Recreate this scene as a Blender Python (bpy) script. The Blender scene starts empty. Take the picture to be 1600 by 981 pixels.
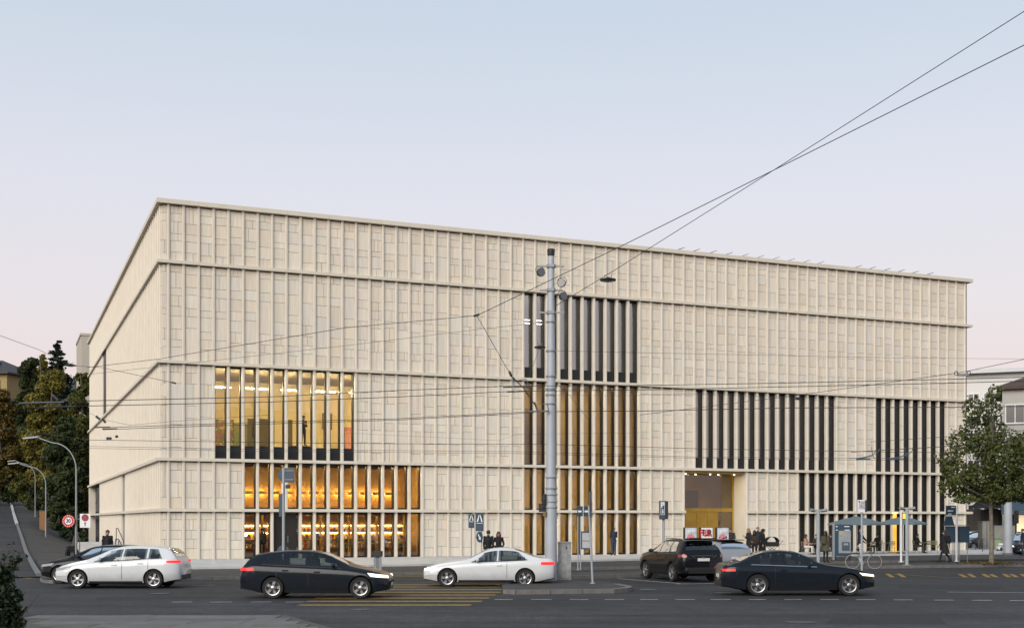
import bpy, bmesh, math, random
import numpy as np
from mathutils import Vector, Matrix, Euler

S = bpy.context.scene
C = S.collection
R = math.radians
RND = random.Random(7)

# ------------------------------------------------------------------ camera
F_PX, CX, HY, CAMZ = 1897.0, 800.0, 814.0, 2.35     # focal length in photo pixels, principal column, horizon row
cam_data = bpy.data.cameras.new('camera')
cam = bpy.data.objects.new('camera', cam_data); C.objects.link(cam)
cam.location = (0, 0, CAMZ); cam.rotation_euler = (R(90), 0, 0)
cam_data.sensor_fit = 'HORIZONTAL'; cam_data.sensor_width = 36.0
cam_data.lens = 36.0 * F_PX / 1600.0
cam_data.shift_y = (HY - 490.5) / 1600.0
cam_data.clip_start = 0.5; cam_data.clip_end = 5000
S.camera = cam

# ------------------------------------------------------------------ world: clear sky after sunset
SUN_AZ, SUN_EL = R(207), R(9)         # azimuth clockwise from +Y: behind the camera, a little to the left
w = bpy.data.worlds.new('World'); S.world = w; w.use_nodes = True
nt = w.node_tree; nt.nodes.clear()
out = nt.nodes.new('ShaderNodeOutputWorld'); bg = nt.nodes.new('ShaderNodeBackground')
sky = nt.nodes.new('ShaderNodeTexSky'); sky.sky_type = 'NISHITA'; sky.sun_disc = False
sky.sun_elevation = R(2.0); sky.sun_rotation = SUN_AZ; sky.air_density = 1.0; sky.dust_density = 1.5; sky.ozone_density = 2.0
# twilight gradient: lilac pink at the horizon, pale blue above, the same all the way round
tc = nt.nodes.new('ShaderNodeTexCoord'); sep = nt.nodes.new('ShaderNodeSeparateXYZ'); ramp = nt.nodes.new('ShaderNodeValToRGB')
nt.links.new(tc.outputs['Generated'], sep.inputs[0]); nt.links.new(sep.outputs['Z'], ramp.inputs[0])
SKY = [(0.0, (0.80, 0.64, 0.62)), (0.10, (0.81, 0.675, 0.675)), (0.17, (0.775, 0.715, 0.74)), (0.26, (0.715, 0.715, 0.785)),
       (0.39, (0.57, 0.64, 0.735)), (0.60, (0.42, 0.51, 0.62)), (1.0, (0.32, 0.41, 0.53))]
el = ramp.color_ramp.elements
el[0].position, el[0].color = SKY[0][0], (*SKY[0][1], 1)
el[1].position, el[1].color = SKY[-1][0], (*SKY[-1][1], 1)
for p, c in SKY[1:-1]:
    e = el.new(p); e.color = (*c, 1)
mulsky = nt.nodes.new('ShaderNodeVectorMath'); mulsky.operation = 'SCALE'; mulsky.inputs['Scale'].default_value = 0.05
addsky = nt.nodes.new('ShaderNodeVectorMath'); addsky.operation = 'ADD'
nt.links.new(sky.outputs[0], mulsky.inputs[0]); nt.links.new(mulsky.outputs[0], addsky.inputs[0])
nt.links.new(ramp.outputs[0], addsky.inputs[1])
nt.links.new(addsky.outputs[0], bg.inputs[0]); bg.inputs[1].default_value = 1.0
nt.links.new(bg.outputs[0], out.inputs[0])

# the afterglow of the western sky behind the camera: one very soft low sun
sd = bpy.data.lights.new('sun', 'SUN'); sd.energy = 3.35; sd.angle = R(46); sd.color = (1.0, 0.93, 0.83)
sun = bpy.data.objects.new('sun', sd); C.objects.link(sun)
sv = Vector((math.sin(SUN_AZ) * math.cos(R(27)), math.cos(SUN_AZ) * math.cos(R(27)), math.sin(R(27))))
sun.rotation_euler = sv.to_track_quat('Z', 'Y').to_euler(); sun.location = (0, -30, 60)

S.view_settings.view_transform = 'Standard'; S.view_settings.look = 'None'
S.view_settings.exposure = 0.0; S.view_settings.gamma = 1.0
S.render.engine = 'CYCLES'
S.cycles.use_denoising = True
S.cycles.max_bounces = 8; S.cycles.transparent_max_bounces = 12
S.cycles.sample_clamp_indirect = 6.0
S.cycles.caustics_reflective = False; S.cycles.caustics_refractive = False

# ------------------------------------------------------------------ helpers
def at(x, y, depth):
    """world point seen at photo pixel (x, y) at a distance along the view axis"""
    return Vector(((x - CX) / F_PX * depth, depth, CAMZ + (HY - y) / F_PX * depth))
def gp(x, y, z=0.0):
    """point of the level z seen at photo pixel (x, y)"""
    d = F_PX * (CAMZ - z) / (y - HY)
    return Vector(((x - CX) / F_PX * d, d, z))

def newmat(name):
    m = bpy.data.materials.new(name); m.use_nodes = True
    n = m.node_tree; b = n.nodes['Principled BSDF']
    return m, n, b
def col4(c): return (c[0], c[1], c[2], 1)
def mat(name, color, rough=0.6, metal=0.0, var=0.0, vscale=3.0, bump=0.0, bscale=40.0, spec=0.5, coat=0.0):
    """plain surface with procedural tone variation and fine relief"""
    m, n, b = newmat(name)
    b.inputs['Base Color'].default_value = col4(color); b.inputs['Roughness'].default_value = rough
    b.inputs['Metallic'].default_value = metal; b.inputs['Specular IOR Level'].default_value = spec
    if coat: b.inputs['Coat Weight'].default_value = coat; b.inputs['Coat Roughness'].default_value = 0.04
    t = n.nodes.new('ShaderNodeTexCoord')
    if var > 0:
        no = n.nodes.new('ShaderNodeTexNoise'); no.inputs['Scale'].default_value = vscale; no.inputs['Detail'].default_value = 6
        n.links.new(t.outputs['Object'], no.inputs['Vector'])
        mr = n.nodes.new('ShaderNodeMapRange'); mr.inputs['To Min'].default_value = 1 - var; mr.inputs['To Max'].default_value = 1 + var
        mr.inputs['From Min'].default_value = 0.25; mr.inputs['From Max'].default_value = 0.75
        n.links.new(no.outputs['Fac'], mr.inputs['Value'])
        mx = n.nodes.new('ShaderNodeVectorMath'); mx.operation = 'SCALE'; mx.inputs[0].default_value = color
        n.links.new(mr.outputs[0], mx.inputs['Scale']); n.links.new(mx.outputs[0], b.inputs['Base Color'])
    if bump > 0:
        nb = n.nodes.new('ShaderNodeTexNoise'); nb.inputs['Scale'].default_value = bscale; nb.inputs['Detail'].default_value = 4
        n.links.new(t.outputs['Object'], nb.inputs['Vector'])
        bp = n.nodes.new('ShaderNodeBump'); bp.inputs['Strength'].default_value = bump; bp.inputs['Distance'].default_value = 0.02
        n.links.new(nb.outputs['Fac'], bp.inputs['Height']); n.links.new(bp.outputs[0], b.inputs['Normal'])
    return m
def emit(name, color, strength, base=None):
    m, n, b = newmat(name)
    b.inputs['Base Color'].default_value = col4(base or color)
    b.inputs['Emission Color'].default_value = col4(color); b.inputs['Emission Strength'].default_value = strength
    b.inputs['Roughness'].default_value = 0.3
    return m
def glassmat(name, tint, refl, rough=0.0):
    """thin pane: light passes straight through a tint, a share is mirrored, more at grazing angles"""
    m = bpy.data.materials.new(name); m.use_nodes = True; n = m.node_tree; n.nodes.clear()
    o = n.nodes.new('ShaderNodeOutputMaterial'); tr = n.nodes.new('ShaderNodeBsdfTransparent'); gl = n.nodes.new('ShaderNodeBsdfGlossy')
    mx = n.nodes.new('ShaderNodeMixShader'); lw = n.nodes.new('ShaderNodeLayerWeight'); mr = n.nodes.new('ShaderNodeMapRange')
    tr.inputs[0].default_value = col4(tint); gl.inputs['Color'].default_value = (1, 1, 1, 1); gl.inputs['Roughness'].default_value = rough
    lw.inputs['Blend'].default_value = 0.3
    mr.inputs['To Min'].default_value = refl; mr.inputs['To Max'].default_value = 0.9
    n.links.new(lw.outputs['Fresnel'], mr.inputs['Value']); n.links.new(mr.outputs[0], mx.inputs[0])
    n.links.new(tr.outputs[0], mx.inputs[1]); n.links.new(gl.outputs[0], mx.inputs[2]); n.links.new(mx.outputs[0], o.inputs[0])
    return m
def tinted(name, color, rough, attr='tint', streak=0.0, streak_scale=(1, 1, 1), bump=0.0, spec=0.3):
    """colour times the per-piece 'tint' attribute, with a streaky grain"""
    m, n, b = newmat(name)
    a = n.nodes.new('ShaderNodeAttribute'); a.attribute_name = attr
    mul = n.nodes.new('ShaderNodeVectorMath'); mul.operation = 'MULTIPLY'; mul.inputs[0].default_value = color
    n.links.new(a.outputs['Color'], mul.inputs[1]); last = mul.outputs[0]
    if streak > 0:
        t = n.nodes.new('ShaderNodeTexCoord'); mp = n.nodes.new('ShaderNodeMapping'); mp.inputs['Scale'].default_value = streak_scale
        off = n.nodes.new('ShaderNodeVectorMath'); off.operation = 'MULTIPLY_ADD'; off.inputs[1].default_value = (37, 37, 37)
        n.links.new(t.outputs['Object'], mp.inputs[0])
        n.links.new(a.outputs['Color'], off.inputs[0]); n.links.new(mp.outputs[0], off.inputs[2])
        no = n.nodes.new('ShaderNodeTexNoise'); no.inputs['Scale'].default_value = 1.0; no.inputs['Detail'].default_value = 7; no.inputs['Roughness'].default_value = 0.6
        n.links.new(off.outputs[0], no.inputs['Vector'])
        mr = n.nodes.new('ShaderNodeMapRange'); mr.inputs['From Min'].default_value = 0.25; mr.inputs['From Max'].default_value = 0.75
        mr.inputs['To Min'].default_value = 1 - streak; mr.inputs['To Max'].default_value = 1 + streak
        n.links.new(no.outputs['Fac'], mr.inputs['Value'])
        sc = n.nodes.new('ShaderNodeVectorMath'); sc.operation = 'SCALE'
        n.links.new(last, sc.inputs[0]); n.links.new(mr.outputs[0], sc.inputs['Scale']); last = sc.outputs[0]
        if bump > 0:
            bp = n.nodes.new('ShaderNodeBump'); bp.inputs['Strength'].default_value = bump; bp.inputs['Distance'].default_value = 0.01
            n.links.new(no.outputs['Fac'], bp.inputs['Height']); n.links.new(bp.outputs[0], b.inputs['Normal'])
    n.links.new(last, b.inputs['Base Color']); b.inputs['Roughness'].default_value = rough; b.inputs['Specular IOR Level'].default_value = spec
    return m

def tag(o, label=None, cat=None, group=None, kind=None):
    if label: o['label'] = label
    if cat: o['category'] = cat
    if group: o['group'] = group
    if kind: o['kind'] = kind
    return o
def thing(name, label, cat, loc=(0, 0, 0), rz=0.0, group=None):
    o = bpy.data.objects.new(name, None); C.objects.link(o); o.empty_display_size = 0.2
    o.location = loc; o.rotation_euler = (0, 0, rz)
    return tag(o, label, cat, group)
def place(name, mesh, parent=None, loc=(0, 0, 0), rot=(0, 0, 0), scale=None):
    o = bpy.data.objects.new(name, mesh); C.objects.link(o)
    o.parent = parent; o.location = loc; o.rotation_euler = rot
    if scale: o.scale = scale
    return o
def copy_tree(o, parent=None):
    c = o.copy(); C.objects.link(c); c.parent = parent
    for ch in list(o.children): copy_tree(ch, c)
    return c

class MB:
    """collects shapes into one mesh"""
    def __init__(s): s.v = []; s.f = []; s.t = []; s.m = []; s.tint = (1, 1, 1); s.mi = 0
    def add(s, vs, fs):
        n = len(s.v); s.v += [tuple(p) for p in vs]
        for f in fs: s.f.append(tuple(i + n for i in f)); s.t.append(s.tint); s.m.append(s.mi)
        return s
    def box(s, a, b, skip=()):
        x0, y0, z0 = a; x1, y1, z1 = b
        vs = [(x0, y0, z0), (x1, y0, z0), (x1, y1, z0), (x0, y1, z0), (x0, y0, z1), (x1, y0, z1), (x1, y1, z1), (x0, y1, z1)]
        fs = {'b': (0, 3, 2, 1), 't': (4, 5, 6, 7), 'f': (0, 1, 5, 4), 'r': (1, 2, 6, 5), 'k': (2, 3, 7, 6), 'l': (3, 0, 4, 7)}
        return s.add(vs, [q for k, q in fs.items() if k not in skip])
    def bbox(s, c, sz, rz=0.0, rx=0.0, ry=0.0, bev=0.0):
        """box by centre and size, turned; bev chamfers its upright edges"""
        M = Matrix.Translation(c) @ Euler((rx, ry, rz)).to_matrix().to_4x4()
        hx, hy, hz = sz[0] / 2, sz[1] / 2, sz[2] / 2
        if bev > 0:
            b = min(bev, hx * .9, hy * .9)
            pts = [(-hx + b, -hy), (hx - b, -hy), (hx, -hy + b), (hx, hy - b), (hx - b, hy), (-hx + b, hy), (-hx, hy - b), (-hx, -hy + b)]
        else: pts = [(-hx, -hy), (hx, -hy), (hx, hy), (-hx, hy)]
        k = len(pts)
        vs = [M @ Vector((x, y, -hz)) for x, y in pts] + [M @ Vector((x, y, hz)) for x, y in pts]
        fs = [tuple(range(k - 1, -1, -1)), tuple(range(k, 2 * k))] + [(i, (i + 1) % k, k + (i + 1) % k, k + i) for i in range(k)]
        return s.add(vs, fs)
    def prism(s, pts, z0, z1, caps=True):
        k = len(pts)
        zz0 = z0 if callable(z0) else (lambda x, y: z0); zz1 = z1 if callable(z1) else (lambda x, y: z1)
        vs = [(x, y, zz0(x, y)) for x, y in pts] + [(x, y, zz1(x, y)) for x, y in pts]
        fs = [(i, (i + 1) % k, k + (i + 1) % k, k + i) for i in range(k)]
        if caps: fs += [tuple(range(k - 1, -1, -1)), tuple(range(k, 2 * k))]
        return s.add(vs, fs)
    def tube(s, pts, r, n=8, caps=True):
        pts = [Vector(p) for p in pts]; k = len(pts)
        rs = r if isinstance(r, (list, tuple)) else [r] * k
        t0 = (pts[1] - pts[0]).normalized()
        up = Vector((0, 0, 1)) if abs(t0.z) < 0.9 else Vector((1, 0, 0))
        nrm = t0.cross(up).normalized(); vs = []
        for i, p in enumerate(pts):
            t = (pts[min(i + 1, k - 1)] - pts[max(i - 1, 0)]).normalized()
            nrm = (nrm - t * nrm.dot(t)).normalized(); bi = t.cross(nrm)
            for j in range(n):
                a = 2 * math.pi * j / n
                vs.append(p + (nrm * math.cos(a) + bi * math.sin(a)) * rs[i])
        fs = [(i * n + j, i * n + (j + 1) % n, (i + 1) * n + (j + 1) % n, (i + 1) * n + j) for i in range(k - 1) for j in range(n)]
        if caps: fs += [tuple(range(n - 1, -1, -1)), tuple((k - 1) * n + j for j in range(n))]
        return s.add(vs, fs)
    def lathe(s, prof, n=16, M=None, caps=True):
        """profile of (radius, height) turned round z"""
        M = M or Matrix.Identity(4); vs = []; k = len(prof)
        for r, z in prof:
            for j in range(n):
                a = 2 * math.pi * j / n; vs.append(M @ Vector((r * math.cos(a), r * math.sin(a), z)))
        fs = [(i * n + j, i * n + (j + 1) % n, (i + 1) * n + (j + 1) % n, (i + 1) * n + j) for i in range(k - 1) for j in range(n)]
        if caps: fs += [tuple(range(n - 1, -1, -1)), tuple((k - 1) * n + j for j in range(n))]
        return s.add(vs, fs)
    def ball(s, c, r, n=10, m=7):
        rr = r if isinstance(r, (list, tuple)) else (r, r, r)
        M = Matrix.Translation(c) @ Matrix.Diagonal((*rr, 1))
        return s.lathe([(max(1e-3, math.sin(math.pi * i / m)), -math.cos(math.pi * i / m)) for i in range(m + 1)], n, M)
    def disc(s, c, r, n=24, nrm='y', thick=0.01):
        """round plate facing -y"""
        M = Matrix.Translation(c) @ Euler((R(90), 0, 0)).to_matrix().to_4x4()
        return s.lathe([(r, 0), (r, thick)], n, M)
    def grid(s, P):
        """P[i][j] rows of points"""
        a, b = len(P), len(P[0])
        return s.add([p for row in P for p in row], [(i * b + j, (i + 1) * b + j, (i + 1) * b + j + 1, i * b + j + 1) for i in range(a - 1) for j in range(b - 1)])
    def mesh(s, name, mats, smooth=None):
        me = bpy.data.meshes.new(name); me.from_pydata(s.v, [], s.f)
        for m in (mats if isinstance(mats, (list, tuple)) else [mats]): me.materials.append(m)
        if any(s.m): me.polygons.foreach_set('material_index', s.m)
        if any(t != (1, 1, 1) for t in s.t):
            at_ = me.color_attributes.new('tint', 'FLOAT_COLOR', 'CORNER')
            data = [c for f, t in zip(s.f, s.t) for _ in f for c in (*t, 1.0)]
            at_.data.foreach_set('color', data)
        if smooth is not None:
            me.polygons.foreach_set('use_smooth', [True] * len(me.polygons))
            try: me.set_sharp_from_angle(angle=R(smooth))
            except Exception: pass
        me.update(); return me
    def build(s, name, mats, parent=None, loc=(0, 0, 0), rot=(0, 0, 0), smooth=None):
        return place(name, s.mesh(name, mats, smooth), parent, loc, rot)

def text(name, body, size, m, parent, loc, rot=(R(90), 0, 0), bold=0.0, sx=1.0, align='CENTER', depth=0.002):
    cu = bpy.data.curves.new(name, 'FONT'); cu.body = body; cu.size = size; cu.align_x = align; cu.align_y = 'CENTER'
    cu.extrude = depth; cu.offset = bold; cu.resolution_u = 3
    o = bpy.data.objects.new(name, cu); C.objects.link(o)
    dg = bpy.context.evaluated_depsgraph_get(); dg.update()
    me = bpy.data.meshes.new_from_object(o.evaluated_get(dg)); bpy.data.objects.remove(o); bpy.data.curves.remove(cu)
    me.materials.clear(); me.materials.append(m)
    return place(name, me, parent, loc, rot, (sx, 1, 1))

def pchip(xs, ys):
    xs = np.array(xs, float); ys = np.array(ys, float); h = np.diff(xs); dl = np.diff(ys) / h
    d = np.zeros(len(xs)); d[0], d[-1] = dl[0], dl[-1]
    for i in range(1, len(xs) - 1):
        if dl[i - 1] * dl[i] > 0:
            w1, w2 = 2 * h[i] + h[i - 1], h[i] + 2 * h[i - 1]; d[i] = (w1 + w2) / (w1 / dl[i - 1] + w2 / dl[i])
    def f(x):
        x = min(max(x, xs[0]), xs[-1]); i = min(max(int(np.searchsorted(xs, x)) - 1, 0), len(h) - 1)
        t = (x - xs[i]) / h[i]
        return float((2*t**3-3*t**2+1)*ys[i] + (t**3-2*t**2+t)*h[i]*d[i] + (-2*t**3+3*t**2)*ys[i+1] + (t**3-t**2)*h[i]*d[i+1])
    return f
def smooth01(a, b, x):
    t = min(max((x - a) / (b - a), 0), 1); return t * t * (3 - 2 * t)
# ------------------------------------------------------------------ materials
STONE = (0.665, 0.612, 0.525)
M_stone = tinted('limestone_panel', STONE, 0.75, streak=0.13, streak_scale=(8, 8, 0.5), bump=0.15)
M_fin = mat('limestone_pilaster', (0.63, 0.58, 0.50), 0.7, var=0.06, vscale=1.3)
M_cornice = mat('limestone_cornice', (0.61, 0.565, 0.475), 0.75, var=0.07, vscale=0.9)
M_core = mat('dark_joint_backing', (0.20, 0.18, 0.15), 0.9)
M_granite = mat('pale_granite', (0.47, 0.475, 0.48), 0.8, var=0.12, vscale=1.1, bump=0.1)
M_black = mat('black_bronze_frame', (0.012, 0.011, 0.010), 0.45, 0.0)
M_spandrel = mat('black_sill_panel', (0.010, 0.011, 0.013), 0.4)
M_glass = glassmat('window_glass', (0.92, 0.91, 0.86), 0.08)
M_glass_dark = glassmat('sun_screen_glass', (0.30, 0.30, 0.29), 0.36)
M_glass_refl = glassmat('coated_glass', (0.80, 0.80, 0.78), 0.34)
M_brass = mat('brushed_brass', (0.55, 0.34, 0.07), 0.38, 0.85, var=0.18, vscale=1.5)
M_roof = mat('roof_gravel', (0.25, 0.24, 0.22), 0.9, var=0.1)
M_cream = mat('cream_gallery_wall', (0.66, 0.53, 0.28), 0.8, var=0.03, vscale=0.5)
M_greywall = mat('grey_interior_wall', (0.40, 0.38, 0.33), 0.8)
M_wood = mat('oak_boards', (0.46, 0.28, 0.08), 0.55, var=0.2, vscale=2.5)
M_darkwood = mat('dark_oak_floor', (0.14, 0.085, 0.04), 0.5, var=0.2)
M_olive = mat('olive_brass_wall', (0.44, 0.32, 0.11), 0.5, 0.1, var=0.15, vscale=0.7)
M_white = mat('white_plaster', (0.75, 0.73, 0.70), 0.8)
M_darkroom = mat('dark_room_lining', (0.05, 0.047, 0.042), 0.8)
M_striplight = emit('white_light_strip', (1.0, 0.83, 0.48), 210.0)
M_stripdim = emit('cool_light_strip', (1.0, 0.94, 0.82), 9.0)
M_galceil = mat('shaded_gallery_ceiling', (0.22, 0.17, 0.09), 0.85)  # the ceiling's dimness is put into this dark olive colour
M_warm = emit('warm_shelf_light', (1.0, 0.66, 0.26), 30.0)
M_warmfill = emit('warm_fill_light', (1.0, 0.73, 0.32), 130.0)  # for unseen strips added to light the rooms
M_grey = mat('grey_galvanised_paint', (0.33, 0.36, 0.39), 0.55, 0.1, var=0.08, vscale=2.0, bump=0.05)
M_mast = mat('grey_mast_paint', (0.37, 0.40, 0.44), 0.55, 0.1, var=0.10, vscale=1.2, bump=0.05)
M_galv = mat('galvanised_steel', (0.26, 0.28, 0.30), 0.5, 0.4, var=0.1)
M_dark = mat('dark_grey_metal', (0.03, 0.032, 0.035), 0.5, 0.2, var=0.1)
M_wire = mat('dark_wire', (0.030, 0.030, 0.032), 0.6)
M_fitting = mat('wire_fitting', (0.16, 0.17, 0.18), 0.5, 0.4)
M_blue = mat('sign_blue', (0.020, 0.052, 0.090), 0.4, var=0.05)
M_slate = mat('slate_blue_sheet', (0.045, 0.075, 0.105), 0.45, var=0.1)
M_signwhite = mat('sign_white', (0.72, 0.73, 0.74), 0.5)
M_signred = mat('sign_red', (0.50, 0.015, 0.02), 0.5)
M_ink = mat('black_ink', (0.012, 0.012, 0.014), 0.6)
M_yellow = mat('road_paint_yellow', (0.25, 0.16, 0.035), 0.8, var=0.5, vscale=5.0)
M_line = mat('road_paint_white', (0.50, 0.51, 0.52), 0.8, var=0.3, vscale=5.0)
M_kerb = mat('granite_kerb', (0.15, 0.142, 0.135), 0.85, var=0.25, vscale=3.0, bump=0.2)
M_rubber = mat('tyre_rubber', (0.012, 0.012, 0.012), 0.8)
M_rim = mat('alloy_rim', (0.45, 0.46, 0.48), 0.35, 0.9)
M_rimdark = mat('dark_brake_metal', (0.02, 0.02, 0.02), 0.6)  # plain near-black metal for the brake discs
M_carglass = glassmat('car_glass', (0.40, 0.44, 0.44), 0.035)
M_plastic = mat('black_plastic_trim', (0.012, 0.012, 0.013), 0.5)
M_chrome = mat('chrome_trim', (0.60, 0.61, 0.62), 0.15, 1.0)
M_tail = emit('tail_lamp_lit', (1.0, 0.03, 0.025), 1.1, (0.5, 0.01, 0.01))
M_tailoff = mat('tail_lamp_glass', (0.25, 0.008, 0.012), 0.2, coat=0.5)
M_head = emit('head_lamp_lit', (1.0, 0.80, 0.50), 2.0, (0.8, 0.8, 0.8))
M_headoff = mat('head_lamp_glass', (0.30, 0.31, 0.32), 0.15, coat=0.6)
M_indicator = emit('amber_lamp_lit', (1.0, 0.42, 0.06), 2.0)
M_plate = mat('number_plate', (0.62, 0.62, 0.60), 0.5)
M_seat = mat('seat_cloth', (0.03, 0.03, 0.032), 0.85)

def asphalt(name, c, speck=0.25, patch=0.22, scale=1.0):
    m, n, b = newmat(name)
    t = n.nodes.new('ShaderNodeTexCoord')
    def noise(sc, det, rough=0.55):
        x = n.nodes.new('ShaderNodeTexNoise'); x.inputs['Scale'].default_value = sc * scale; x.inputs['Detail'].default_value = det; x.inputs['Roughness'].default_value = rough
        n.links.new(t.outputs['Object'], x.inputs['Vector']); return x
    big = noise(0.16, 5); mid = noise(2.2, 7, .7); fine = noise(9, 6, 0.8)
    mp = n.nodes.new('ShaderNodeMapping'); mp.inputs['Scale'].default_value = (0.05, 0.9, 1)     # tyre-worn lanes along the road
    n.links.new(t.outputs['Object'], mp.inputs[0]); lane = noise(1.0, 4); n.links.new(mp.outputs[0], lane.inputs['Vector'])
    def rng(src, a, o0=0.3, o1=0.7):
        r = n.nodes.new('ShaderNodeMapRange'); r.inputs['From Min'].default_value = o0; r.inputs['From Max'].default_value = o1
        r.inputs['To Min'].default_value = 1 - a; r.inputs['To Max'].default_value = 1 + a; n.links.new(src.outputs['Fac'], r.inputs['Value']); return r.outputs[0]
    def mul(a, bb):
        q = n.nodes.new('ShaderNodeMath'); q.operation = 'MULTIPLY'; n.links.new(a, q.inputs[0]); n.links.new(bb, q.inputs[1]); return q.outputs[0]
    k = mul(mul(rng(big, patch), rng(mid, patch * 0.9)), mul(rng(fine, speck), rng(lane, patch)))
    vor = n.nodes.new('ShaderNodeTexVoronoi'); vor.feature = 'DISTANCE_TO_EDGE'; vor.inputs['Scale'].default_value = 0.22 * scale
    wob = n.nodes.new('ShaderNodeVectorMath'); wob.operation = 'MULTIPLY_ADD'; wob.inputs[1].default_value = (1.2, 1.2, 1.2)
    n.links.new(mid.outputs['Color'], wob.inputs[0]); n.links.new(t.outputs['Object'], wob.inputs[2]); n.links.new(wob.outputs[0], vor.inputs['Vector'])
    cr = n.nodes.new('ShaderNodeMapRange'); cr.inputs['From Max'].default_value = 0.012; cr.inputs['To Min'].default_value = 0.55; n.links.new(vor.outputs['Distance'], cr.inputs['Value'])
    k = mul(k, cr.outputs[0])
    sc = n.nodes.new('ShaderNodeVectorMath'); sc.operation = 'SCALE'; sc.inputs[0].default_value = c; n.links.new(k, sc.inputs['Scale'])
    n.links.new(sc.outputs[0], b.inputs['Base Color'])
    b.inputs['Roughness'].default_value = 0.82; b.inputs['Specular IOR Level'].default_value = 0.35
    bp = n.nodes.new('ShaderNodeBump'); bp.inputs['Strength'].default_value = 0.5; bp.inputs['Distance'].default_value = 0.006
    n.links.new(fine.outputs['Fac'], bp.inputs['Height']); n.links.new(bp.outputs[0], b.inputs['Normal'])
    return m
M_asphalt = asphalt('road_asphalt', (0.028, 0.0275, 0.030), 0.35, 0.36)
M_asphalt2 = asphalt('coarse_asphalt', (0.037, 0.037, 0.041), 0.6, 0.46)
M_walk = asphalt('pavement_asphalt', (0.050, 0.048, 0.047), 0.25, 0.2)
M_lane = asphalt('tram_bed_asphalt', (0.058, 0.056, 0.056), 0.25, 0.25)
M_slabs = mat('worn_concrete', (0.15, 0.148, 0.145), 0.85, var=0.3, vscale=0.8, bump=0.3)
M_soil = mat('ground_soil', (0.05, 0.047, 0.04), 0.95, var=0.3, vscale=0.5)

def leafmat(name, cols, rough=0.6, trans=0.25):
    """foliage: each leaf takes one of the colours at random"""
    m, n, b = newmat(name)
    g = n.nodes.new('ShaderNodeNewGeometry'); r = n.nodes.new('ShaderNodeValToRGB'); e = r.color_ramp.elements
    e[0].position = 0; e[0].color = col4(cols[0]); e[1].position = 1; e[1].color = col4(cols[-1])
    for i, c in enumerate(cols[1:-1]): q = e.new((i + 1) / (len(cols) - 1)); q.color = col4(c)
    n.links.new(g.outputs['Random Per Island'], r.inputs[0]); n.links.new(r.outputs[0], b.inputs['Base Color'])
    b.inputs['Roughness'].default_value = rough; b.inputs['Specular IOR Level'].default_value = 0.3
    if trans:
        o = n.nodes['Material Output']; tl = n.nodes.new('ShaderNodeBsdfTranslucent'); mx = n.nodes.new('ShaderNodeMixShader'); mx.inputs[0].default_value = trans
        n.links.new(r.outputs[0], tl.inputs[0]); n.links.new(b.outputs[0], mx.inputs[1]); n.links.new(tl.outputs[0], mx.inputs[2]); n.links.new(mx.outputs[0], o.inputs[0])
    return m
M_bark = mat('bark', (0.10, 0.085, 0.065), 0.9, var=0.3, vscale=4, bump=0.5, bscale=15)
M_barkpale = mat('plane_tree_bark', (0.17, 0.15, 0.115), 0.85, var=0.45, vscale=5, bump=0.3, bscale=12)
L_plane = leafmat('plane_tree_leaves', [(0.036, 0.054, 0.015), (0.062, 0.084, 0.020), (0.10, 0.118, 0.028), (0.15, 0.145, 0.04)])
L_green = leafmat('dark_green_leaves', [(0.022, 0.038, 0.014), (0.040, 0.058, 0.018), (0.062, 0.076, 0.022)])
L_yellow = leafmat('yellowing_leaves', [(0.085, 0.095, 0.02), (0.15, 0.135, 0.025), (0.25, 0.19, 0.03), (0.075, 0.09, 0.022)])
L_rust = leafmat('rusty_autumn_leaves', [(0.12, 0.075, 0.018), (0.17, 0.105, 0.02), (0.09, 0.078, 0.02), (0.06, 0.068, 0.02)])
L_mix = leafmat('mixed_autumn_leaves', [(0.05, 0.07, 0.018), (0.085, 0.10, 0.022), (0.14, 0.12, 0.026), (0.035, 0.055, 0.016)])
L_pine = leafmat('pine_needles', [(0.012, 0.026, 0.016), (0.02, 0.036, 0.02), (0.028, 0.045, 0.026)], trans=0.05)
L_hedge = leafmat('hedge_leaves', [(0.018, 0.034, 0.016), (0.03, 0.05, 0.022), (0.045, 0.065, 0.03)], rough=0.4)
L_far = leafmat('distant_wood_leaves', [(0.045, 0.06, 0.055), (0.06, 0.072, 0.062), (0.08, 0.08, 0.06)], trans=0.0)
# ------------------------------------------------------------------ ground, roads, pavements
DU = Vector((4500.0, F_PX, 0)).normalized()              # along the museum's long front
DV = Vector((-DU.y, DU.x, 0))                            # into the museum
A0 = Vector(((246 - CX) / F_PX * 67.0, 67.0, 0))         # its near corner
BANG = math.atan2(DU.y, DU.x)
def uv(u, v, z=0.0): return A0 + DU * u + DV * v + Vector((0, 0, z))
def to_uv(p): q = Vector((p[0], p[1], 0)) - A0; return q.dot(DU), q.dot(DV)
h_street = pchip([-60, -15, 10, 34, 70, 122, 156, 200, 300, 420], [0.0, 0.03, 0.29, 1.14, 2.4, 4.7, 7.0, 9.8, 17, 30])
def terrain(u, v):
    side = 1.0 if v > 75 else 1.0 - smooth01(-6.0, -0.5, u) * (1 - smooth01(60, 75, v))
    h = h_street(v) * side
    if v > 60 and u > 6: h *= 1 - 0.8 * smooth01(20, 70, u)
    return h

def sheet(name, pts, z, m, kind='structure', parent=None):
    """flat polygon sheet at a level"""
    b = MB(); b.add([(p[0], p[1], z) for p in pts], [tuple(range(len(pts)))])
    o = b.build(name, m, parent)
    if not parent: tag(o, kind=kind)
    return o
sheet('ground', [(-2500, -300), (2500, -300), (2500, 4000), (-2500, 4000)], -0.06, M_walk)
sheet('road', [(-140, 4), (140, 4), (140, 76), (-140, 76)], 0.0, M_asphalt)
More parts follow.
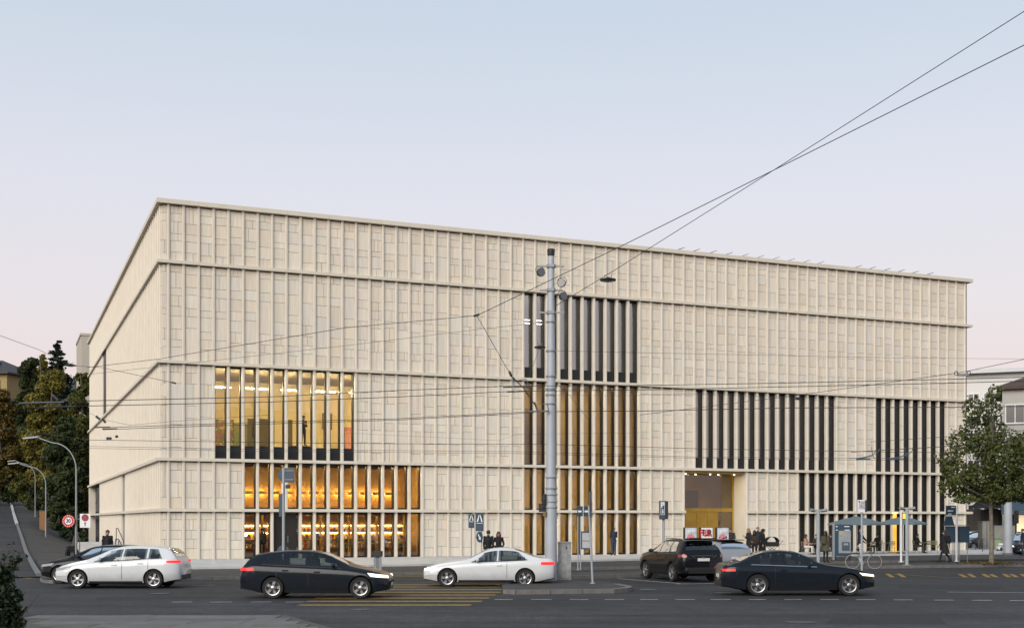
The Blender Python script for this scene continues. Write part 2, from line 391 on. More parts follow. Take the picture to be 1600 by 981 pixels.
# rising ground beside and behind the museum
us = [-160, -110, -80, -60, -45, -34, -27, -22] + [-20, -16, -12, -9, -6.9, -6.5, -5.5, -4.5, -3.5, -2.5, -1.5, -0.5, 0.2] + [3, 8, 15, 25, 40, 60, 80]
vs_ = [-15, -10, -5, 0, 5, 10, 16, 22, 28, 34, 42, 50, 58, 60.5, 66, 72, 80, 90, 105, 122, 140, 156, 175, 200, 230, 265, 300, 350, 420]
b = MB(); vi = {}
for i, u in enumerate(us):
    for j, v in enumerate(vs_):
        p = uv(u, v, terrain(u, v) + 0.012 - (0.06 if u < -21 else 0)); vi[i, j] = len(b.v); b.v.append(tuple(p))
for i in range(len(us) - 1):
    for j in range(len(vs_) - 1):
        if us[i] >= 0.2 - 1e-6 and vs_[j + 1] <= 60.6: continue
        road_ = -20 <= us[i] and us[i + 1] <= -6.5
        b.f.append((vi[i, j], vi[i + 1, j], vi[i + 1, j + 1], vi[i, j + 1])); b.t.append((1, 1, 1))
        b.m.append(0 if road_ else (1 if us[i] >= -6.6 and vs_[j] < 60 or us[i] >= -6.6 and us[i + 1] < 0.3 else 2))
hill_ground = tag(b.build('terrain', [M_asphalt, M_walk, M_soil], smooth=30), kind='structure')

# pavement in front of the museum (granite kerb along the carriageway), photo-measured kerb line
KZ = 0.12
kerb_px = [(63, 902.5), (68, 905.2), (84, 906.2), (120, 904.5), (280, 902), (480, 897.5), (680, 892.5), (880, 887), (1000, 884.5), (1240, 878), (1420, 875), (1600, 872.5), (1760, 871)]
kline = [gp(x, y, KZ) for x, y in kerb_px]
kl = gp(52, 884, KZ)
left_edge = [uv(-6.3, v, 0) for v in (-14.0,)]
back = [uv(75, 3, 0), uv(59, 2, 0), uv(-0.5, 2, 0), uv(-6.2, 2, 0)]
pts = [Vector((p.x, p.y, 0)) for p in left_edge + kline] + [Vector((p.x, p.y, 0)) for p in back]
def walkz(x, y):
    u, v = to_uv((x, y)); return KZ + (max(0.0, terrain(u, v)) if u < 0 else 0)
bmw = MB(); bmw.prism([(p.x, p.y) for p in pts], lambda x, y: -0.05, walkz)
pave = tag(bmw.build('pavement', M_walk), kind='structure')
def kerb_run(parent, line, wdt=0.16, z0=-0.05, z1=KZ + 0.012, side=1, step=1.4):
    """separate kerb stones along a line"""
    n = 0
    for a, c in zip(line[:-1], line[1:]):
        a = Vector((a.x, a.y, 0)); c = Vector((c.x, c.y, 0)); L = (c - a).length; k = max(1, round(L / step)); t = (c - a) / L; nn = Vector((-t.y, t.x, 0)) * side
        for i in range(k):
            p, q = a + t * (L * i / k + 0.012), a + t * (L * (i + 1) / k - 0.012)
            j = RND.uniform(-0.006, 0.006)
            q4 = [p - nn * 0.02, q - nn * 0.02, q + nn * wdt, p + nn * wdt]
            if side < 0: q4.reverse()
            m_ = MB(); m_.prism([(e.x, e.y) for e in q4], z0, z1 + j); m_.build('kerb_stone', M_kerb, parent); n += 1
    return n
kerb_run(pave, kline[:11])
# kerb along the side street
M_kerbpale = mat('worn_granite_kerb', (0.15, 0.155, 0.16), .8, var=.2); vv = -14.2
while vv < 60:
    p, q = uv(-6.56, vv), uv(-6.36, vv + 1.96)
    z0, z1 = terrain(-6.5, vv), terrain(-6.5, vv + 1.96)
    c4 = [uv(-6.58, vv), uv(-6.38, vv), uv(-6.38, vv + 1.96), uv(-6.58, vv + 1.96)]
    m_ = MB(); m_.prism([(e.x, e.y) for e in c4], lambda x, y: terrain(-6.5, to_uv((x, y))[1]) - 0.1, lambda x, y: terrain(-6.5, to_uv((x, y))[1]) + 0.13)
    m_.build('kerb_stone', M_kerbpale, hill_ground); vv += 2.0
for v0, v1 in ((60, 90), (90, 120), (120, 150), (150, 185)):
    c4 = [uv(-6.62, v0 + .02), uv(-6.34, v0 + .02), uv(-6.34, v1), uv(-6.62, v1)]
    m_ = MB(); m_.prism([(e.x, e.y) for e in c4], lambda x, y: terrain(-6.5, to_uv((x, y))[1]) - 0.1, lambda x, y: terrain(-6.5, to_uv((x, y))[1]) + 0.13)
    m_.build('kerb_stone', M_granite, hill_ground)

# pale granite apron on which the museum stands
PZ = 0.22
apx = [(150, 893), (280, 886.5), (480, 884), (660, 881), (860, 876), (1000, 872.5), (1240, 867.5), (1480, 864.0), (1590, 862.8)]
al = [gp(x, y, PZ) for x, y in apx]
al[0] = uv(-1.2, -8.6)
poly = [(p.x, p.y) for p in al] + [(uv(75, 0.5).x, uv(75, 0.5).y), (uv(75, 9).x, uv(75, 9).y), (uv(58, 9).x, uv(58, 9).y), (uv(58, 1.0).x, uv(58, 1.0).y), (uv(0.5, 1.0).x, uv(0.5, 1.0).y), (uv(-1.2, 1.0).x, uv(-1.2, 1.0).y)]
bmw = MB(); bmw.prism(poly, 0.0, PZ)
apron = tag(bmw.build('granite_apron', M_granite), kind='structure')
for i in range(1, 8):                                        # its front step, stone by stone
    a, c = al[i], al[i + 1]; L = (c - a).length; k = max(1, round(L / 1.7)); t = (c - a) / L; nn = Vector((-t.y, t.x, 0))
    for j in range(k):
        p, q = a + t * (L * j / k + 0.008), a + t * (L * (j + 1) / k - 0.008)
        q4 = [p - nn * 0.05, q - nn * 0.05, q + nn * 0.33, p + nn * 0.33]
        m_ = MB(); m_.prism([(e.x, e.y) for e in q4], 0.02, PZ + 0.012 + RND.uniform(0, 0.004)); m_.build('step_stone', M_granite, apron)

# tram stop platform in front of it
ppx = [(884, 899.5), (1000, 896), (1240, 885.5), (1420, 883.0), (1600, 880.5), (1760, 879)]
pfx = [(1760, 875.5), (1600, 877.0), (1420, 879.3), (1240, 882.0), (1000, 891), (890, 894)]
pl = [gp(x, y, 0.14) for x, y in ppx]; pf = [gp(x, y, 0.14) for x, y in pfx]
bmw = MB(); bmw.prism([(p.x, p.y) for p in pl + pf], -0.05, 0.14)
plat = tag(bmw.build('tram_platform', M_walk), kind='structure')
kerb_run(plat, pl[:5], z1=0.152)
# traffic island round the mast
ipx = [(786, 921.0), (806, 922.0), (860, 921.4), (960, 920.2), (982, 918.2), (988, 915.5), (966, 911.5), (945, 908.0), (880, 905.0), (800, 909), (784, 914)]
il = [gp(x, y, 0.13) for x, y in ipx]
bmw = MB(); bmw.prism([(p.x, p.y) for p in il], -0.05, 0.13)
island = tag(bmw.build('traffic_island', M_walk), kind='structure')
kerb_run(island, il[:7], z1=0.142, wdt=0.2)
PAVE_M = [mat('slab_%s' % k, (c, c*.985, c*.965), .88, var=.25, vscale=1.2, bump=.25) for k, c in (('pale', .135), ('mid', .12), ('dull', .105))]
# near pavement the photographer looks across: coarser, paler asphalt, and old concrete slabs
npx = [(-60, 946), (180, 944), (420, 942.5), (470, 945.8), (735, 945.8), (1000, 943.0), (1300, 944), (1700, 946)]
nl = [gp(x, y) for x, y in npx]
sheet('near_pavement', [(-60, 6), (60, 6)] + [(p.x, p.y) for p in reversed(nl)], 0.004, M_asphalt2)
spx = [(30, 968), (140, 962.5), (232, 959.5), (250, 963), (340, 962), (445, 960.5), (600, 1003), (30, 1003)]
slab_base = sheet('concrete_base', [(gp(x, y).x, gp(x, y).y) for x, y in reversed(spx)], 0.007, mat('slab_bed', (0.075, 0.073, 0.07), 0.9, var=0.3))
for r_ in range(9):                                          # concrete slabs in staggered rows
    ya = 961.5 + r_ * 4.6; yb = ya + 4.6
    d0, d1 = gp(0, ya).y, gp(0, yb).y
    x = gp(40, ya).x + RND.uniform(0, .8)
    xe = gp(440 + (ya - 961) * 3.2, ya).x
    while x < xe - 0.3:
        L = RND.choice([1.2, 1.8, 2.4]); x1 = min(x + L, xe)
        if RND.random() < 0.97:
            m_ = MB(); m_.box((x + .01, d1 + .012, 0.0072), (x1 - .01, d0 - .012, 0.016 + RND.uniform(0, .006)))
            m_.build('paving_slab', RND.choice(PAVE_M) if 'PAVE_M' in globals() else M_slabs, slab_base)
        x = x1

# ---- road paint (each mark a part of the road's paint sheet)
road_o = bpy.data.objects['road']
def mark(px, m, z=0.008, name='lane_mark', parent=None):
    q = [gp(x, y) for x, y in px]
    b = MB(); b.add([(p.x, p.y, z) for p in q], [tuple(range(len(q)))])
    return b.build(name, m, parent or road_o)
def dash(x0, x1, y0, y1, th, m, name='lane_dash', z=0.008):
    a, c = gp(x0, y0), gp(x1, y1); t = (c - a).normalized(); n = Vector((-t.y, t.x, 0)) * th / 2
    b = MB(); b.add([tuple(a - n)[:2] + (z,), tuple(c - n)[:2] + (z,), tuple(c + n)[:2] + (z,), tuple(a + n)[:2] + (z,)], [(0, 1, 2, 3)])
    return b.build(name, m, road_o)
for x0, x1 in [(773, 801), (830, 862), (890, 919), (945, 975), (1000, 1028), (1055, 1086), (1110, 1142), (1170, 1197), (1226, 1253), (1282, 1311), (1338, 1368), (1397, 1426), (1460, 1490), (1519, 1550), (1578, 1609)]:
    y = 936.2 + max(0, (x0 - 1300)) * 0.006; dash(x0, x1, y, y, 0.13, M_line)
for x0, x1 in [(268, 300), (328, 362), (392, 424), (446, 476)]: dash(x0, x1, 940.3, 940.0, 0.11, M_line)
for i, (yy, xa, xb) in enumerate([(945.0, 465, 735), (939.2, 478, 752), (934.0, 492, 763), (929.3, 506, 773), (925.0, 520, 783), (920.8, 536, 786), (916.8, 552, 782), (913.3, 566, 792), (899.6, 616, 826), (897.5, 628, 832)]):
    a, c = gp(xa, yy), gp(xb, yy); b = MB()
    b.add([(a.x, a.y - .27, .009), (c.x, c.y - .27, .009), (c.x + .05, c.y + .27, .009), (a.x + .05, a.y + .27, .009)], [(0, 1, 2, 3)]); b.build('crossing_bar', M_yellow, road_o)
dash(1480, 1680, 924.6, 926.2, 0.10, M_line, 'lane_line')
dash(965, 1062, 903.6, 911.2, 0.12, M_line, 'parking_line'); dash(1056, 1130, 912.0, 911.0, 0.12, M_line, 'parking_line'); dash(1010, 1060, 899.0, 898.0, .12, M_line, 'parking_line')
dash(300, 336, 914, 913.6, 0.1, M_line); dash(374, 392, 913, 912.6, .1, M_line)
dash(1000, 1024, 920.5, 920.5, .08, M_line)
# yellow bus-bay marking on the right
dash(1396, 1480, 896.5, 901.8, 0.13, M_yellow, 'bay_line'); dash(1480, 1600, 901.8, 901.0, .13, M_yellow, 'bay_line'); dash(1394, 1520, 896.0, 895.5, .12, M_yellow, 'bay_line')
for x in (1386, 1404, 1500, 1514, 1536, 1548, 1568, 1580, 1596):
    dash(x, x + 9, 896.3 + RND.uniform(-.4, .4), 901.6, 0.20, M_yellow, 'bay_stroke', z=0.0095)
dash(38, 50, 903.2, 902.6, 0.55, M_yellow, 'crossing_bar')
for i in range(2):
    u0 = -14.0 + i * 3.2; q = [uv(u0, 48), uv(u0 + 1.7, 48), uv(u0 + 1.7, 50), uv(u0, 50)]
    b = MB(); b.add([(p.x, p.y, terrain(u0, 48 if k < 2 else 50) + 0.03) for k, p in enumerate(q)], [(0, 1, 2, 3)]); b.build('crossing_bar', M_yellow, hill_ground)
# tram rails in the lane between platform and pavement
for dy in (0.0, 1.0):
    ry = [(880, 889.2 - dy * .8), (1000, 887.0 - dy * .8), (1240, 879.9 - dy * .5), (1600, 875.2 - dy * .4)]
    p = [gp(x, y) for x, y in ry]; b = MB()
    for a, c in zip(p[:-1], p[1:]):
        b.add([(a.x, a.y, .006), (c.x, c.y, .006), (c.x, c.y + .09, .006), (a.x, a.y + .09, .006)], [(0, 1, 2, 3)])
    b.build('tram_rail', M_galv, road_o)
# mended patches, seams and drains in the carriageway
M_patch = asphalt('mended_asphalt', (0.022, 0.0215, 0.023), .3, .25); M_patch2 = asphalt('old_mended_asphalt', (0.042, 0.041, 0.042), .35, .3)
for i, q in enumerate([[(150, 936), (330, 934.5), (330, 931), (150, 932.5)], [(880, 931), (1050, 931), (1052, 927.5), (884, 927.5)], [(1405, 919), (1570, 919.6), (1566, 913), (1404, 912.6)], [(640, 906), (700, 905.6), (700, 903), (640, 903.4)], [(1000, 924), (1090, 924), (1090, 921.5), (1000, 921.5)]]):
    mark(q, M_patch if i % 2 == 0 else M_patch2, .004, 'asphalt_patch')
for i, q in enumerate([[(60, 968), (10, 955), (300, 953), (330, 957)], [(780, 962), (1010, 961), (1030, 955.5), (800, 956)], [(1290, 974), (1480, 975), (1470, 965.5), (1300, 965)]][1:]):
    mark(q, [M_patch2, M_patch][i], .0075, 'asphalt_patch', bpy.data.objects['near_pavement'])
for x, y in ((330, 903.6), (1045, 899.8), (1440, 884.6)):
    p = gp(x, y); b = MB(); b.box((p.x - .28, p.y - .2, .002), (p.x + .28, p.y + .2, .010))
    for k in range(5): b.box((p.x - .24 + k * .11, p.y - .17, .0105), (p.x - .19 + k * .11, p.y + .17, .016))
    b.build('road_gully', M_dark, road_o)
for x, y in ((1130, 926), (560, 952), (250, 927)):
    p = gp(x, y); b = MB(); b.lathe([(0.33, 0.0), (0.33, 0.009), (0.27, 0.009), (0.26, 0.006)], 24); b.build('manhole_cover', M_dark, road_o, (p.x, p.y, 0.004))
# manhole cover in the near pavement
p = gp(1250, 972); b = MB(); b.lathe([(0.36, 0.0), (0.36, 0.012), (0.30, 0.012), (0.29, 0.008)], 24); b.build('manhole_cover', M_dark, bpy.data.objects['near_pavement'], (p.x, p.y, 0.004))
# ------------------------------------------------------------------ the museum
museum = thing('museum_building', 'large cream limestone museum block with slender vertical pilasters and five cornices', 'museum', uv(0, 0, 0), BANG)
ZC = [(3.06, .17), (5.88, .17), (11.29, .17), (16.83, .17), (20.19, .24)]       # cornice tops and thicknesses
ROWS = []; zlo = PZ
for zt, th in ZC: ROWS.append((zlo, zt - th)); zlo = zt
FU0, PITCH, NF = 0.61, 0.8255, 70
LEN, DEP, WS = 58.15, 58.5, 0.30            # cornice length, depth, setback of the wall from the cornice edge
FV, PV, HW = 0.14, 0.235, 0.08              # pilaster front, panel front, half width of a pilaster
fu = lambda k: FU0 + PITCH * k
WIN = {3: [(26, 35)], 2: [(3, 12), (26, 35), (41, 54), (59, 66)], 1: [(5, 17), (26, 35), (51, 66)], 0: [(5, 17), (26, 35), (51, 66)]}
ENT = (40, 45)
def is_win(r, k): return any(a <= k <= b for a, b in WIN.get(r, []))
def is_ent(r, k): return r < 2 and ENT[0] <= k <= ENT[1]
# cornices, in long stone lengths
for r, (zt, th) in enumerate(ZC):
    cor = MB()
    pr = 0.0 if r < 4 else -0.03
    seg = [0.0]; 
    while seg[-1] < LEN - 3.5: seg.append(seg[-1] + (2.476 if seg[-1] > 0 else 2.25))
    seg[-1] = LEN
    if r == 0:   # interrupted by the entrance
        e0, e1 = fu(ENT[0]) + HW, fu(ENT[1] + 1) - HW
        seg = [s for s in seg if s < e0 - .5] + [e0, None, e1] + [s for s in seg if s > e1 + .5]
    first = None
    for a, c in zip(seg[:-1], seg[1:]):
        if a is None or c is None: continue
        m_ = MB(); m_.box((a + (.004 if a > 0 else pr), pr, zt - th), (c - .004, 0.44, zt)); 
        m_.build('cornice_stone', M_cornice, museum)
    v = 0.44
    while v < DEP - .1:
        v1 = min(v + 4.9, DEP); m_ = MB(); m_.box((pr, v + .004, zt - th), (0.44, v1 - .004, zt)); m_.build('cornice_stone', M_cornice, museum); v = v1
    m_ = MB(); m_.box((LEN - .44, 0.445, zt - th), (LEN + (.0 if r < 4 else .03), DEP, zt)); m_.build('cornice', M_cornice, museum)
# pilasters
def pil_prof(front=FV, back=0.42): return [(-HW, back), (-HW, front + .045), (-HW + .03, front), (HW - .03, front), (HW, front + .045), (HW, back)]
pil_mesh = []
for (z0, z1) in ROWS:
    m_ = MB(); m_.prism([(x, y) for x, y in reversed(pil_prof())][::-1], z0, z1 - .002); pil_mesh.append(m_.mesh('pilaster', M_fin))
rest = MB()
for r, (z0, z1) in enumerate(ROWS):
    for k in range(NF):
        if r < 2 and ENT[0] < k <= ENT[1]: continue
        if r == 0 and k == 8: continue
        if k >= 62: rest.prism([(x + fu(k), y) for x, y in pil_prof()], z0, z1 - .002)
        else: place('pilaster', pil_mesh[r], museum, (fu(k), 0, 0))
tag(rest.build('far_pilasters', M_fin, museum), kind='stuff')
side = MB()
for r, (z0, z1) in enumerate(ROWS):
    for k in range(NF):
        v = FU0 + PITCH * k
        if r < 2 and (v > 45 and v < 58 or 21.0 < v < 23.6): continue
        if r == 3 and 37.2 < v < 40.7: continue
        side.prism([(y, x + v) for x, y in reversed(pil_prof())], z0, z1 - .002)
tag(side.build('side_pilasters', M_fin, museum), kind='stuff')
# stone panels
TINTS = [(1, 1, 1.0), (1.03, 1.0, .95), (.97, .955, .93), (1.0, .965, .91), (.93, .955, 1.0), (1.06, 1.05, 1.03), (.92, .87, .80), (1.03, .96, .86), (.96, .98, 1.03), (.99, .99, 1.0), (1.06, 1.06, 1.06)]
COURSES = {0: [.55, .62, .50, .62, .38], 1: [.62, .85, .70, .45], 2: [.52, .62, .75, .45, .62, .55, .70, .62, .42], 3: [.70, .50, .62, .75, .48, .70, .52, .82, .4], 4: [.50, .62, .40, .68, .45, .42]}
def tint(dark=0.0):
    t = RND.choice(TINTS); t = tuple(1 + (c - 1) * .50 for c in t); g = RND.gauss(1, .018) - dark
    return tuple(max(.02, c * g + RND.gauss(0, .006)) for c in t)
def pieces(r, z0, z1, a0, a1, split=True):
    """slabs of one bay: courses share joints along the row, some joints dropped, some slabs split upright"""
    cs = COURSES[r]; tot = sum(cs); z = z0; res = []; zs = [z0]
    for c in cs: z += c * (z1 - z0) / tot; zs.append(z)
    j = [zs[0]] + [q + RND.choice([0, 0, 0, 0, 0, .08, -.08]) for q in zs[1:-1] if RND.random() > .12] + [zs[-1]]
    for p, q in zip(j[:-1], j[1:]):
        x = RND.random()
        if split and x < .26:
            s = a0 + (a1 - a0) * RND.choice([.33, .5, .5, .66, .72]); res += [(a0, s, p, q), (s, a1, p, q)]
        elif split and x < .29:
            w3 = (a1 - a0) / 3; res += [(a0 + w3 * i, a0 + w3 * (i + 1), p, q) for i in range(3)]
        else: res.append((a0, a1, p, q))
    return res
front = []
for r, (z0, z1) in enumerate(ROWS):
    for k in range(-1, NF - 1):
        if k >= 0 and (is_win(r, k) or is_ent(r, k)): continue
        a0 = fu(k) + HW if k >= 0 else WS; a1 = fu(k + 1) - HW
        front += [(r, *q) for q in pieces(r, z0, z1 - .07, a0, a1)]
def shown(p):
    r, a, c, z0, z1 = p; d = 67 + a * DU.y; return (c - a) * (z1 - z0) / d ** 2
order = sorted(range(len(front)), key=lambda i: -shown(front[i])); big = set(order[:300])
g = 0.009
def panel(mb, p, lift):
    r, a, c, z0, z1 = p; mb.tint = tint(); mb.box((a + g, PV - lift, z0 + g), (c - g, PV + .07, z1 - g), skip=('k',))
rest = MB()
for i, p in enumerate(front):
    l = RND.uniform(0, .008)
    if i in big:
        m_ = MB(); panel(m_, p, l); m_.build('stone_panel', M_stone, museum)
    else: panel(rest, p, l)
tag(rest.build('stone_panels', M_stone, museum), kind='stuff')
side = MB()
SLOT = (46.0, 46.9)                                           # tall dark slot in the side wall
for r, (z0, z1) in enumerate(ROWS):
    for k in range(-1, NF - 1):
        v0 = FU0 + PITCH * k + HW if k >= 0 else WS; v1 = FU0 + PITCH * (k + 1) - HW
        vm = (v0 + v1) / 2
        if r < 2 and vm > 45: continue
        if r < 2 and 21.0 < vm < 23.6: continue
        if r == 3 and 37.2 < vm < 40.7: continue
        for (_, p0, p1, q0, q1) in [(0, *q) for q in pieces(r, z0, z1 - .09, v0, v1, split=False)]:
            side.tint = tint(); side.box((PV - RND.uniform(0, .006), p0 + g, q0 + g), (PV + .07, p1 - g, q1 - g), skip=('r',))
tag(side.build('side_stone_panels', M_stone, museum), kind='stuff')
# structural core behind the panels (solid where there is no window)
core = MB()
for r, (z0, z1) in enumerate(ROWS):
    ztop = ZC[r][0] if r < 4 else 20.1
    k = -1
    while k < NF - 1:
        if k >= 0 and (is_win(r, k) or is_ent(r, k)): k += 1; continue
        k1 = k
        while k1 + 1 < NF - 1 and not (is_win(r, k1 + 1) or is_ent(r, k1 + 1)): k1 += 1
        core.box((fu(k) if k >= 0 else WS, PV + .075, z0 - .05), (fu(k1 + 1) if k1 < NF - 2 else LEN - WS, .70, z1 + .05)); k = k1 + 1
    if r == 0: core.box((WS, .445, z1 + .003), (fu(ENT[0]), .72, ztop - .01)); core.box((fu(ENT[1] + 1), .445, z1 + .003), (LEN - WS, .72, ztop - .01))
    else: core.box((WS, .445, z1 + .003), (LEN - WS, .72, ztop - .01))
for a, c, z0, z1 in ((.75, 21.0, 0, 20), (23.6, 45, 0, 20), (45, 58.2, 5.7, 20), (21.0, 23.6, 5.7, 20)):
    if a == .75 or True:
        core.box((PV + .075, a, z0), (.72, c, z1))
core.box((LEN - .75, .75, 0), (LEN - WS, DEP - .3, 20.0)); core.box((WS + .5, DEP - .75, 5.7), (LEN - .8, DEP - .3, 20)); core.box((WS + 3, DEP - .75, 0), (LEN - .8, DEP - .3, 5.68))
core.box((.75, .75, 19.6), (LEN - .8, DEP - .8, 19.95))
core.build('wall_core', M_core, museum)
roof = MB(); roof.box((.5, .5, 19.96), (LEN - .5, DEP - .5, 20.05)); roof.build('roof', M_roof, museum)
# side-wall details: the dark slot, the deep portal at the far end, a pale recess
m_ = MB(); m_.box((.22, 37.15, 11.30), (.312, 40.8, 16.64)); m_.build('slot_window', M_black, museum)
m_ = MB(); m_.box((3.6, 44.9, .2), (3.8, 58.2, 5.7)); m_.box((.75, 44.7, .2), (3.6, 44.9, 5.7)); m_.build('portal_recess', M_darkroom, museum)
m_ = MB(); m_.box((.12, 57.4, .2), (.7, 58.3, 5.70)); m_.build('portal_pier', M_fin, museum)
m_ = MB(); m_.box((.34, 20.9, .2), (.44, 23.7, 5.7)); m_.build('recessed_panel', mat('pale_grey_render', (.36, .35, .33), .8, var=.1), museum)
# roof-light louvres standing above the parapet on the right
lou = MB(); lou.bbox((0, 0, 0), (.62, .7, .04), ry=R(-20)); lm = lou.mesh('skylight_louvre', M_galv)
for x in [1060, 1084, 1110, 1135, 1160, 1184, 1208, 1232, 1256, 1278, 1337, 1359, 1382, 1404, 1426, 1449]:
    t = (x - CX) / F_PX; q = A0 + DV * 2.5; u = (t * q.y - q.x) / (DU.x - t * DU.y)
    place('skylight_louvre', lm, museum, (u, 2.5, 20.84))
    m2 = MB(); m2.box((u - .03, 2.45, 20.0), (u + .03, 2.55, 20.81)); m2.build('louvre_post', M_galv, museum)

# ---- windows
def win_mesh(z0, z1, sill, light=False):
    f = MB(); w2 = PITCH; j = HW + .055
    f.box((0.002, .425, z0), (j, .74, z1)); f.box((w2 - j, .425, z0), (w2 - .002, .74, z1))
    f.box((j, .50, z1 - .10), (w2 - j, .74, z1)); f.box((j, .50, z0), (w2 - j, .74, z0 + .09))
    fm = f.mesh('window', M_black)
    p = MB(); zs = z0 + .09 + sill
    p.add([(j, .66, zs), (w2 - j, .66, zs), (w2 - j, .66, z1 - .1), (j, .66, z1 - .1)], [(0, 1, 2, 3)])
    sm = None
    if sill:
        s_ = MB(); s_.box((HW + .004, .44, z0 + .005), (w2 - HW - .004, .5, z0 + .09 + sill)); s_.box((j, .52, z0 + .092), (w2 - j, .73, z0 + .09 + sill)); sm = s_.mesh('sill_panel', M_spandrel)
    return fm, p, sm
SILL = {(3, 26): .62, (2, 3): .66, (2, 41): .62, (2, 59): .62}
for r, runs in WIN.items():
    z0, z1 = ROWS[r]
    for a, c in runs:
        fm, p, sm = win_mesh(z0, z1, SILL.get((r, a), 0.0))
        dark = (a in (41, 51, 59))
        pm = p.mesh('pane', M_glass_dark if dark else (M_glass_refl if r == 3 else M_glass))
        for k in range(a, c + 1):
            if r == 0 and k in (7, 8): continue
            o = place('window', fm, museum, (fu(k), 0, 0)); place('pane', pm, o)
            if sm: place('sill_panel', sm, o)
# service door in the shop front, two bays wide
z0, z1 = ROWS[0]; u0, u1 = fu(7), fu(9)
m_ = MB(); m_.box((u0 + .002, .43, z0), (u0 + HW + .03, .74, z1)); m_.box((u1 - HW - .03, .43, z0), (u1 - .002, .74, z1)); m_.box((u0 + .12, .45, z1 - .06), (u1 - .12, .74, z1))
door = m_.build('door_frame', M_black, museum)
M_door = mat('dark_bronze_door', (.022, .019, .016), .5, .2, var=.08)
for s in (0, 1):
    a = u0 + .12 + s * (u1 - u0 - .24) / 2; m_ = MB(); m_.box((a + .006, .50, z0 + .02), (a + (u1 - u0 - .24) / 2 - .006, .56, z1 - .065)); dl = m_.build('door', M_door, museum)
    m2 = MB(); hx = a + (.62 if s == 0 else .12); m2.box((hx, .44, z0 + .9), (hx + .03, .49, z0 + 1.3)); m2.build('handle', M_galv, dl)
for zz in (.7, 1.75, 2.55):
    m2 = MB(); m2.box((u1 - .17, .46, zz), (u1 - .14, .50, zz + .14)); m2.build('hinge', M_galv, museum)

# ---- rooms behind the glass: a lining open to the front
def room(u0, u1, v0, v1, z0, z1, mats):
    """mats: floor, ceiling, back, sides"""
    b = MB(); V = [(u0, v0, z0), (u1, v0, z0), (u1, v1, z0), (u0, v1, z0), (u0, v0, z1), (u1, v0, z1), (u1, v1, z1), (u0, v1, z1)]
    for f, mi in (((0, 1, 2, 3), 0), ((4, 7, 6, 5), 1), ((3, 2, 6, 7), 2), ((0, 3, 7, 4), 3), ((1, 5, 6, 2), 3)):
        b.mi = mi; b.add([V[i] for i in f], [(0, 1, 2, 3)])
    bm_ = bmesh.new(); me = b.mesh('room_lining', mats); bm_.from_mesh(me); bmesh.ops.remove_doubles(bm_, verts=bm_.verts, dist=.001); bm_.to_mesh(me); bm_.free()
    return place('room_lining', me, museum)
def strip(u0, u1, v0, v1, z, m, name='light_strip'):
    b = MB(); b.box((u0, v0, z - .04), (u1, v1, z)); return b.build(name, m, museum)
S0, S1 = fu(4) + .5, fu(18) + .3
# shop: double-height room with lit shelves
room(S0, S1, .75, 6.2, PZ, 5.74, [M_darkwood, M_wood, M_wood, M_wood])
gal_band = MB(); gal_band.box((S0 + .01, 4.9, 2.85), (S1 - .01, 6.19, 3.2)); gal_band.build('gallery_floor', M_wood, museum)
for k in range(5, 18):                                         # lit niches on the upper level, with an added board hiding each lamp
    u = fu(k) + .15
    m_ = MB(); m_.box((u + .1, 6.0, 4.08), (u + .62, 6.12, 4.12)); m_.build('niche_light', M_warm, museum)
    m_ = MB(); m_.box((u + .06, 5.93, 4.04), (u + .66, 5.96, 4.22)); m_.build('niche_lamp_shield', M_wood, museum)
for i in range(14):
    strip(S0 + .6 + i * .82, S0 + .95 + i * .82, .95, 1.25, 5.73, M_warmfill)  # kept out of view behind the lintel, put in to light the shop
for k in range(5, 18, 2):
    strip(fu(k), fu(k) + .4, 3.6, 3.75, 2.84, M_warmfill, 'shelf_spot') if False else None
# gallery on the first floor
G0, G1 = fu(2) + .3, fu(13) + 6.0
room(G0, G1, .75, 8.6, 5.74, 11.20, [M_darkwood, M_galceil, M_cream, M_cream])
for i in range(7):
    strip(G0 + .8 + i * 2.1, G0 + 2.0 + i * 2.1, 3.2, 3.26, 10.25, M_striplight)
    strip(G0 + .8 + i * 2.1, G0 + 2.0 + i * 2.1, .85, 1.0, 11.17, M_striplight, 'hidden_fill_strip')  # second row: unseen strips behind the window head, added to brighten the gallery
for (ua, ub, zt) in ((fu(7) + .15, fu(9) + .2, 8.9), (fu(9) + .75, fu(10) + .55, 8.9)):
    m_ = MB(); m_.box((ua, 8.5, 5.76), (ub, 8.58, zt)); m_.build('doorway', mat('shadowed_doorway', (.11, .085, .04), .8), museum)  # flat panels; the shade of the openings is put into their colour
# stair hall rooms in the middle
K0, K1 = fu(26) - .2, fu(36) + 3.0
room(K0, K1, .75, 9.0, 11.4, 16.7, [M_darkwood, M_greywall, M_greywall, M_greywall])
for q in (2.2, 3.4): strip(K0 + .4, K0 + 3.2, q, q + .05, 15.3, M_stripdim)
room(K0, K1, .75, 4.8, 5.98, 11.22, [M_darkwood, M_olive, M_olive, M_olive])
room(K0, K1, .75, 4.8, 3.1, 5.82, [M_darkwood, M_olive, M_olive, M_olive])
room(K0, K1, .75, 4.8, PZ, 3.0, [M_darkwood, M_olive, M_olive, M_olive])
for z in (11.2, 5.8, 2.98):
    for i in range(8): strip(K0 + .6 + i * 1.15, K0 + .95 + i * 1.15, .85, 1.1, z, M_warmfill)  # unseen strips at the window heads, added to light the stair hall
m_ = MB(); m_.box((K0 + .02, 2.6, 7.35), (K0 + 3.6, 2.8, 9.6)); m_.build('balustrade', mat('brown_balustrade', (.10, .06, .025), .6), museum)
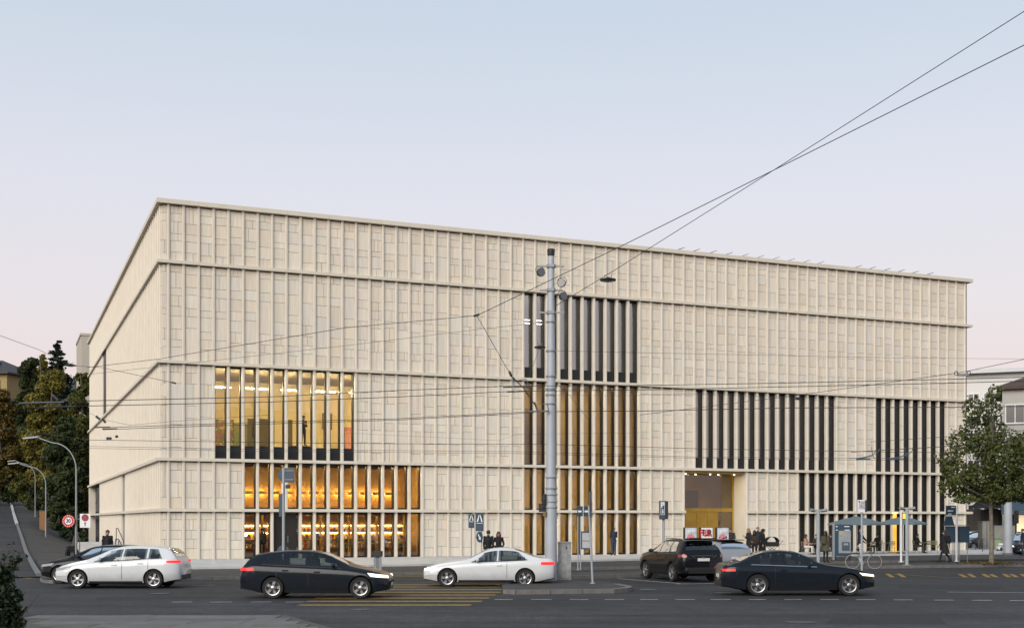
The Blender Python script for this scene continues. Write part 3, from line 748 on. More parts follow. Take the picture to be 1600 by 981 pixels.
# unlit rooms on the right
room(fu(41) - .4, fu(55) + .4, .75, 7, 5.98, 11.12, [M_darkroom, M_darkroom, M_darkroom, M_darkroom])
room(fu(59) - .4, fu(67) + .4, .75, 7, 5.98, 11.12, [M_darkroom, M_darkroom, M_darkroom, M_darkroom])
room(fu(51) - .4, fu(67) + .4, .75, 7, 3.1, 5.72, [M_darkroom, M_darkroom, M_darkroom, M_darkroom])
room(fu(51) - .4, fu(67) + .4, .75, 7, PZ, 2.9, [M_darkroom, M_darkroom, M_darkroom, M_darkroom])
for i in range(3): strip(fu(42 + i * 2) - .06, fu(42 + i * 2) - .02, 1.9, 1.94, 10.3, M_warm)
# entrance: deep stone-lined recess, brass portal, glass above
E0, E1 = fu(ENT[0]) + HW, fu(ENT[1] + 1) - HW; EV = 1.7
m_ = MB(); m_.box((E1 - .001, .43, PZ), (E1 + .30, EV, 5.70)); rv = m_.build('reveal_wall', M_cornice, museum)
m_ = MB(); m_.box((E0 - .30, .43, PZ), (E0 + .001, EV, 5.70)); m_.build('reveal_wall', M_cornice, museum)
m_ = MB(); m_.box((E0, .43, 5.55), (E1, EV, 5.70)); m_.build('reveal_soffit', M_olive, museum)
for i, (a, q) in enumerate(((.5, .9), (1.5, 1.3), (2.4, .9), (3.3, 1.3), (4.3, .9))):
    m_ = MB(); m_.lathe([(.055, 0), (.055, .03), (.04, .06)], 14); m_.build('downlight', emit('downlight_glow', (1, .78, .45), 6) if i == 0 else bpy.data.materials['downlight_glow'], museum, (E0 + a, q, 5.48))
m_ = MB()
m_.box((E0 + .001, EV, 3.0), (E1 - .001, EV + .14, 3.24)); m_.build('brass_transom', M_brass, museum)
for a, c in ((E0 + .001, E0 + .10), (E1 - .14, E1 - .001)):
    m_ = MB(); m_.box((a, EV + .002, PZ), (c, EV + .13, 5.55)); m_.build('brass_jamb', M_brass, museum)
nd = 4; dw = (E1 - E0 - 1.35) / nd
for i in range(nd):
    a = E0 + .12 + i * dw; m_ = MB(); m_.box((a + .008, EV + .03, PZ + .02), (a + dw - .008, EV + .10, 2.98)); dd = m_.build('brass_door', M_brass, museum)
    m2 = MB(); m2.tube([(a + dw - .1, EV - .03, PZ + .8), (a + dw - .1, EV - .03, PZ + 1.5)], .018, 8); m2.build('handle', M_brass, dd)
m_ = MB(); m_.add([(E0 + .10, EV + .07, 3.24), (E1 - .14, EV + .07, 3.24), (E1 - .14, EV + .07, 5.55), (E0 + .10, EV + .07, 5.55)], [(0, 1, 2, 3)]); m_.build('portal_glass', M_glass, museum)
m_ = MB(); m_.add([(E1 - 1.2, EV + .07, PZ), (E1 - .14, EV + .07, PZ), (E1 - .14, EV + .07, 2.98), (E1 - 1.2, EV + .07, 2.98)], [(0, 1, 2, 3)]); m_.build('portal_glass', M_glass, museum)
room(E0 - .3, E1 + 2.0, EV + .16, EV + 4.6, PZ, 5.7, [M_darkwood, M_olive, M_olive, M_cream])
m_ = MB(); m_.box((E1 - 2.2, EV + 4.0, 3.3), (E1 - .4, EV + 4.2, 4.55)); m_.build('hall_opening', M_darkroom, museum)
for i in range(14):
    m_ = MB(); m_.box((E0 + .2 + i * .16, EV + 3.0, 3.25), (E0 + .23 + i * .16, EV + 3.06, 4.5)); m_.build('balustrade_bar', M_brass, museum)
for i in range(2): strip(E0 + 1.0 + i * 1.9, E0 + 1.35 + i * 1.9, EV + .3, EV + .5, 5.69, M_warmfill)  # hidden strips added to warm up the lobby
# ------------------------------------------------------------------ trees, far buildings
def leaf_mesh(name, pts, sizes, nrm_bias, m, rng):
    """many folded leaf faces; pts (n,3)"""
    n = len(pts); d = rng.normal(size=(n, 3)); d /= np.linalg.norm(d, axis=1)[:, None]
    nn = rng.normal(size=(n, 3)) * .8 + nrm_bias; nn /= np.linalg.norm(nn, axis=1)[:, None]
    t = np.cross(d, nn); t /= np.linalg.norm(t, axis=1)[:, None] + 1e-9; b_ = np.cross(nn, t)
    s = sizes[:, None]
    # leaf: base, two shoulders, tip, folded at the mid rib
    v = np.stack([pts - t * s * .55, pts - t * s * .05 + b_ * s * .42 + nn * s * .12, pts + t * s * .55, pts - t * s * .05 - b_ * s * .42 + nn * s * .12], 1).reshape(-1, 3)
    me = bpy.data.meshes.new(name); me.vertices.add(4 * n); me.vertices.foreach_set('co', v.ravel())
    idx = np.arange(4 * n).reshape(n, 4); tri = np.stack([idx[:, [0, 1, 2]], idx[:, [0, 2, 3]]], 1).reshape(-1)
    me.loops.add(6 * n); me.loops.foreach_set('vertex_index', tri); me.polygons.add(2 * n)
    me.polygons.foreach_set('loop_start', np.arange(0, 6 * n, 3)); me.update(calc_edges=True); me.validate()
    me.materials.append(m); return me
def crown_points(rng, n, clumps, shell=.75):
    """clumps: (centre, radii); points favour the outer shell of each clump"""
    vol = np.array([c[1][0] * c[1][1] * c[1][2] for c in clumps]) ** .72; cnt = (n * vol / vol.sum()).astype(int) + 1
    P, N = [], []
    for (c, r), k in zip(clumps, cnt):
        d = rng.normal(size=(k, 3)); d /= np.linalg.norm(d, axis=1)[:, None]
        rad = (rng.random(k) ** (1 / 3)) * (1 - shell) + shell * (1 - .35 * rng.random(k) ** 2)
        wob = 1 + .16 * np.sin(d[:, 0] * 7 + c[0]) * np.cos(d[:, 2] * 6 + c[1]) + .1 * np.sin(d[:, 1] * 13)
        P.append(np.array(c) + d * (rad * wob)[:, None] * np.array(r)); N.append(d + np.array([0, 0, .5]))
    return np.concatenate(P), np.concatenate(N)
def limb_set(b, base, h, r, rng, clumps, n=7):
    b.tube([base, (base[0] + rng.normal() * .02 * h, base[1], base[2] + h * .45), (base[0] + rng.normal() * .03 * h, base[1] + rng.normal() * .03 * h, base[2] + h * .92)], [r, r * .75, r * .2], 8)
    for c, rr in clumps[:n]:
        z = base[2] + h * rng.uniform(.3, .6); mid = ((base[0] + c[0]) / 2, (base[1] + c[1]) / 2, (z + c[2]) / 2 + .1 * h * rng.random() * .3)
        b.tube([(base[0], base[1], z), mid, c], [r * .42, r * .28, r * .1], 6)
def tree(name, label, base, h, rad, m, seed, leaf=.35, n=6000, crown_lo=.25, bark=None, group=None, nclump=44, taper=.6, cat='tree', flat=1.0):
    rng = np.random.default_rng(seed); t = thing(name, label, cat, base, 0, group); clumps = []
    for i in range(nclump):
        f = (i + rng.random() * .8) / nclump; z = h * (crown_lo + (1 - crown_lo) * (.06 + .86 * f))
        rr = rad * (1 - taper * abs(f - .33) / .67 if f > .33 else .62 + .38 * f / .33); a = rng.random() * 6.283; q = rr * math.sqrt(rng.random()) * .78
        s = rad * rng.uniform(.20, .46) * (1 - .35 * f)
        clumps.append(((q * math.cos(a), q * math.sin(a) * flat, z), (s * 1.15, s * 1.15 * flat, s * rng.uniform(.75, 1.0))))
    P, N = crown_points(rng, int(n * 2.6), clumps, .55)
    me = leaf_mesh('crown', P, leaf * .66 * rng.uniform(.5, 1.35, len(P)), N, m, rng); place('crown', me, t)
    b = MB(); limb_set(b, (0, 0, -.1), h, max(.1, h * .018), rng, clumps); b.build('trunk', bark or M_bark, t, smooth=50)
    return t
def conifer(name, label, base, h, rad, m, seed, n=5000, leaf=.4):
    rng = np.random.default_rng(seed); t = thing(name, label, 'conifer', base); P = []; N = []; b = MB()
    b.tube([(0, 0, -.1), (0, 0, h * .5), (0, 0, h * .98)], [h * .016, h * .011, h * .003], 7)
    lev = 26
    for i in range(lev):
        f = i / (lev - 1); z0_ = h * (.18 + .79 * f); rl = rad * (1 - f) ** .8 * rng.uniform(.8, 1.15) + .3; k = 7
        for j in range(k):
            z = z0_ + rng.normal() * .022 * h; a = 6.283 * (j + rng.random() * .7) / k; L = rl * rng.uniform(.7, 1.1)
            e = np.array([math.cos(a) * L, math.sin(a) * L, z + L * rng.uniform(-.05, .18)]); b.tube([(0, 0, z - L * .05), tuple(e)], [.05, .015], 4, caps=False)
            q = max(4, int(n / lev / k)); tt = .2 + .85 * rng.random(q) ** .6
            P.append(np.array([0, 0, z - L * .05]) * (1 - tt)[:, None] + e * tt[:, None] + rng.normal(size=(q, 3)) * np.array([.16, .16, .10]) * L * .9); N.append(np.tile([0, 0, 1.0], (q, 1)))
    P = np.concatenate(P); N = np.concatenate(N)
    place('crown', leaf_mesh('crown', P, leaf * rng.uniform(.6, 1.2, len(P)), N, m, rng), t); b.build('trunk', M_bark, t)
    return t
def tree_px(name, label, x, ytop, depth, wpx, m, seed, **kw):
    X = (x - CX) / F_PX * depth; u, v = to_uv((X, depth)); z = terrain(u, v); h = CAMZ + (HY - ytop) / F_PX * depth - z
    return tree(name, label, (X, depth, z), h, wpx / 2 / F_PX * depth, m, seed, **kw)
GL = 'trees on the slope left of the museum'
tree_px('yellowing_tree', 'broad yellow-green tree, tallest of the front trees beside the museum', 76, 569, 150, 90, L_yellow, 1, leaf=.5, n=9000, group=GL, crown_lo=.15, nclump=36)
tree_px('green_tree', 'green tree tucked against the museum side wall edge', 128, 566, 142, 64, L_mix, 2, leaf=.48, n=6500, group=GL, crown_lo=.1)
tree_px('dark_tree', 'dark green rounded tree behind the yellowing one, left of the pine', 47, 547, 200, 62, L_green, 3, leaf=.6, n=7000, group=GL)
tree_px('rusty_tree', 'rust-orange autumn tree at the left picture edge', -4, 598, 150, 78, L_rust, 4, leaf=.5, n=6500, group=GL, crown_lo=.2)
tree_px('shaded_tree', 'dark shaded tree low down behind the street lamps', 100, 640, 132, 78, L_green, 5, leaf=.48, n=7000, group=GL, crown_lo=.05)
tree_px('shaded_tree', 'olive tree low beside the museum wall, right of the street lamps', 128, 640, 137, 50, L_mix, 25, leaf=.48, n=5000, group=GL, crown_lo=.0)
tree_px('shaded_tree', 'dark tree over the crest of the side street', 24, 622, 190, 60, L_green, 6, leaf=.6, n=6500, group=GL, crown_lo=.05)
tree_px('shaded_tree', 'low dark tree above the side street at the left picture edge', -2, 668, 175, 70, L_green, 7, leaf=.55, n=5000, group=GL, crown_lo=.05)
tree_px('small_tree', 'small brownish tree in front of the house, left of the yellowing tree', 42, 660, 165, 60, L_mix, 8, leaf=.5, n=5500, group=GL, crown_lo=.05)
tree_px('thin_tree', 'slim light-crowned tree just left of the pine', 66, 541, 190, 26, L_yellow, 19, leaf=.5, n=2200, group=GL, crown_lo=.4)
X = (90 - CX) / F_PX * 195; conifer('pine_tree', 'dark pine rising above the broadleaf trees by the museum', (X, 195, terrain(*to_uv((X, 195)))), CAMZ + (HY - 531) / F_PX * 195 - terrain(*to_uv((X, 195))), 4.6, L_pine, 9, leaf=.5, n=11000)
# shrubs along the upper end of the pavement
for i, (x, d, hh, ww) in enumerate([(92, 128, 4.0, 40), (112, 124, 3.6, 44), (76, 138, 4.4, 40), (130, 122, 3.4, 36), (58, 160, 5.0, 44), (30, 205, 6, 50), (8, 215, 7, 50)]):
    X = (x - CX) / F_PX * d; z = terrain(*to_uv((X, d)))
    lab = ['shrub behind the speed limit sign', 'shrub right of the speed limit sign under the trees', 'shrub behind the nearest street lamp pair', 'shrub against the museum portal end', 'shrub beside the second bend of kerb', 'shrub over the crest of the street', 'shrub at the far left end of the street'][i]
    tree('shrub', 'dark evergreen ' + lab, (X, d, z), hh, ww / 2 / F_PX * d, L_hedge if i % 2 else L_green, 40 + i, leaf=.34, n=3500, crown_lo=.0, nclump=22, cat='shrub', group='shrubs at the top of the pavement')
# distant wooded hill
rng = np.random.default_rng(77)
hv = []; hb = MB(); HD = 820.0
P_ = []
for i in range(25):
    x = -560 + i * 22; row = []
    for j in range(12):
        y = HD + j * 28; top = 112 * math.exp(-((x + 420) / 260) ** 2) + 8; f = math.sin(min(1, j / 8) * math.pi / 2)
        row.append((x, y, -2 + top * f * (1 + .05 * math.sin(x * .05 + j))))
    P_.append(row)
hb.grid(P_); tag(hb.build('hill', M_soil, smooth=60), kind='structure')
arr = np.array(P_).reshape(-1, 3); k = 9000; ii = rng.integers(0, len(arr), k)
pts_ = arr[ii] + rng.normal(size=(k, 3)) * np.array([11, 12, 2.0]) + np.array([0, 0, 2.5])
tag(place('distant_wood', leaf_mesh('distant_wood', pts_, rng.uniform(2.0, 4.6, k), np.tile([0, -.6, .8], (k, 1)), L_far, rng)), 'grey-green wooded hill on the skyline at the far left', 'wood', kind='stuff')
# house with dark roof on the slope, far left
hz = terrain(*to_uv((-97, 228))) 
hp = at(2, 603, 230); hs = thing('hillside_house', 'ochre house with dark hipped roof and dormer among the trees', 'house', (hp.x, hp.y, 12.0), R(-14))
wz = hp.z - 12
b = MB(); b.box((-12, -4, 0), (4.2, 6, wz + 2.0)); b.build('wall', mat('ochre_render', (.30, .22, .10), .85, var=.1), hs)
for i in range(5):
    b = MB(); b.box((-9.5 + i * 2.8, -4.08, wz - 1.9), (-8.4 + i * 2.8, -3.98, wz + .6)); wd = b.build('window', M_black, hs); b = MB(); b.box((-9.6 + i * 2.8, -4.14, wz - 2.05), (-8.3 + i * 2.8, -4.0, wz - 1.92)); b.build('sill', M_granite, wd)
b = MB(); z = wz + 2.0; b.add([(-13, -5, z), (5.2, -5, z), (5.2, 7, z), (-13, 7, z), (-7, 1, z + 3.0), (-.5, 1, z + 3.0), (-13, -5, z - .3), (5.2, -5, z - .3), (5.2, 7, z - .3), (-13, 7, z - .3)],
    [(0, 1, 5, 4), (1, 2, 5), (2, 3, 4, 5), (3, 0, 4), (6, 7, 1, 0), (7, 8, 2, 1), (8, 9, 3, 2), (9, 6, 0, 3), (9, 8, 7, 6)]); rf = b.build('roof', mat('dark_slate_roof', (.035, .035, .04), .6, var=.2), hs)
b = MB(); b.box((-3.4, -4.2, z + .35), (.2, -.6, z + 2.2)); b.box((-3.7, -4.5, z + 2.2), (.5, -.5, z + 2.4)); dm = b.build('dormer', mat('dormer_lead', (.10, .11, .13), .5), hs)
b = MB(); b.box((-2.9, -4.26, z + .8), (-1.7, -4.19, z + 1.9)); b.build('window', mat('pale_window', (.40, .42, .46), .2), hs)
# pale stone tower behind the museum
tp = at(139, 560, 160); ts_ = thing('stone_tower', 'pale concrete tower block rising behind the museum\'s far corner', 'building', (tp.x, tp.y, 2), BANG)
TH = CAMZ + (HY - 521) / F_PX * 160 - 2
b = MB(); b.box((-.9, 0, 0), (9, 10, TH)); b.build('wall', mat('pale_concrete', (.42, .39, .34), .8, var=.06), ts_)
M_rib = mat('tower_rib', (.46, .43, .37), .8)
for i in range(5):
    b = MB(); b.box((-1.05, .4 + i * 2.1, 3), (-.88, .75 + i * 2.1, TH - .4)); b.build('rib', M_rib, ts_)
    b = MB(); b.box((-.96, 1.15 + i * 2.1, 5), (-.895, 2.1 + i * 2.1, TH - 8.0)); b.build('window', M_black, ts_)
for zz in (TH - .3, TH - 7.6):
    b = MB(); b.box((-1.1, -.1, zz), (9.1, 10.1, zz + .3)); b.build('band', M_rib, ts_)
# ---- right background street
def block(name, label, org, rz, Lx, Ly, H, m, cols, rows, wsz, z0, dz, dx0, dx, roof=None, roofm=None, frame=True, glassm=None):
    t = thing(name, label, 'building', org, rz)
    b = MB(); b.box((0, 0, 0), (Lx, Ly, H)); b.build('wall', m, t)
    gm = glassm or mat(name + '_panes', (.035, .04, .045), .15)
    for i in range(cols):
        for j in range(rows):
            x = dx0 + i * dx; z = z0 + j * dz; b = MB()
            b.box((x - .08, -.06, z - .08), (x + wsz[0] + .08, -.005, z + wsz[1] + .08)); f = b.build('window', M_signwhite, t)
            for s in (0, 1):
                b = MB(); hw = (wsz[0] - .08) / 2; b.box((x + s * (hw + .08), -.075, z), (x + hw + s * (hw + .08), -.03, z + wsz[1])); b.build('pane', gm, f)
            b = MB(); b.box((x - .12, -.16, z - .16), (x + wsz[0] + .12, -.005, z - .085)); b.build('sill', M_granite, f)
    if roof: roof(t, Lx, Ly, H)
    return t
def dark_roof(t, Lx, Ly, H):
    b = MB(); o = .5; b.add([(-o, -o, H), (Lx + o, -o, H), (Lx + o, Ly + o, H), (-o, Ly + o, H), (5, Ly / 2, H + 2.4), (Lx - 5, Ly / 2, H + 2.4), (-o, -o, H - .3), (Lx + o, -o, H - .3), (Lx + o, Ly + o, H - .3), (-o, Ly + o, H - .3)],
        [(0, 1, 5, 4), (1, 2, 5), (2, 3, 4, 5), (3, 0, 4), (6, 7, 1, 0), (7, 8, 2, 1), (8, 9, 3, 2), (9, 6, 0, 3), (9, 8, 7, 6)]); b.build('roof', mat('brown_tile_roof', (.07, .045, .035), .8, var=.3, vscale=1), t)
p = at(1566, 860, 118); block('rendered_house', 'grey rendered house with dark tiled roof behind the street tree', (p.x, p.y, 0), R(-22), 20, 12, CAMZ + (HY - 604) / F_PX * 118, mat('grey_render', (.40, .385, .36), .85, var=.06), 4, 4, (1.6, 1.7), 2.6, 3.1, .35, 2.7, dark_roof)
def flat_top(t, Lx, Ly, H):
    b = MB(); b.box((-.7, -.9, H), (Lx + 1, Ly, H + .35)); b.build('roof_slab', mat('pale_zinc', (.40, .42, .44), .5, .3), t)
    b = MB(); b.box((1.2, 2.5, H + .35), (Lx, Ly, H + .8)); b.build('roof_upstand', M_granite, t)
p = at(1506, 860, 140); block('white_office', 'white flat-roofed building beyond the museum\'s right end', (p.x, p.y, 0), R(-22), 7.2, 12, CAMZ + (HY - 585) / F_PX * 140, mat('white_render', (.62, .61, .60), .8, var=.04), 4, 6, (1.1, 1.2), 3.0, 2.55, .5, 1.7, flat_top)
p = at(1640, 860, 160); tree('roof_tree', 'yellow-brown tree top showing over the tiled roof', (at(1594, 700, 165).x, 165, 0), CAMZ + (HY - 574) / F_PX * 165, 3.2, L_yellow, 55, leaf=.5, n=3000, crown_lo=.5)
# shop front with awning under the grey house
p = at(1572, 858, 110); t = thing('shop_front', 'dark shop front with slate awning and lit window at right picture edge', 'shop', (p.x, p.y, 0), R(-22))
b = MB(); b.box((0, 0, 0), (12, 4, 4.4)); b.build('wall', mat('dark_shop_front', (.05, .05, .055), .7), t)
b = MB(); b.add([(-.4, -1.6, 3.3), (12, -1.6, 3.3), (12, .1, 4.3), (-.4, .1, 4.3), (-.4, -1.6, 2.95), (12, -1.6, 2.95)], [(0, 1, 2, 3), (4, 5, 1, 0)]); b.build('awning', M_slate, t)
b = MB(); b.box((.9, -.06, 1.2), (3.2, -.01, 2.9)); b.build('lit_window', emit('lit_shop_window', (1.0, .72, .42), .8), t)
# walls closing the side street
p = at(1506, 858, 128); t = thing('street_wall', 'dark wooden hoarding across the side street behind parked cars', 'hoarding', (p.x, p.y, 0), R(3))
for i in range(14):
    b = MB(); b.box((i * .62, 0, 0), (i * .62 + .6, .1, 3.6 + .05 * (i % 3))); b.build('board', mat('weathered_board_%d' % (i % 3), (.06 + .02 * (i % 3), .055 + .018 * (i % 3), .05 + .015 * (i % 3)), .85) if i < 3 else bpy.data.materials['weathered_board_%d' % (i % 3)], t)
b = MB(); b.add([(-.2, -1.8, 3.7), (5.8, -1.8, 3.7), (5.8, .1, 5.6), (3.4, .1, 6.2)], [(0, 1, 2, 3)]); b.build('canopy', M_dark, t)
# ---- young plane tree on the platform
tp = gp(1549, 881, .14); H_ = CAMZ + (HY - 606) / F_PX * tp.y - .14
t = thing('plane_tree', 'leafy young plane tree with pale trunk on the tram platform', 'tree', (tp.x, tp.y, .14))
rng = np.random.default_rng(12); clumps = []
for (x, y, w_, h_) in [(1520, 640, 20, 26), (1512, 690, 26, 28), (1505, 735, 34, 26), (1497, 760, 30, 20), (1545, 670, 34, 30), (1552, 720, 40, 34), (1560, 765, 40, 18), (1590, 700, 34, 30), (1600, 750, 44, 26), (1528, 770, 34, 14), (1540, 700, 34, 30), (1582, 735, 34, 24), (1530, 620, 10, 14), (1548, 640, 22, 24), (1480, 752, 12, 10), (1620, 720, 30, 34), (1490, 715, 20, 14), (1566, 672, 22, 26), (1575, 775, 30, 12), (1610, 775, 26, 12), (1545, 748, 40, 30), (1522, 745, 34, 26), (1565, 700, 36, 34), (1550, 778, 44, 10), (1500, 780, 22, 8), (1478, 735, 12, 10), (1536, 690, 30, 26)]:
    q = at(x, y, tp.y); s = tp.y / F_PX
    clumps.append(((q.x - tp.x, rng.normal() * 1.0, q.z - .14), (w_ * s * .80, max(.8, w_ * s * .85), h_ * s * .85)))
P, N = crown_points(rng, 13000, clumps, .5)
place('crown', leaf_mesh('crown', P, .145 * rng.uniform(.5, 1.4, len(P)), N, L_plane, rng), t)
b = MB(); b.tube([(0, 0, -.1), (.02, 0, 1.2), (-.03, 0, 3.0), (.03, .05, 5.0), (-.02, 0, H_ - 1.0)], [.135, .10, .09, .065, .022], 10)
for c, rr in clumps: b.tube([(0, 0, min(c[2] - .4, 2.6 + .42 * (c[2] - 2.6))), (c[0] * .5, c[1] * .5, c[2] * .6 + 1.2), c], [.04, .028, .009], 6)
b.build('trunk', M_barkpale, t, smooth=50)
k = 600; pp = np.stack([rng.normal(size=k) * .75, rng.normal(size=k) * .35, rng.random(k) * .10], 1)
tag(place('tree_pit_plants', leaf_mesh('tree_pit_plants', pp, rng.uniform(.05, .12, k), np.tile([0, 0, 1.0], (k, 1)), L_rust, rng), None, (tp.x, tp.y, .15)), 'low leafy ground cover round the tree trunk', 'ground cover', kind='stuff')
# ---- dark bush in the lower left corner, near the camera
bp_ = at(4, 960, 17.0); t = thing('laurel_bush', 'dark glossy laurel bush in the lower left corner', 'bush', (bp_.x - .1, bp_.y, 0))
rng = np.random.default_rng(5); clumps = []
for (x, y, w_) in [(-6, 905, 22), (8, 925, 20), (2, 950, 26), (-8, 975, 34), (10, 965, 16), (22, 930, 13), (26, 950, 10), (14, 900, 14), (24, 975, 12), (-14, 930, 30), (6, 1000, 26), (-6, 1040, 34), (4, 893, 12)]:
    q = at(x, y, 17.0); s = 17 / F_PX; clumps.append(((q.x - bp_.x + .1, rng.normal() * .12, q.z), (w_ * s, w_ * s, w_ * s * .9)))
P, N = crown_points(rng, 3800, clumps, .5)
place('foliage', leaf_mesh('foliage', P, .062 * rng.uniform(.6, 1.4, len(P)), N, L_hedge, rng), t)
SP, SN, SZ = [], [], []; shoots = MB()
for i in range(46):                                     # loose upright shoots breaking the outline
    c_ = np.array(clumps[rng.integers(len(clumps))][0]); a_ = rng.uniform(-.2, 3.3); L_ = rng.uniform(.14, .34); dr = np.array([math.cos(a_) * .8, rng.normal() * .3, abs(math.sin(a_)) + .35]); dr /= np.linalg.norm(dr)
    st_ = c_ + dr * .12; shoots.tube([tuple(st_), tuple(st_ + dr * L_)], [.006, .003], 4)
    for j in range(9): SP.append(st_ + dr * L_ * (j + 1) / 9 + rng.normal(size=3) * .018); SN.append(dr + rng.normal(size=3) * .7); SZ.append(.075 * rng.uniform(.6, 1.2))
place('shoot_leaves', leaf_mesh('shoot_leaves', np.array(SP), np.array(SZ), np.array(SN), L_hedge, rng), t); tag(shoots.build('shoots', M_bark, t), kind='stuff')
b = MB()
for i in range(9): b.tube([(rng.normal() * .08, rng.normal() * .06, -.02), (rng.normal() * .15, rng.normal() * .1, .7), (rng.normal() * .25, rng.normal() * .12, 1.35)], [.02, .014, .005], 5)
b.build('stem', M_bark, t)

# ---- the other side of the square, mirrored in the lower windows
for i, (x, y, L_, H_, c) in enumerate([(-95, -62, 46, 19, (.26, .24, .21)), (-44, -70, 52, 23, (.20, .19, .18)), (14, -66, 44, 20, (.28, .26, .23)), (64, -58, 56, 21, (.22, .20, .19))]):
    block('square_house', ['tall plastered house facing the museum, outermost on one side', 'darker town house facing the museum across the square', 'pale town house facing the museum across the square', 'long house closing the square opposite the museum'][i], (x + L_, y, 0), math.pi, L_, 12, H_, mat('square_render_%d' % i, c, .85, var=.1), 8, 5, (1.5, 2.1), 1.6, 3.6, 1.8, L_ / 8.4, dark_roof)
# ------------------------------------------------------------------ vehicles
def paint(name, c, rough=0.28, metal=0.0):
    m, n, b = newmat(name); b.inputs['Base Color'].default_value = col4(c); b.inputs['Roughness'].default_value = rough; b.inputs['Metallic'].default_value = metal
    dk = max(c) < .1; b.inputs['Coat Weight'].default_value = .35 if dk else .7; b.inputs['Coat Roughness'].default_value = .03; b.inputs['Specular IOR Level'].default_value = .12 if dk else .4
    t = n.nodes.new('ShaderNodeTexCoord'); sx = n.nodes.new('ShaderNodeSeparateXYZ'); n.links.new(t.outputs['Object'], sx.inputs[0])
    no = n.nodes.new('ShaderNodeTexNoise'); no.inputs['Scale'].default_value = 5; no.inputs['Detail'].default_value = 5; n.links.new(t.outputs['Object'], no.inputs['Vector'])
    a = n.nodes.new('ShaderNodeMath'); a.operation = 'MULTIPLY_ADD'; a.inputs[1].default_value = .35; n.links.new(no.outputs['Fac'], a.inputs[0]); n.links.new(sx.outputs['Z'], a.inputs[2])
    r = n.nodes.new('ShaderNodeMapRange'); r.inputs['From Min'].default_value = .35; r.inputs['From Max'].default_value = .75; r.inputs['To Min'].default_value = .10 if dk else .35; r.inputs['To Max'].default_value = 0
    n.links.new(a.outputs[0], r.inputs['Value'])                       # road dust on the sills
    mx = n.nodes.new('ShaderNodeMix'); mx.data_type = 'RGBA'; mx.inputs[6].default_value = col4(c); mx.inputs[7].default_value = (.10, .095, .09, 1)
    n.links.new(r.outputs[0], mx.inputs[0]); n.links.new(mx.outputs[2], b.inputs['Base Color'])
    return m
def wheel_meshes(r, wd, spokes=5, double=True):
    Mx = Euler((R(90), 0, 0)).to_matrix().to_4x4()
    ty = MB(); rr = r * .66
    ty.lathe([(rr, -wd / 2 + .01), (r * .93, -wd / 2), (r * .985, -wd / 2 + .03), (r, -wd / 4), (r, wd / 4), (r * .985, wd / 2 - .03), (r * .93, wd / 2), (rr, wd / 2 - .01)], 32, Mx, caps=False)
    rim = MB(); M2 = Mx
    rim.lathe([(rr * 1.02, wd / 2 - .035), (rr * 1.03, wd / 2 - .005), (rr * .93, wd / 2 - .012), (rr * .90, wd / 2 - .06)], 32, M2, caps=False)
    for i in range(spokes):
        a = 6.283 * i / spokes
        for s in ((-.13, .13) if double else (0,)):
            p0 = Vector((math.cos(a + s * .6) * .05, 0, math.sin(a + s * .6) * .05)); p1 = Vector((math.cos(a + s) * rr * .95, 0, math.sin(a + s) * rr * .95)); y = -(wd / 2 - .03)
            tdir = (p1 - p0).normalized(); nn = Vector((-tdir.z, 0, tdir.x)) * (.022 if double else .035)
            q = [p0 - nn, p1 - nn * .8, p1 + nn * .8, p0 + nn]
            rim.add([(e.x, y, e.z) for e in q] + [(e.x, y + .03, e.z) for e in q], [(3, 2, 1, 0), (4, 5, 6, 7), (0, 1, 5, 4), (1, 2, 6, 5), (2, 3, 7, 6), (3, 0, 4, 7)])
    rim.lathe([(.065, wd / 2 - .05), (.065, wd / 2 - .015), (.04, wd / 2 - .005)], 16, M2)
    br = MB(); br.lathe([(rr * .92, -wd / 2 + .02), (rr * .92, wd / 2 - .075)], 24, M2)
    return ty.mesh('tyre', M_rubber, 40), rim.mesh('rim', M_rim, 30), br.mesh('brake_disc', M_rimdark)
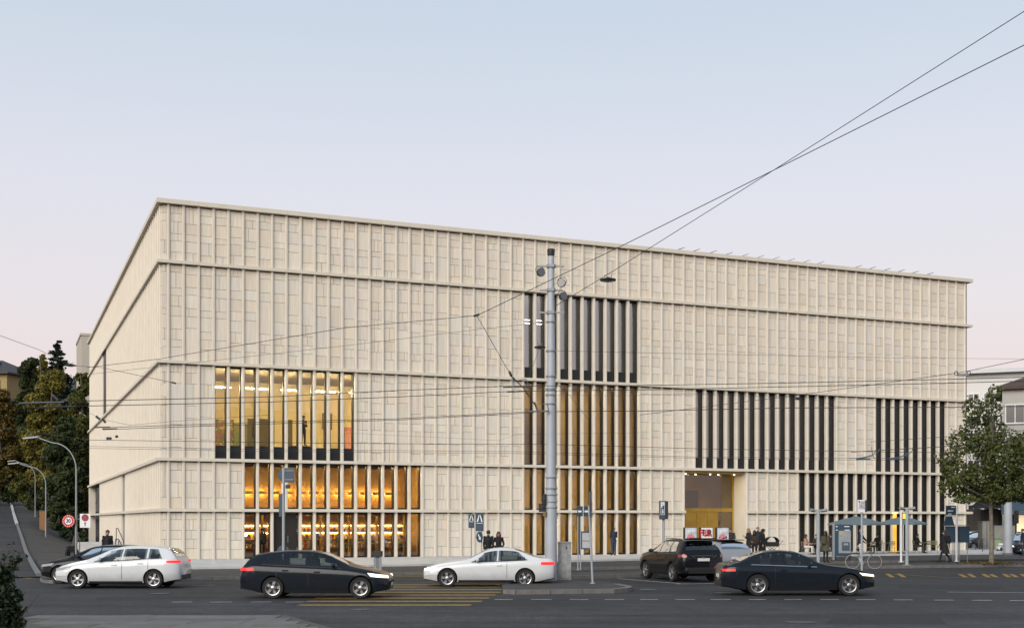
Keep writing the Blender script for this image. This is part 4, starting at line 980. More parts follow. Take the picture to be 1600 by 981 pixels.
def car(name, label, loc, rz, P, group=None, cat='car', detail=True):
    """P: L W H, profile lists from the front (x=0) to the rear (x=L); local +x is forward"""
    L, W = P['L'], P['W']; hw = W / 2; top = pchip(*zip(*P['top'])); sh = pchip(*zip(*P['shoulder'])); zb_ = P.get('clear', .17)
    zb = lambda x: zb_ + .10 * (1 - smooth01(0, .7, x)) + .12 * smooth01(L - .8, L, x)
    wr_ = P.get('roofw', .60); nf, nr = P.get('nose', .62), P.get('tailw', .5)
    def wid(x):
        f = 1.0
        if x < nf: f = .70 + .30 * math.sqrt(max(0, 1 - (1 - x / nf) ** 2))
        if x > L - nr: f = min(f, .78 + .22 * math.sqrt(max(0, 1 - (1 - (L - x) / nr) ** 2)))
        return hw * f
    def ring(x):
        w_, b0, s, t = wid(x), zb(x), sh(x), max(top(x), sh(x) + .02); g = t - s; k = smooth01(.05, .46, g); wr = (.90 * w_) * (1 - k) + min(wr_, .9 * w_) * k
        m_ = b0 + .46 * (s - b0)
        return [(0, b0), (.72 * w_, b0), (.93 * w_, b0 + .04), (.975 * w_, b0 + .15), (.992 * w_, b0 + .26), (w_, m_), (.993 * w_, m_ + .5 * (s - m_)), (.975 * w_, s - .055), (.955 * w_, s - .02), (.925 * w_, s),
                ((.925 * w_ * .55 + wr * .45) + .012 * k, s + .42 * g), (wr + .01 * k, s + .80 * g), (.965 * wr, s + .89 * g), (.86 * wr, s + .95 * g), (.5 * wr, s + .99 * g), (0, t)]
    xs = sorted(set([0, .03, .08, .15, .24, .35, .5] + [L - q for q in (0, .03, .08, .15, .24, .35, .5)] + list(np.linspace(.55, L - .55, 84))))
    rings = [ring(x) for x in xs]; k = len(rings[0]); n = 2 * k - 2; V = []; Fc = []
    for x, rg in zip(xs, rings):
        full = rg + [(-y, z) for y, z in rg[-2:0:-1]]
        V += [(L / 2 - x, y, z) for y, z in full]
    for i in range(len(xs) - 1):
        for j in range(n): Fc.append((i * n + j, i * n + (j + 1) % n, (i + 1) * n + (j + 1) % n, (i + 1) * n + j))
    Fc += [tuple(range(n - 1, -1, -1)), tuple((len(xs) - 1) * n + j for j in range(n))]
    b = MB(); b.add(V, Fc); bme = b.mesh('body', [P['paint'], M_plastic])
    # wheel arches cut out of the body
    wr0 = P['wheel']; xa = [P['axle'], P['axle'] + P['wb']]
    cut = MB()
    for x in xa:
        for s in (-1, 1):
            M_ = Matrix.Translation((L / 2 - x, s * (hw - .11), wr0 + .01)) @ Euler((R(90), 0, 0)).to_matrix().to_4x4(); cut.lathe([(wr0 * 1.13, -.19), (wr0 * 1.13, .19)], 28, M_)
    cut.m = [1] * len(cut.f); cme = cut.mesh('cut', [P['paint'], M_plastic])
    bo = bpy.data.objects.new('t_body', bme); co = bpy.data.objects.new('t_cut', cme); C.objects.link(bo); C.objects.link(co)
    md = bo.modifiers.new('cut', 'BOOLEAN'); md.object = co; md.operation = 'DIFFERENCE'; md.solver = 'EXACT'
    try: md.material_mode = 'TRANSFER'
    except Exception: pass
    dg = bpy.context.evaluated_depsgraph_get(); dg.update(); me = bpy.data.meshes.new_from_object(bo.evaluated_get(dg))
    bpy.data.objects.remove(bo); bpy.data.objects.remove(co)
    bm_ = bmesh.new(); bm_.from_mesh(me); gone = []                     # openings behind the glass
    for f in bm_.faces:
        c_ = f.calc_center_median(); x = L / 2 - c_.x; s_, t_ = sh(x), top(x); g_ = t_ - s_
        if g_ < .1: continue
        q = (c_.z - s_ - .035) / max(.05, .80 * g_ - .035)
        if .08 < q < .92 and abs(c_.y) > .3:
            for (xb0, xb1), (xt0, xt1) in P['windows']:
                if xb0 + (xt0 - xb0) * q + .07 < x < xb1 + (xt1 - xb1) * q - .07: gone.append(f); break
        elif c_.z > s_ + .85 * g_:
            for x0_, x1_ in (P['wind'], P['rear']):
                if x0_ + .06 < x < x1_ - .06 and abs(c_.y) < .75 * ring(x)[12][0]: gone.append(f); break
    bmesh.ops.delete(bm_, geom=gone, context='FACES'); bm_.to_mesh(me); bm_.free()
    me.polygons.foreach_set('use_smooth', [True] * len(me.polygons)); me.set_sharp_from_angle(angle=R(38)); me.name = 'body'
    t = thing(name, label, cat, loc, rz, group); body = place('body', me, t)
    # surface sampling
    def yside(x, z):
        rg = ring(x)[2:12]
        for (y0, z0), (y1, z1) in zip(rg[:-1], rg[1:]):
            if z0 - 1e-6 <= z <= z1 + 1e-6: return y0 + (y1 - y0) * (z - z0) / max(1e-6, z1 - z0)
        return rg[-1][0] if z > rg[-1][1] else rg[0][0]
    def patch(nm, m, xa_, xb_, za, zb2, s, parent=t, off=.006, nx=12, nz=4, name_='window'):
        """skin patch on side s; xa/xb: (bottom,top) ends, za/zb2: height functions"""
        G = []
        for j in range(nz + 1):
            f = j / nz; row = []
            for i in range(nx + 1):
                g = i / nx; x = (xa_[0] + (xa_[1] - xa_[0]) * f) * (1 - g) + (xb_[0] + (xb_[1] - xb_[0]) * f) * g
                z = za(x) + (zb2(x) - za(x)) * f; dx = (wid(min(L, x + .01)) - wid(max(0, x - .01))) / .02
                nl_ = math.hypot(1, dx); row.append((L / 2 - x + off * dx / nl_, s * (yside(x, z) + off / nl_), z))
            G.append(row)
        bb = MB(); bb.grid(G); return bb.build(nm, m, parent, smooth=60)
    for wdef in P['windows']:
        (xb0, xb1), (xt0, xt1) = wdef
        for s in (-1, 1):
            patch('side_window', M_carglass, (xb0, xt0), (xb1, xt1), lambda x: sh(x) + .035, lambda x: sh(x) + (top(x) - sh(x)) * .80, s)
    def screen(nm, x0, x1, frac=.86):
        G = []
        for i in range(15):
            x = x0 + (x1 - x0) * i / 14; rg = ring(x)[11:]; row = []
            ys = np.array([p[0] for p in rg])[::-1]; zs = np.array([p[1] for p in rg])[::-1]; wmax = ys[-1] * frac
            for j in range(-7, 8):
                y = wmax * j / 7; row.append((L / 2 - x, y, float(np.interp(abs(y), ys, zs))))
            G.append(row)
        A_ = np.array(G); du_ = np.gradient(A_, axis=0); dv_ = np.gradient(A_, axis=1); nn_ = np.cross(du_, dv_); nn_ /= np.linalg.norm(nn_, axis=2)[..., None] + 1e-9; nn_[nn_[..., 2] < 0] *= -1
        G = [[tuple(p) for p in row] for row in (A_ + nn_ * .016)]
        bb = MB(); bb.grid(G); return bb.build(nm, M_carglass, t, smooth=60)
    screen('windscreen', *P['wind']); screen('rear_window', *P['rear'])
    # lamps
    for s in (-1, 1):
        h0, h1, hx = P['head']; patch('headlight', P.get('headm', M_headoff), (.02, .05), (hx, hx + .1), lambda x: h0 + .10 * x, lambda x: h1 + .13 * x, s, off=.008)
        r0, r1, rx = P['tail']; patch('taillight', P.get('tailm', M_tailoff), (L - rx, L - rx), (L - .01, L - .01), lambda x: r0, lambda x: r1, s, off=.008)
        patch('sill_trim', M_plastic, (xa[0] + wr0 * 1.2,) * 2, (xa[1] - wr0 * 1.2,) * 2, lambda x: zb(x) + .03, lambda x: zb(x) + P.get('sill', .10), s, off=.005)
        patch('window_trim', P.get('trim', M_plastic), (P['windows'][0][0][0],) * 2, (P['windows'][-1][0][1],) * 2, lambda x: sh(x) + .008, lambda x: sh(x) + .03, s, off=.008, nz=1, nx=20)
        for xd in P['doors']:
            patch('door_gap', M_plastic, (xd, xd), (xd + .014, xd + .014), lambda x: zb(x) + .12, lambda x: sh(x) - .02, s, off=.003, nx=1, nz=8)
            hxx = xd - .26; zz = sh(hxx) - .13; bb = MB(); bb.bbox((L / 2 - hxx, s * (yside(hxx, zz) + .012), zz), (.19, .03, .035), bev=.01); bb.build('door_handle', P.get('handle', P['paint']), t)
        mx = P['windows'][0][0][0] + .22; bb = MB(); mz = sh(mx) + .10; bb.ball((L / 2 - mx, s * (wid(mx) * .93 + .10), mz), (.07, .11, .075)); bb.tube([(L / 2 - mx, s * wid(mx) * .90, mz - .05), (L / 2 - mx, s * (wid(mx) * .93 + .06), mz - .02)], .025, 6); bb.build('mirror', P['paint'], t, smooth=60)
    # noses and tails
    zf = top(0); wf = wid(0)
    bb = MB(); bb.bbox((L / 2 + .006, 0, zb(0) + .34 * (zf - zb(0))), (.02, wf * 1.5, .34 * (zf - zb(0)))); bb.build('grille', M_plastic, t)
    bb = MB(); bb.bbox((L / 2 + .012, 0, zb(0) + .44 * (zf - zb(0))), (.012, .50, .105)); bb.build('number_plate', M_plate, t)
    zr = P.get('platez', .75); bb = MB(); bb.bbox((-L / 2 - .012, 0, zr), (.012, .50, .11)); bb.build('number_plate', M_plate, t)
    bb = MB(); bb.bbox((-L / 2 - .006, 0, zb(L) + .10), (.02, wid(L) * 1.75, .17)); bb.build('rear_diffuser', M_plastic, t)
    x0_, x1_ = P['wind'][0] + .12, P['rear'][1] - .15; zt_ = min(sh(x0_), sh((x0_ + x1_) / 2)) - .10
    bb = MB(); bb.prism([(L / 2 - x1_, -hw * .84), (L / 2 - x0_, -hw * .80), (L / 2 - x0_, hw * .80), (L / 2 - x1_, hw * .84)], zb_ + .1, zt_); bb.build('cabin_lining', M_seat, t)
    bb = MB(); bb.bbox((L / 2 - x0_ - .28, 0, zt_ + .06), (.45, hw * 1.45, .16), bev=.06); bb.build('dashboard', M_seat, t)
    # seats seen through the glass
    for x in P['seats']:
        for s in (-1, 1):
            z0 = max(zb_ + .25, zt_ - .42); bb = MB(); bb.bbox((L / 2 - x, s * .36, z0 + .12), (.5, .48, .18), bev=.06); bb.bbox((L / 2 - x - .28, s * .36, z0 + .42), (.14, .46, .62), ry=R(-14), bev=.05); bb.bbox((L / 2 - x - .37, s * .36, z0 + .80), (.08, .24, .16), ry=R(-8), bev=.03); bb.build('seat', M_seat, t)
    # wheels
    ty, rim, br = wheel_meshes(wr0, .215, P.get('spokes', 5), P.get('double', True))
    for x in xa:
        for s in (-1, 1):
            o = place('wheel', ty, t, (L / 2 - x, s * (hw - .125), wr0), (0, RND.random() * 3, 0 if s < 0 else math.pi))
            place('rim', rim, o); place('brake_disc', br, o)
    return t, dict(L=L, ring=ring, yside=yside, sh=sh, top=top, wid=wid, patch=patch)
blackp = paint('black_car_paint', (.006, .007, .009)); whitep = paint('white_car_paint', (.60, .62, .64), .3); bluep = paint('blue_black_car_paint', (.008, .012, .018)); silverp = paint('silver_car_paint', (.32, .33, .35), .3, .4); greyp = paint('grey_car_paint', (.05, .055, .06))
SEDAN = dict(L=4.70, W=1.82, wheel=.325, axle=.86, wb=2.78, roofw=.56, clear=.16, paint=whitep,
    top=[(0, .60), (.10, .69), (.45, .80), (.95, .90), (1.40, .965), (1.62, 1.02), (2.05, 1.24), (2.40, 1.365), (2.8, 1.405), (3.15, 1.385), (3.6, 1.25), (4.0, 1.09), (4.2, 1.045), (4.5, 1.03), (4.62, .99), (4.70, .88)],
    shoulder=[(0, .56), (.3, .68), (.8, .79), (1.5, .865), (2.5, .90), (3.5, .945), (4.2, .97), (4.55, .95), (4.70, .84)],
    windows=[((1.72, 2.62), (2.22, 2.66)), ((2.68, 3.72), (2.70, 3.42))], wind=(1.62, 2.34), rear=(3.28, 4.02), head=(.60, .67, .40), tail=(.80, .90, .50), doors=[2.98], seats=[2.35, 3.1], sill=.10, platez=.72, headm=M_head, tailm=M_tail)
COUPE = dict(SEDAN, L=4.86, W=1.86, wheel=.34, axle=.87, wb=2.88, paint=bluep,
    top=[(0, .60), (.10, .70), (.5, .82), (1.0, .91), (1.5, .975), (1.75, 1.04), (2.2, 1.27), (2.6, 1.40), (3.0, 1.43), (3.4, 1.395), (3.9, 1.25), (4.3, 1.08), (4.55, 1.02), (4.76, .98), (4.86, .84)],
    shoulder=[(0, .56), (.3, .68), (.8, .79), (1.6, .88), (2.6, .92), (3.6, .955), (4.3, .97), (4.7, .93), (4.86, .80)],
    windows=[((1.88, 2.86), (2.42, 2.88)), ((2.91, 3.95), (2.93, 3.60))], wind=(1.78, 2.52), rear=(3.5, 4.3), head=(.60, .66, .45), tail=(.78, .85, .40), doors=[3.2], seats=[2.55, 3.35], trim=M_chrome, platez=.62)
HATCH = dict(SEDAN, L=4.42, W=1.82, wheel=.325, axle=.86, wb=2.66, paint=whitep, roofw=.58,
    top=[(0, .62), (.10, .72), (.4, .84), (.85, .95), (1.15, 1.02), (1.5, 1.17), (1.95, 1.38), (2.4, 1.475), (2.9, 1.49), (3.5, 1.46), (3.95, 1.40), (4.10, 1.30), (4.28, 1.08), (4.36, .95), (4.42, .80)],
    shoulder=[(0, .57), (.3, .70), (.8, .83), (1.4, .91), (2.5, .97), (3.4, 1.03), (4.1, 1.05), (4.3, .98), (4.42, .77)],
    windows=[((1.42, 2.36), (2.02, 2.40)), ((2.42, 3.25), (2.45, 3.25)), ((3.32, 3.80), (3.32, 3.62))], wind=(1.20, 2.02), rear=(3.98, 4.26), head=(.62, .70, .55), tail=(.90, .98, .45), doors=[2.40, 3.32], seats=[2.15, 3.0], platez=.80)
SALOON = dict(HATCH, L=4.55, paint=blackp, wheel=.33,
    windows=[((1.45, 2.40), (2.05, 2.44)), ((2.46, 3.35), (2.48, 3.35)), ((3.40, 3.85), (3.40, 3.68))],
    top=[(0, .62), (.10, .72), (.5, .85), (1.0, .96), (1.22, 1.02), (1.55, 1.17), (2.0, 1.37), (2.45, 1.455), (3.0, 1.465), (3.6, 1.42), (4.05, 1.34), (4.22, 1.24), (4.40, 1.04), (4.50, .92), (4.55, .78)],
    shoulder=[(0, .57), (.3, .70), (.8, .82), (1.4, .90), (2.5, .96), (3.4, 1.0), (4.1, 1.03), (4.4, .95), (4.55, .75)], rear=(4.06, 4.36), wind=(1.25, 2.06), tail=(.86, .94, .45), doors=[2.44, 3.40], headm=M_headoff)
SUV = dict(L=4.60, W=1.855, wheel=.365, axle=.92, wb=2.69, roofw=.62, clear=.22, paint=blackp, nose=.55, tailw=.4,
    top=[(0, .80), (.08, .93), (.4, 1.03), (.9, 1.11), (1.2, 1.16), (1.5, 1.29), (1.95, 1.53), (2.4, 1.645), (2.9, 1.67), (3.6, 1.655), (4.1, 1.61), (4.26, 1.50), (4.42, 1.24), (4.50, 1.12), (4.57, 1.06), (4.60, .90)],
    shoulder=[(0, .74), (.3, .90), (.8, 1.0), (1.4, 1.06), (2.5, 1.10), (3.4, 1.13), (4.1, 1.16), (4.42, 1.12), (4.6, .86)],
    windows=[((1.45, 2.28), (2.02, 2.32)), ((2.35, 3.22), (2.38, 3.22)), ((3.30, 3.92), (3.30, 3.72))], wind=(1.25, 2.08), rear=(4.14, 4.42), head=(.76, .88, .6), tail=(.97, 1.08, .34), doors=[2.33, 3.24], seats=[2.1, 3.0], sill=.22, platez=.88, spokes=5, double=True)
def road_loc(xc, y, z=0.0): return gp(xc, y, z)
# moving cars, shown at rest
p = gp(181, 919.0); c1, _ = car('white_hatchback', 'white hatchback driving left in front of the museum corner', (p.x, p.y + .9, 0), math.pi, dict(HATCH, tailm=M_tail, headm=M_headoff))
p = gp(490, 935.0); c2, _ = car('black_hatchback', 'black hatchback heading right over the yellow crossing with lamps lit', (p.x, p.y + .9, 0), 0, dict(SALOON, paint=bluep, tailm=M_tail, headm=M_head))
p = gp(764, 917.0); c3, _ = car('white_coupe', 'white coupe driving left past the grey mast', (p.x, p.y + .9, 0), math.pi, SEDAN)
p = gp(1250, 930.5); c4, _ = car('black_coupe', 'black coupe with bright window line driving right, in front of the tram stop', (p.x, p.y + .92, 0), 0, COUPE)
p = gp(112, 913.0); c5, _ = car('dark_saloon', 'dark car half hidden behind the white hatchback, turning into the side street', (p.x + .75, p.y + 1.5, .0), R(172), dict(SALOON, paint=blackp, tailm=M_tailoff))
# parked cars
c6, f6 = car('black_suv', 'black parked sport utility car seen from its rear corner', (6.73, 48.88, 0), R(106), dict(SUV, headm=M_headoff), cat='car')
b = MB(); b.bbox((-f6['L'] / 2 + .30, 0, 1.665), (.42, 1.22, .05), ry=R(4), bev=.05); b.build('roof_spoiler', blackp, c6)
for s in (-1, 1):
    b = MB(); b.tube([(.05, s * .56, 1.62), (-.1, s * .575, 1.675), (-1.35, s * .575, 1.67), (-1.5, s * .56, 1.62)], .016, 6); b.build('roof_rail', M_plastic, c6)
b = MB(); b.bbox((-f6['L'] / 2 - .01, 0, 1.03), (.03, .78, .035)); b.bbox((-f6['L'] / 2 - .008, .46, 1.00), (.03, .20, .03), rx=R(30)); b.bbox((-f6['L'] / 2 - .008, -.46, 1.00), (.03, .20, .03), rx=R(-30)); b.build('chrome_bar', M_chrome, c6)
b = MB(); b.bbox((-f6['L'] / 2 - .018, 0, .96), (.02, .10, .06), bev=.01); b.build('badge', M_chrome, c6)
b = MB(); b.bbox((-f6['L'] / 2 + .02, 0, .52), (.12, 1.5, .12), bev=.05); b.build('bumper_step', M_plastic, c6)
c7, f7 = car('silver_wagon', 'silver estate car with dark roof, mostly hidden between the two black cars', (8.85, 53.2, 0), R(106), dict(HATCH, paint=silverp, top=[(x, z + .08 * smooth01(1, 2, x)) for x, z in HATCH['top']]))
b = MB(); b.bbox((-.55, 0, 1.56), (2.6, 1.18, .03), bev=.1); b.build('dark_roof', blackp, c7)
# parked cars in the side street on the right
RIGHT = 'cars parked in the side street'
for i, (x, y, a, pt, base, lab) in enumerate([(1532, 846, 200, greyp, SALOON, 'dark grey car parked beyond the blue platform boards'), (1568, 838, 190, blackp, HATCH, 'black hatchback parked behind the grey utility cabinet'), (1545, 832, 185, bluep, SALOON, 'dark car in the rear row under the hoarding canopy'), (1598, 846, 250, bluep, HATCH, 'dark blue car at the right picture edge facing the road'), (1520, 834, 180, greyp, HATCH, 'small dark car tucked behind the museum corner')]):
    d = {0: 98, 1: 106, 2: 112, 3: 84, 4: 110}[i]; X = (x - CX) / F_PX * d
    car('parked_car', lab, (X, d, .0), R(a), dict(base, paint=pt, tailm=M_tailoff, headm=M_head if i == 3 else M_headoff), group=RIGHT)
# ------------------------------------------------------------------ people
SKINM = {k: mat('skin_' + k, c, .6) for k, c in dict(light=(.42, .26, .19), mid=(.34, .20, .14), dark=(.10, .055, .035)).items()}
def cloth(name, c): return mat(name, c, .85, var=.12, vscale=6, bump=.2, bscale=25)
CL = {k: cloth('cloth_' + k, c) for k, c in dict(black=(.010, .010, .011), charcoal=(.022, .022, .025), navy=(.014, .020, .040), denim=(.03, .045, .08), grey=(.10, .10, .105), olive=(.07, .065, .045), pink=(.40, .22, .17), white=(.55, .54, .52), tan=(.20, .14, .09), brown=(.035, .022, .016), red=(.20, .02, .025), beige=(.22, .19, .15)).items()}
HAIR = {k: mat('hair_' + k, c, .5, bump=.4, bscale=60) for k, c in dict(black=(.010, .008, .007), brown=(.030, .016, .010), blond=(.24, .15, .07), grey=(.22, .22, .22), red=(.08, .025, .012)).items()}
def J(pose, H=1.72, lean=0.0, tw=0.0):
    """joint positions; local -y is the way the figure faces"""
    k = H / 1.72; d = {}
    d['pel'] = Vector((0, 0, .93)); d['chest'] = Vector((0, 0, 1.24)); d['neck'] = Vector((0, .005, 1.45)); d['head'] = Vector((0, -.02, 1.60))
    for s, n in ((-1, 'r'), (1, 'l')):
        d['sh' + n] = Vector((s * .175, 0, 1.40)); d['el' + n] = Vector((s * .215, .02, 1.11)); d['wr' + n] = Vector((s * .225, -.05, .86))
        d['hip' + n] = Vector((s * .09, 0, .91)); d['kn' + n] = Vector((s * .10, -.02, .49)); d['an' + n] = Vector((s * .105, .02, .085)); d['toe' + n] = Vector((s * .12, -.15, .035))
    if pose == 'walk':
        d['knl'] = Vector((.09, -.20, .52)); d['anl'] = Vector((.09, -.30, .10)); d['toel'] = Vector((.10, -.46, .06)); d['knr'] = Vector((-.09, .10, .50)); d['anr'] = Vector((-.09, .36, .16)); d['toer'] = Vector((-.10, .26, .035))
        d['ell'] = Vector((.22, .14, 1.12)); d['wrl'] = Vector((.21, .17, .88)); d['elr'] = Vector((-.22, -.08, 1.12)); d['wrr'] = Vector((-.20, -.22, .93))
    if pose in ('sit', 'sit_lean'):
        for n, s in (('l', 1), ('r', -1)):
            d['hip' + n] = Vector((s * .09, .0, .50)); d['kn' + n] = Vector((s * .13, -.43, .51)); d['an' + n] = Vector((s * .13, -.45, .09)); d['toe' + n] = Vector((s * .14, -.62, .035))
            d['sh' + n].z -= .41; d['el' + n] = Vector((s * .23, -.10, .73)); d['wr' + n] = Vector((s * .12, -.34, .70))
        for q in ('pel', 'chest', 'neck', 'head'): d[q].z -= .41
    if pose == 'phone':
        d['elr'] = Vector((-.22, -.06, 1.12)); d['wrr'] = Vector((-.10, -.27, 1.24)); d['ell'] = Vector((.22, -.03, 1.11)); d['wrl'] = Vector((.07, -.27, 1.20)); d['head'].y -= .03
    if pose == 'pockets':
        for n, s in (('l', 1), ('r', -1)): d['el' + n] = Vector((s * .27, .07, 1.13)); d['wr' + n] = Vector((s * .17, -.07, .95))
    if pose == 'ride':
        for n, s in (('l', 1), ('r', -1)):
            d['el' + n] = Vector((s * .25, -.18, 1.18)); d['wr' + n] = Vector((s * .24, -.42, 1.05))
        d['knl'] = Vector((.11, -.22, .60)); d['anl'] = Vector((.11, -.10, .22)); d['toel'] = Vector((.12, -.27, .18))
    if lean:
        for q in ('chest', 'neck', 'head', 'shl', 'shr', 'ell', 'elr'): d[q].y -= (d[q].z - d['pel'].z) * lean
    return {q: p * k for q, p in d.items()}, k
def capsule(b, p, q, r0, r1, n=12):
    p, q = Vector(p), Vector(q); t = (q - p).normalized()
    pts, rs = [], []
    for a in (80, 55, 30): pts.append(p - t * r0 * math.sin(R(a))); rs.append(r0 * math.cos(R(a)))
    pts.append(p); rs.append(r0); pts.append(q); rs.append(r1)
    for a in (30, 55, 80): pts.append(q + t * r1 * math.sin(R(a))); rs.append(r1 * math.cos(R(a)))
    b.tube(pts, rs, n)
def person(label, loc, rz, pose='stand', H=1.72, top='black', legs='black', skin='light', hair='brown', hairlen=0, coat=None, shoes='black', lean=0.0, hat=None, bag=None, group=None, slim=1.0):
    d, k = J(pose, H, lean); t = thing('person', label, 'person', loc, rz, group); g = k * slim
    segs = []   # (p, q, r0, r1, slot) slots: 0 skin 1 top 2 legs 3 shoes
    add = lambda a, c, r0, r1, s: segs.append((d[a] if isinstance(a, str) else a, d[c] if isinstance(c, str) else c, r0 * g, r1 * g, s))
    add('pel', 'chest', .135, .150, 1); add('chest', 'neck', .145, .075, 1); add('neck', 'head', .055, .055, 0)
    for n in 'lr':
        add('chest', 'sh' + n, .11, .075, 1); add('sh' + n, 'el' + n, .062, .047, 1); add('el' + n, 'wr' + n, .047, .033, 1)
        add('pel', 'hip' + n, .12, .10, 2); add('hip' + n, 'kn' + n, .092, .062, 2); add('kn' + n, 'an' + n, .060, .042, 2); add('an' + n, 'toe' + n, .045, .036, 3)
        wv = (d['wr' + n] - d['el' + n]).normalized(); hand = d['wr' + n] + wv * .085 * k; segs.append((d['wr' + n] + wv * .02 * k, hand, .030 * k, .034 * k, 0))
    hd = d['head']; segs.append((hd + Vector((0, .008, .035)) * k, hd + Vector((0, -.012, -.035)) * k, .090 * k, .070 * k, 0))
    segs.append((hd + Vector((0, -.093, .0)) * k, hd + Vector((0, -.103, -.022)) * k, .012 * k, .017 * k, 0))      # nose
    for s in (-1, 1): segs.append((hd + Vector((s * .086, .01, .01)) * k, hd + Vector((s * .088, .012, -.02)) * k, .016 * k, .013 * k, 0))     # ears
    b = MB()
    for s in segs: capsule(b, *s[:4])
    tmp = bpy.data.objects.new('t_person', b.mesh('t_person', M_white)); C.objects.link(tmp)
    rm = tmp.modifiers.new('r', 'REMESH'); rm.mode = 'VOXEL'; rm.voxel_size = .019; sm = tmp.modifiers.new('s', 'SMOOTH'); sm.iterations = 3
    dc = tmp.modifiers.new('d', 'DECIMATE'); dc.ratio = .45
    dg = bpy.context.evaluated_depsgraph_get(); dg.update(); me = bpy.data.meshes.new_from_object(tmp.evaluated_get(dg)); bpy.data.objects.remove(tmp)
    me.name = 'body'; me.materials.clear()
    for m_ in (SKINM[skin], CL[top], CL[legs], CL[shoes], M_ink): me.materials.append(m_)
    nP = len(me.polygons); cen = np.empty(nP * 3); me.polygons.foreach_get('center', cen); cen = cen.reshape(-1, 3); best = np.full(nP, 1e9); slot = np.zeros(nP, int)
    for p, q, r0, r1, s in segs:
        p_, q_ = np.array(p), np.array(q); ax = q_ - p_; tt = np.clip(((cen - p_) @ ax) / max(1e-9, ax @ ax), 0, 1); dist = np.linalg.norm(cen - (p_ + tt[:, None] * ax), axis=1) - (r0 + (r1 - r0) * tt)
        w_ = dist < best; best[w_] = dist[w_]; slot[w_] = s
    slot[(slot == 1) & (cen[:, 2] < d['pel'].z - .02) & (np.abs(cen[:, 0]) < .17)] = 2
    me.polygons.foreach_set('material_index', slot.tolist()); me.polygons.foreach_set('use_smooth', [True] * nP)
    # fingers, thumbs, eyes and mouth grown onto the same mesh
    ex = MB()
    for n, s in (('l', 1), ('r', -1)):
        wv = (d['wr' + n] - d['el' + n]).normalized(); side_ = Vector((1, 0, 0)); side_ = (side_ - wv * side_.dot(wv)).normalized(); fw = wv.cross(side_) * (1 if wv.z < 0 else -1)
        fw = Vector((0, -1, 0)) - wv * (-wv.y); fw = fw.normalized() if fw.length > .2 else Vector((0, 0, 1)); sd_ = wv.cross(fw)
        hand = d['wr' + n] + wv * .095 * k
        for i, L_ in enumerate((.066, .076, .072, .056)):
            o_ = hand + fw * (.028 - .019 * i) * k; ex.mi = 0
            ex.tube([o_, o_ + wv * L_ * .55 * k, o_ + (wv * L_ * .92 - sd_ * s * .018) * k], [.0095 * k, .0088 * k, .006 * k], 6)
        o_ = d['wr' + n] + wv * .045 * k + fw * .025 * k; ex.tube([o_, o_ + (fw * .028 + wv * .025) * k, o_ + (fw * .032 + wv * .055) * k], [.012 * k, .0105 * k, .007 * k], 6)
    ex.mi = 4
    for s in (-1, 1): ex.ball(hd + Vector((s * .032, -.083, .012)) * k, .0095 * k, 6, 4)
    ex.bbox(hd + Vector((0, -.088, -.048)) * k, (.040 * k, .01, .008 * k))
    bm_ = bmesh.new(); bm_.from_mesh(me); e2 = ex.mesh('t', [SKINM[skin]] * 4 + [M_ink]); e2.polygons.foreach_set('material_index', ex.m); bm_.from_mesh(e2); bm_.to_mesh(me); bm_.free(); bpy.data.meshes.remove(e2)
    place('body', me, t)
    # hair as a cap over the skull, falling to hairlen
    if hat != 'helmet' and hair:
        hb_ = MB(); c_ = hd + Vector((0, .018, .048)) * k
        hb_.ball(c_, (.098 * k, .102 * k, .098 * k), 14, 9)
        if hairlen > 0:
            hb_.tube([c_ + Vector((0, .03, .02)) * k, c_ + Vector((0, .055, -.10)) * k, c_ + Vector((0, .06, -.10 - hairlen * .6)) * k, c_ + Vector((0, .05, -.12 - hairlen)) * k], [.07 * k, .102 * k, .10 * k, .05 * k], 12)
            for s in (-1, 1): hb_.tube([c_ + Vector((s * .06, .0, .0)) * k, c_ + Vector((s * .092, -.02, -.10)) * k, c_ + Vector((s * .10, -.02, -.11 - hairlen * .7)) * k], [.045 * k, .035 * k, .018 * k], 8)
        hb_.build('hair', HAIR[hair], t, smooth=60)
    if hat == 'helmet':
        hb_ = MB(); hb_.ball(hd + Vector((0, .01, .05)) * k, (.125 * k, .14 * k, .12 * k), 16, 10); hb_.build('helmet', mat('white_helmet', (.7, .7, .7), .25, coat=.5), t, smooth=60)
        hb_ = MB(); hb_.bbox(hd + Vector((0, -.118, .03)) * k, (.16 * k, .03, .06 * k), bev=.01); hb_.build('visor', M_ink, t)
    if hat == 'cap':
        hb_ = MB(); hb_.lathe([(.19 * k, 0), (.19 * k, .012), (.10 * k, .02), (.098 * k, .09 * k), (.06 * k, .12 * k)], 16, Matrix.Translation(hd + Vector((0, .01, .055)) * k)); hb_.build('hat', CL['black'], t, smooth=40)
    if coat:                                            # open-hemmed coat skirt hung from the waist
        c, zl, flare = coat; pz = d['pel'].z; cb = MB(); n = 20; G = []
        for i in range(6):
            f = i / 5; z = pz + .14 - (pz + .14 - zl) * f; r_ = .165 + flare * f
            G.append([(math.cos(a) * r_ * (1.05 + .04 * math.sin(a * 5 + i)) * k, (math.sin(a) * r_ * .78 + (.04 * f if pose == 'walk' else 0)) * k, z) for a in [6.2832 * j / n for j in range(n + 1)]])
        cb.grid(G); cb.build('coat_skirt', CL[c], t, smooth=60)
    if bag:
        c = bag; bb = MB(); bb.bbox(d['chest'] + Vector((0, .19, .0)), (.30, .16, .42), bev=.06); bb.bbox(d['chest'] + Vector((0, .28, -.06)), (.22, .05, .22), bev=.02); bb.build('backpack', CL[c], t)
    return t
def toward_cam(x): return math.atan2((x - CX) / F_PX, 1) * -1
P2 = lambda x, y, z=PZ: gp(x, y, z)
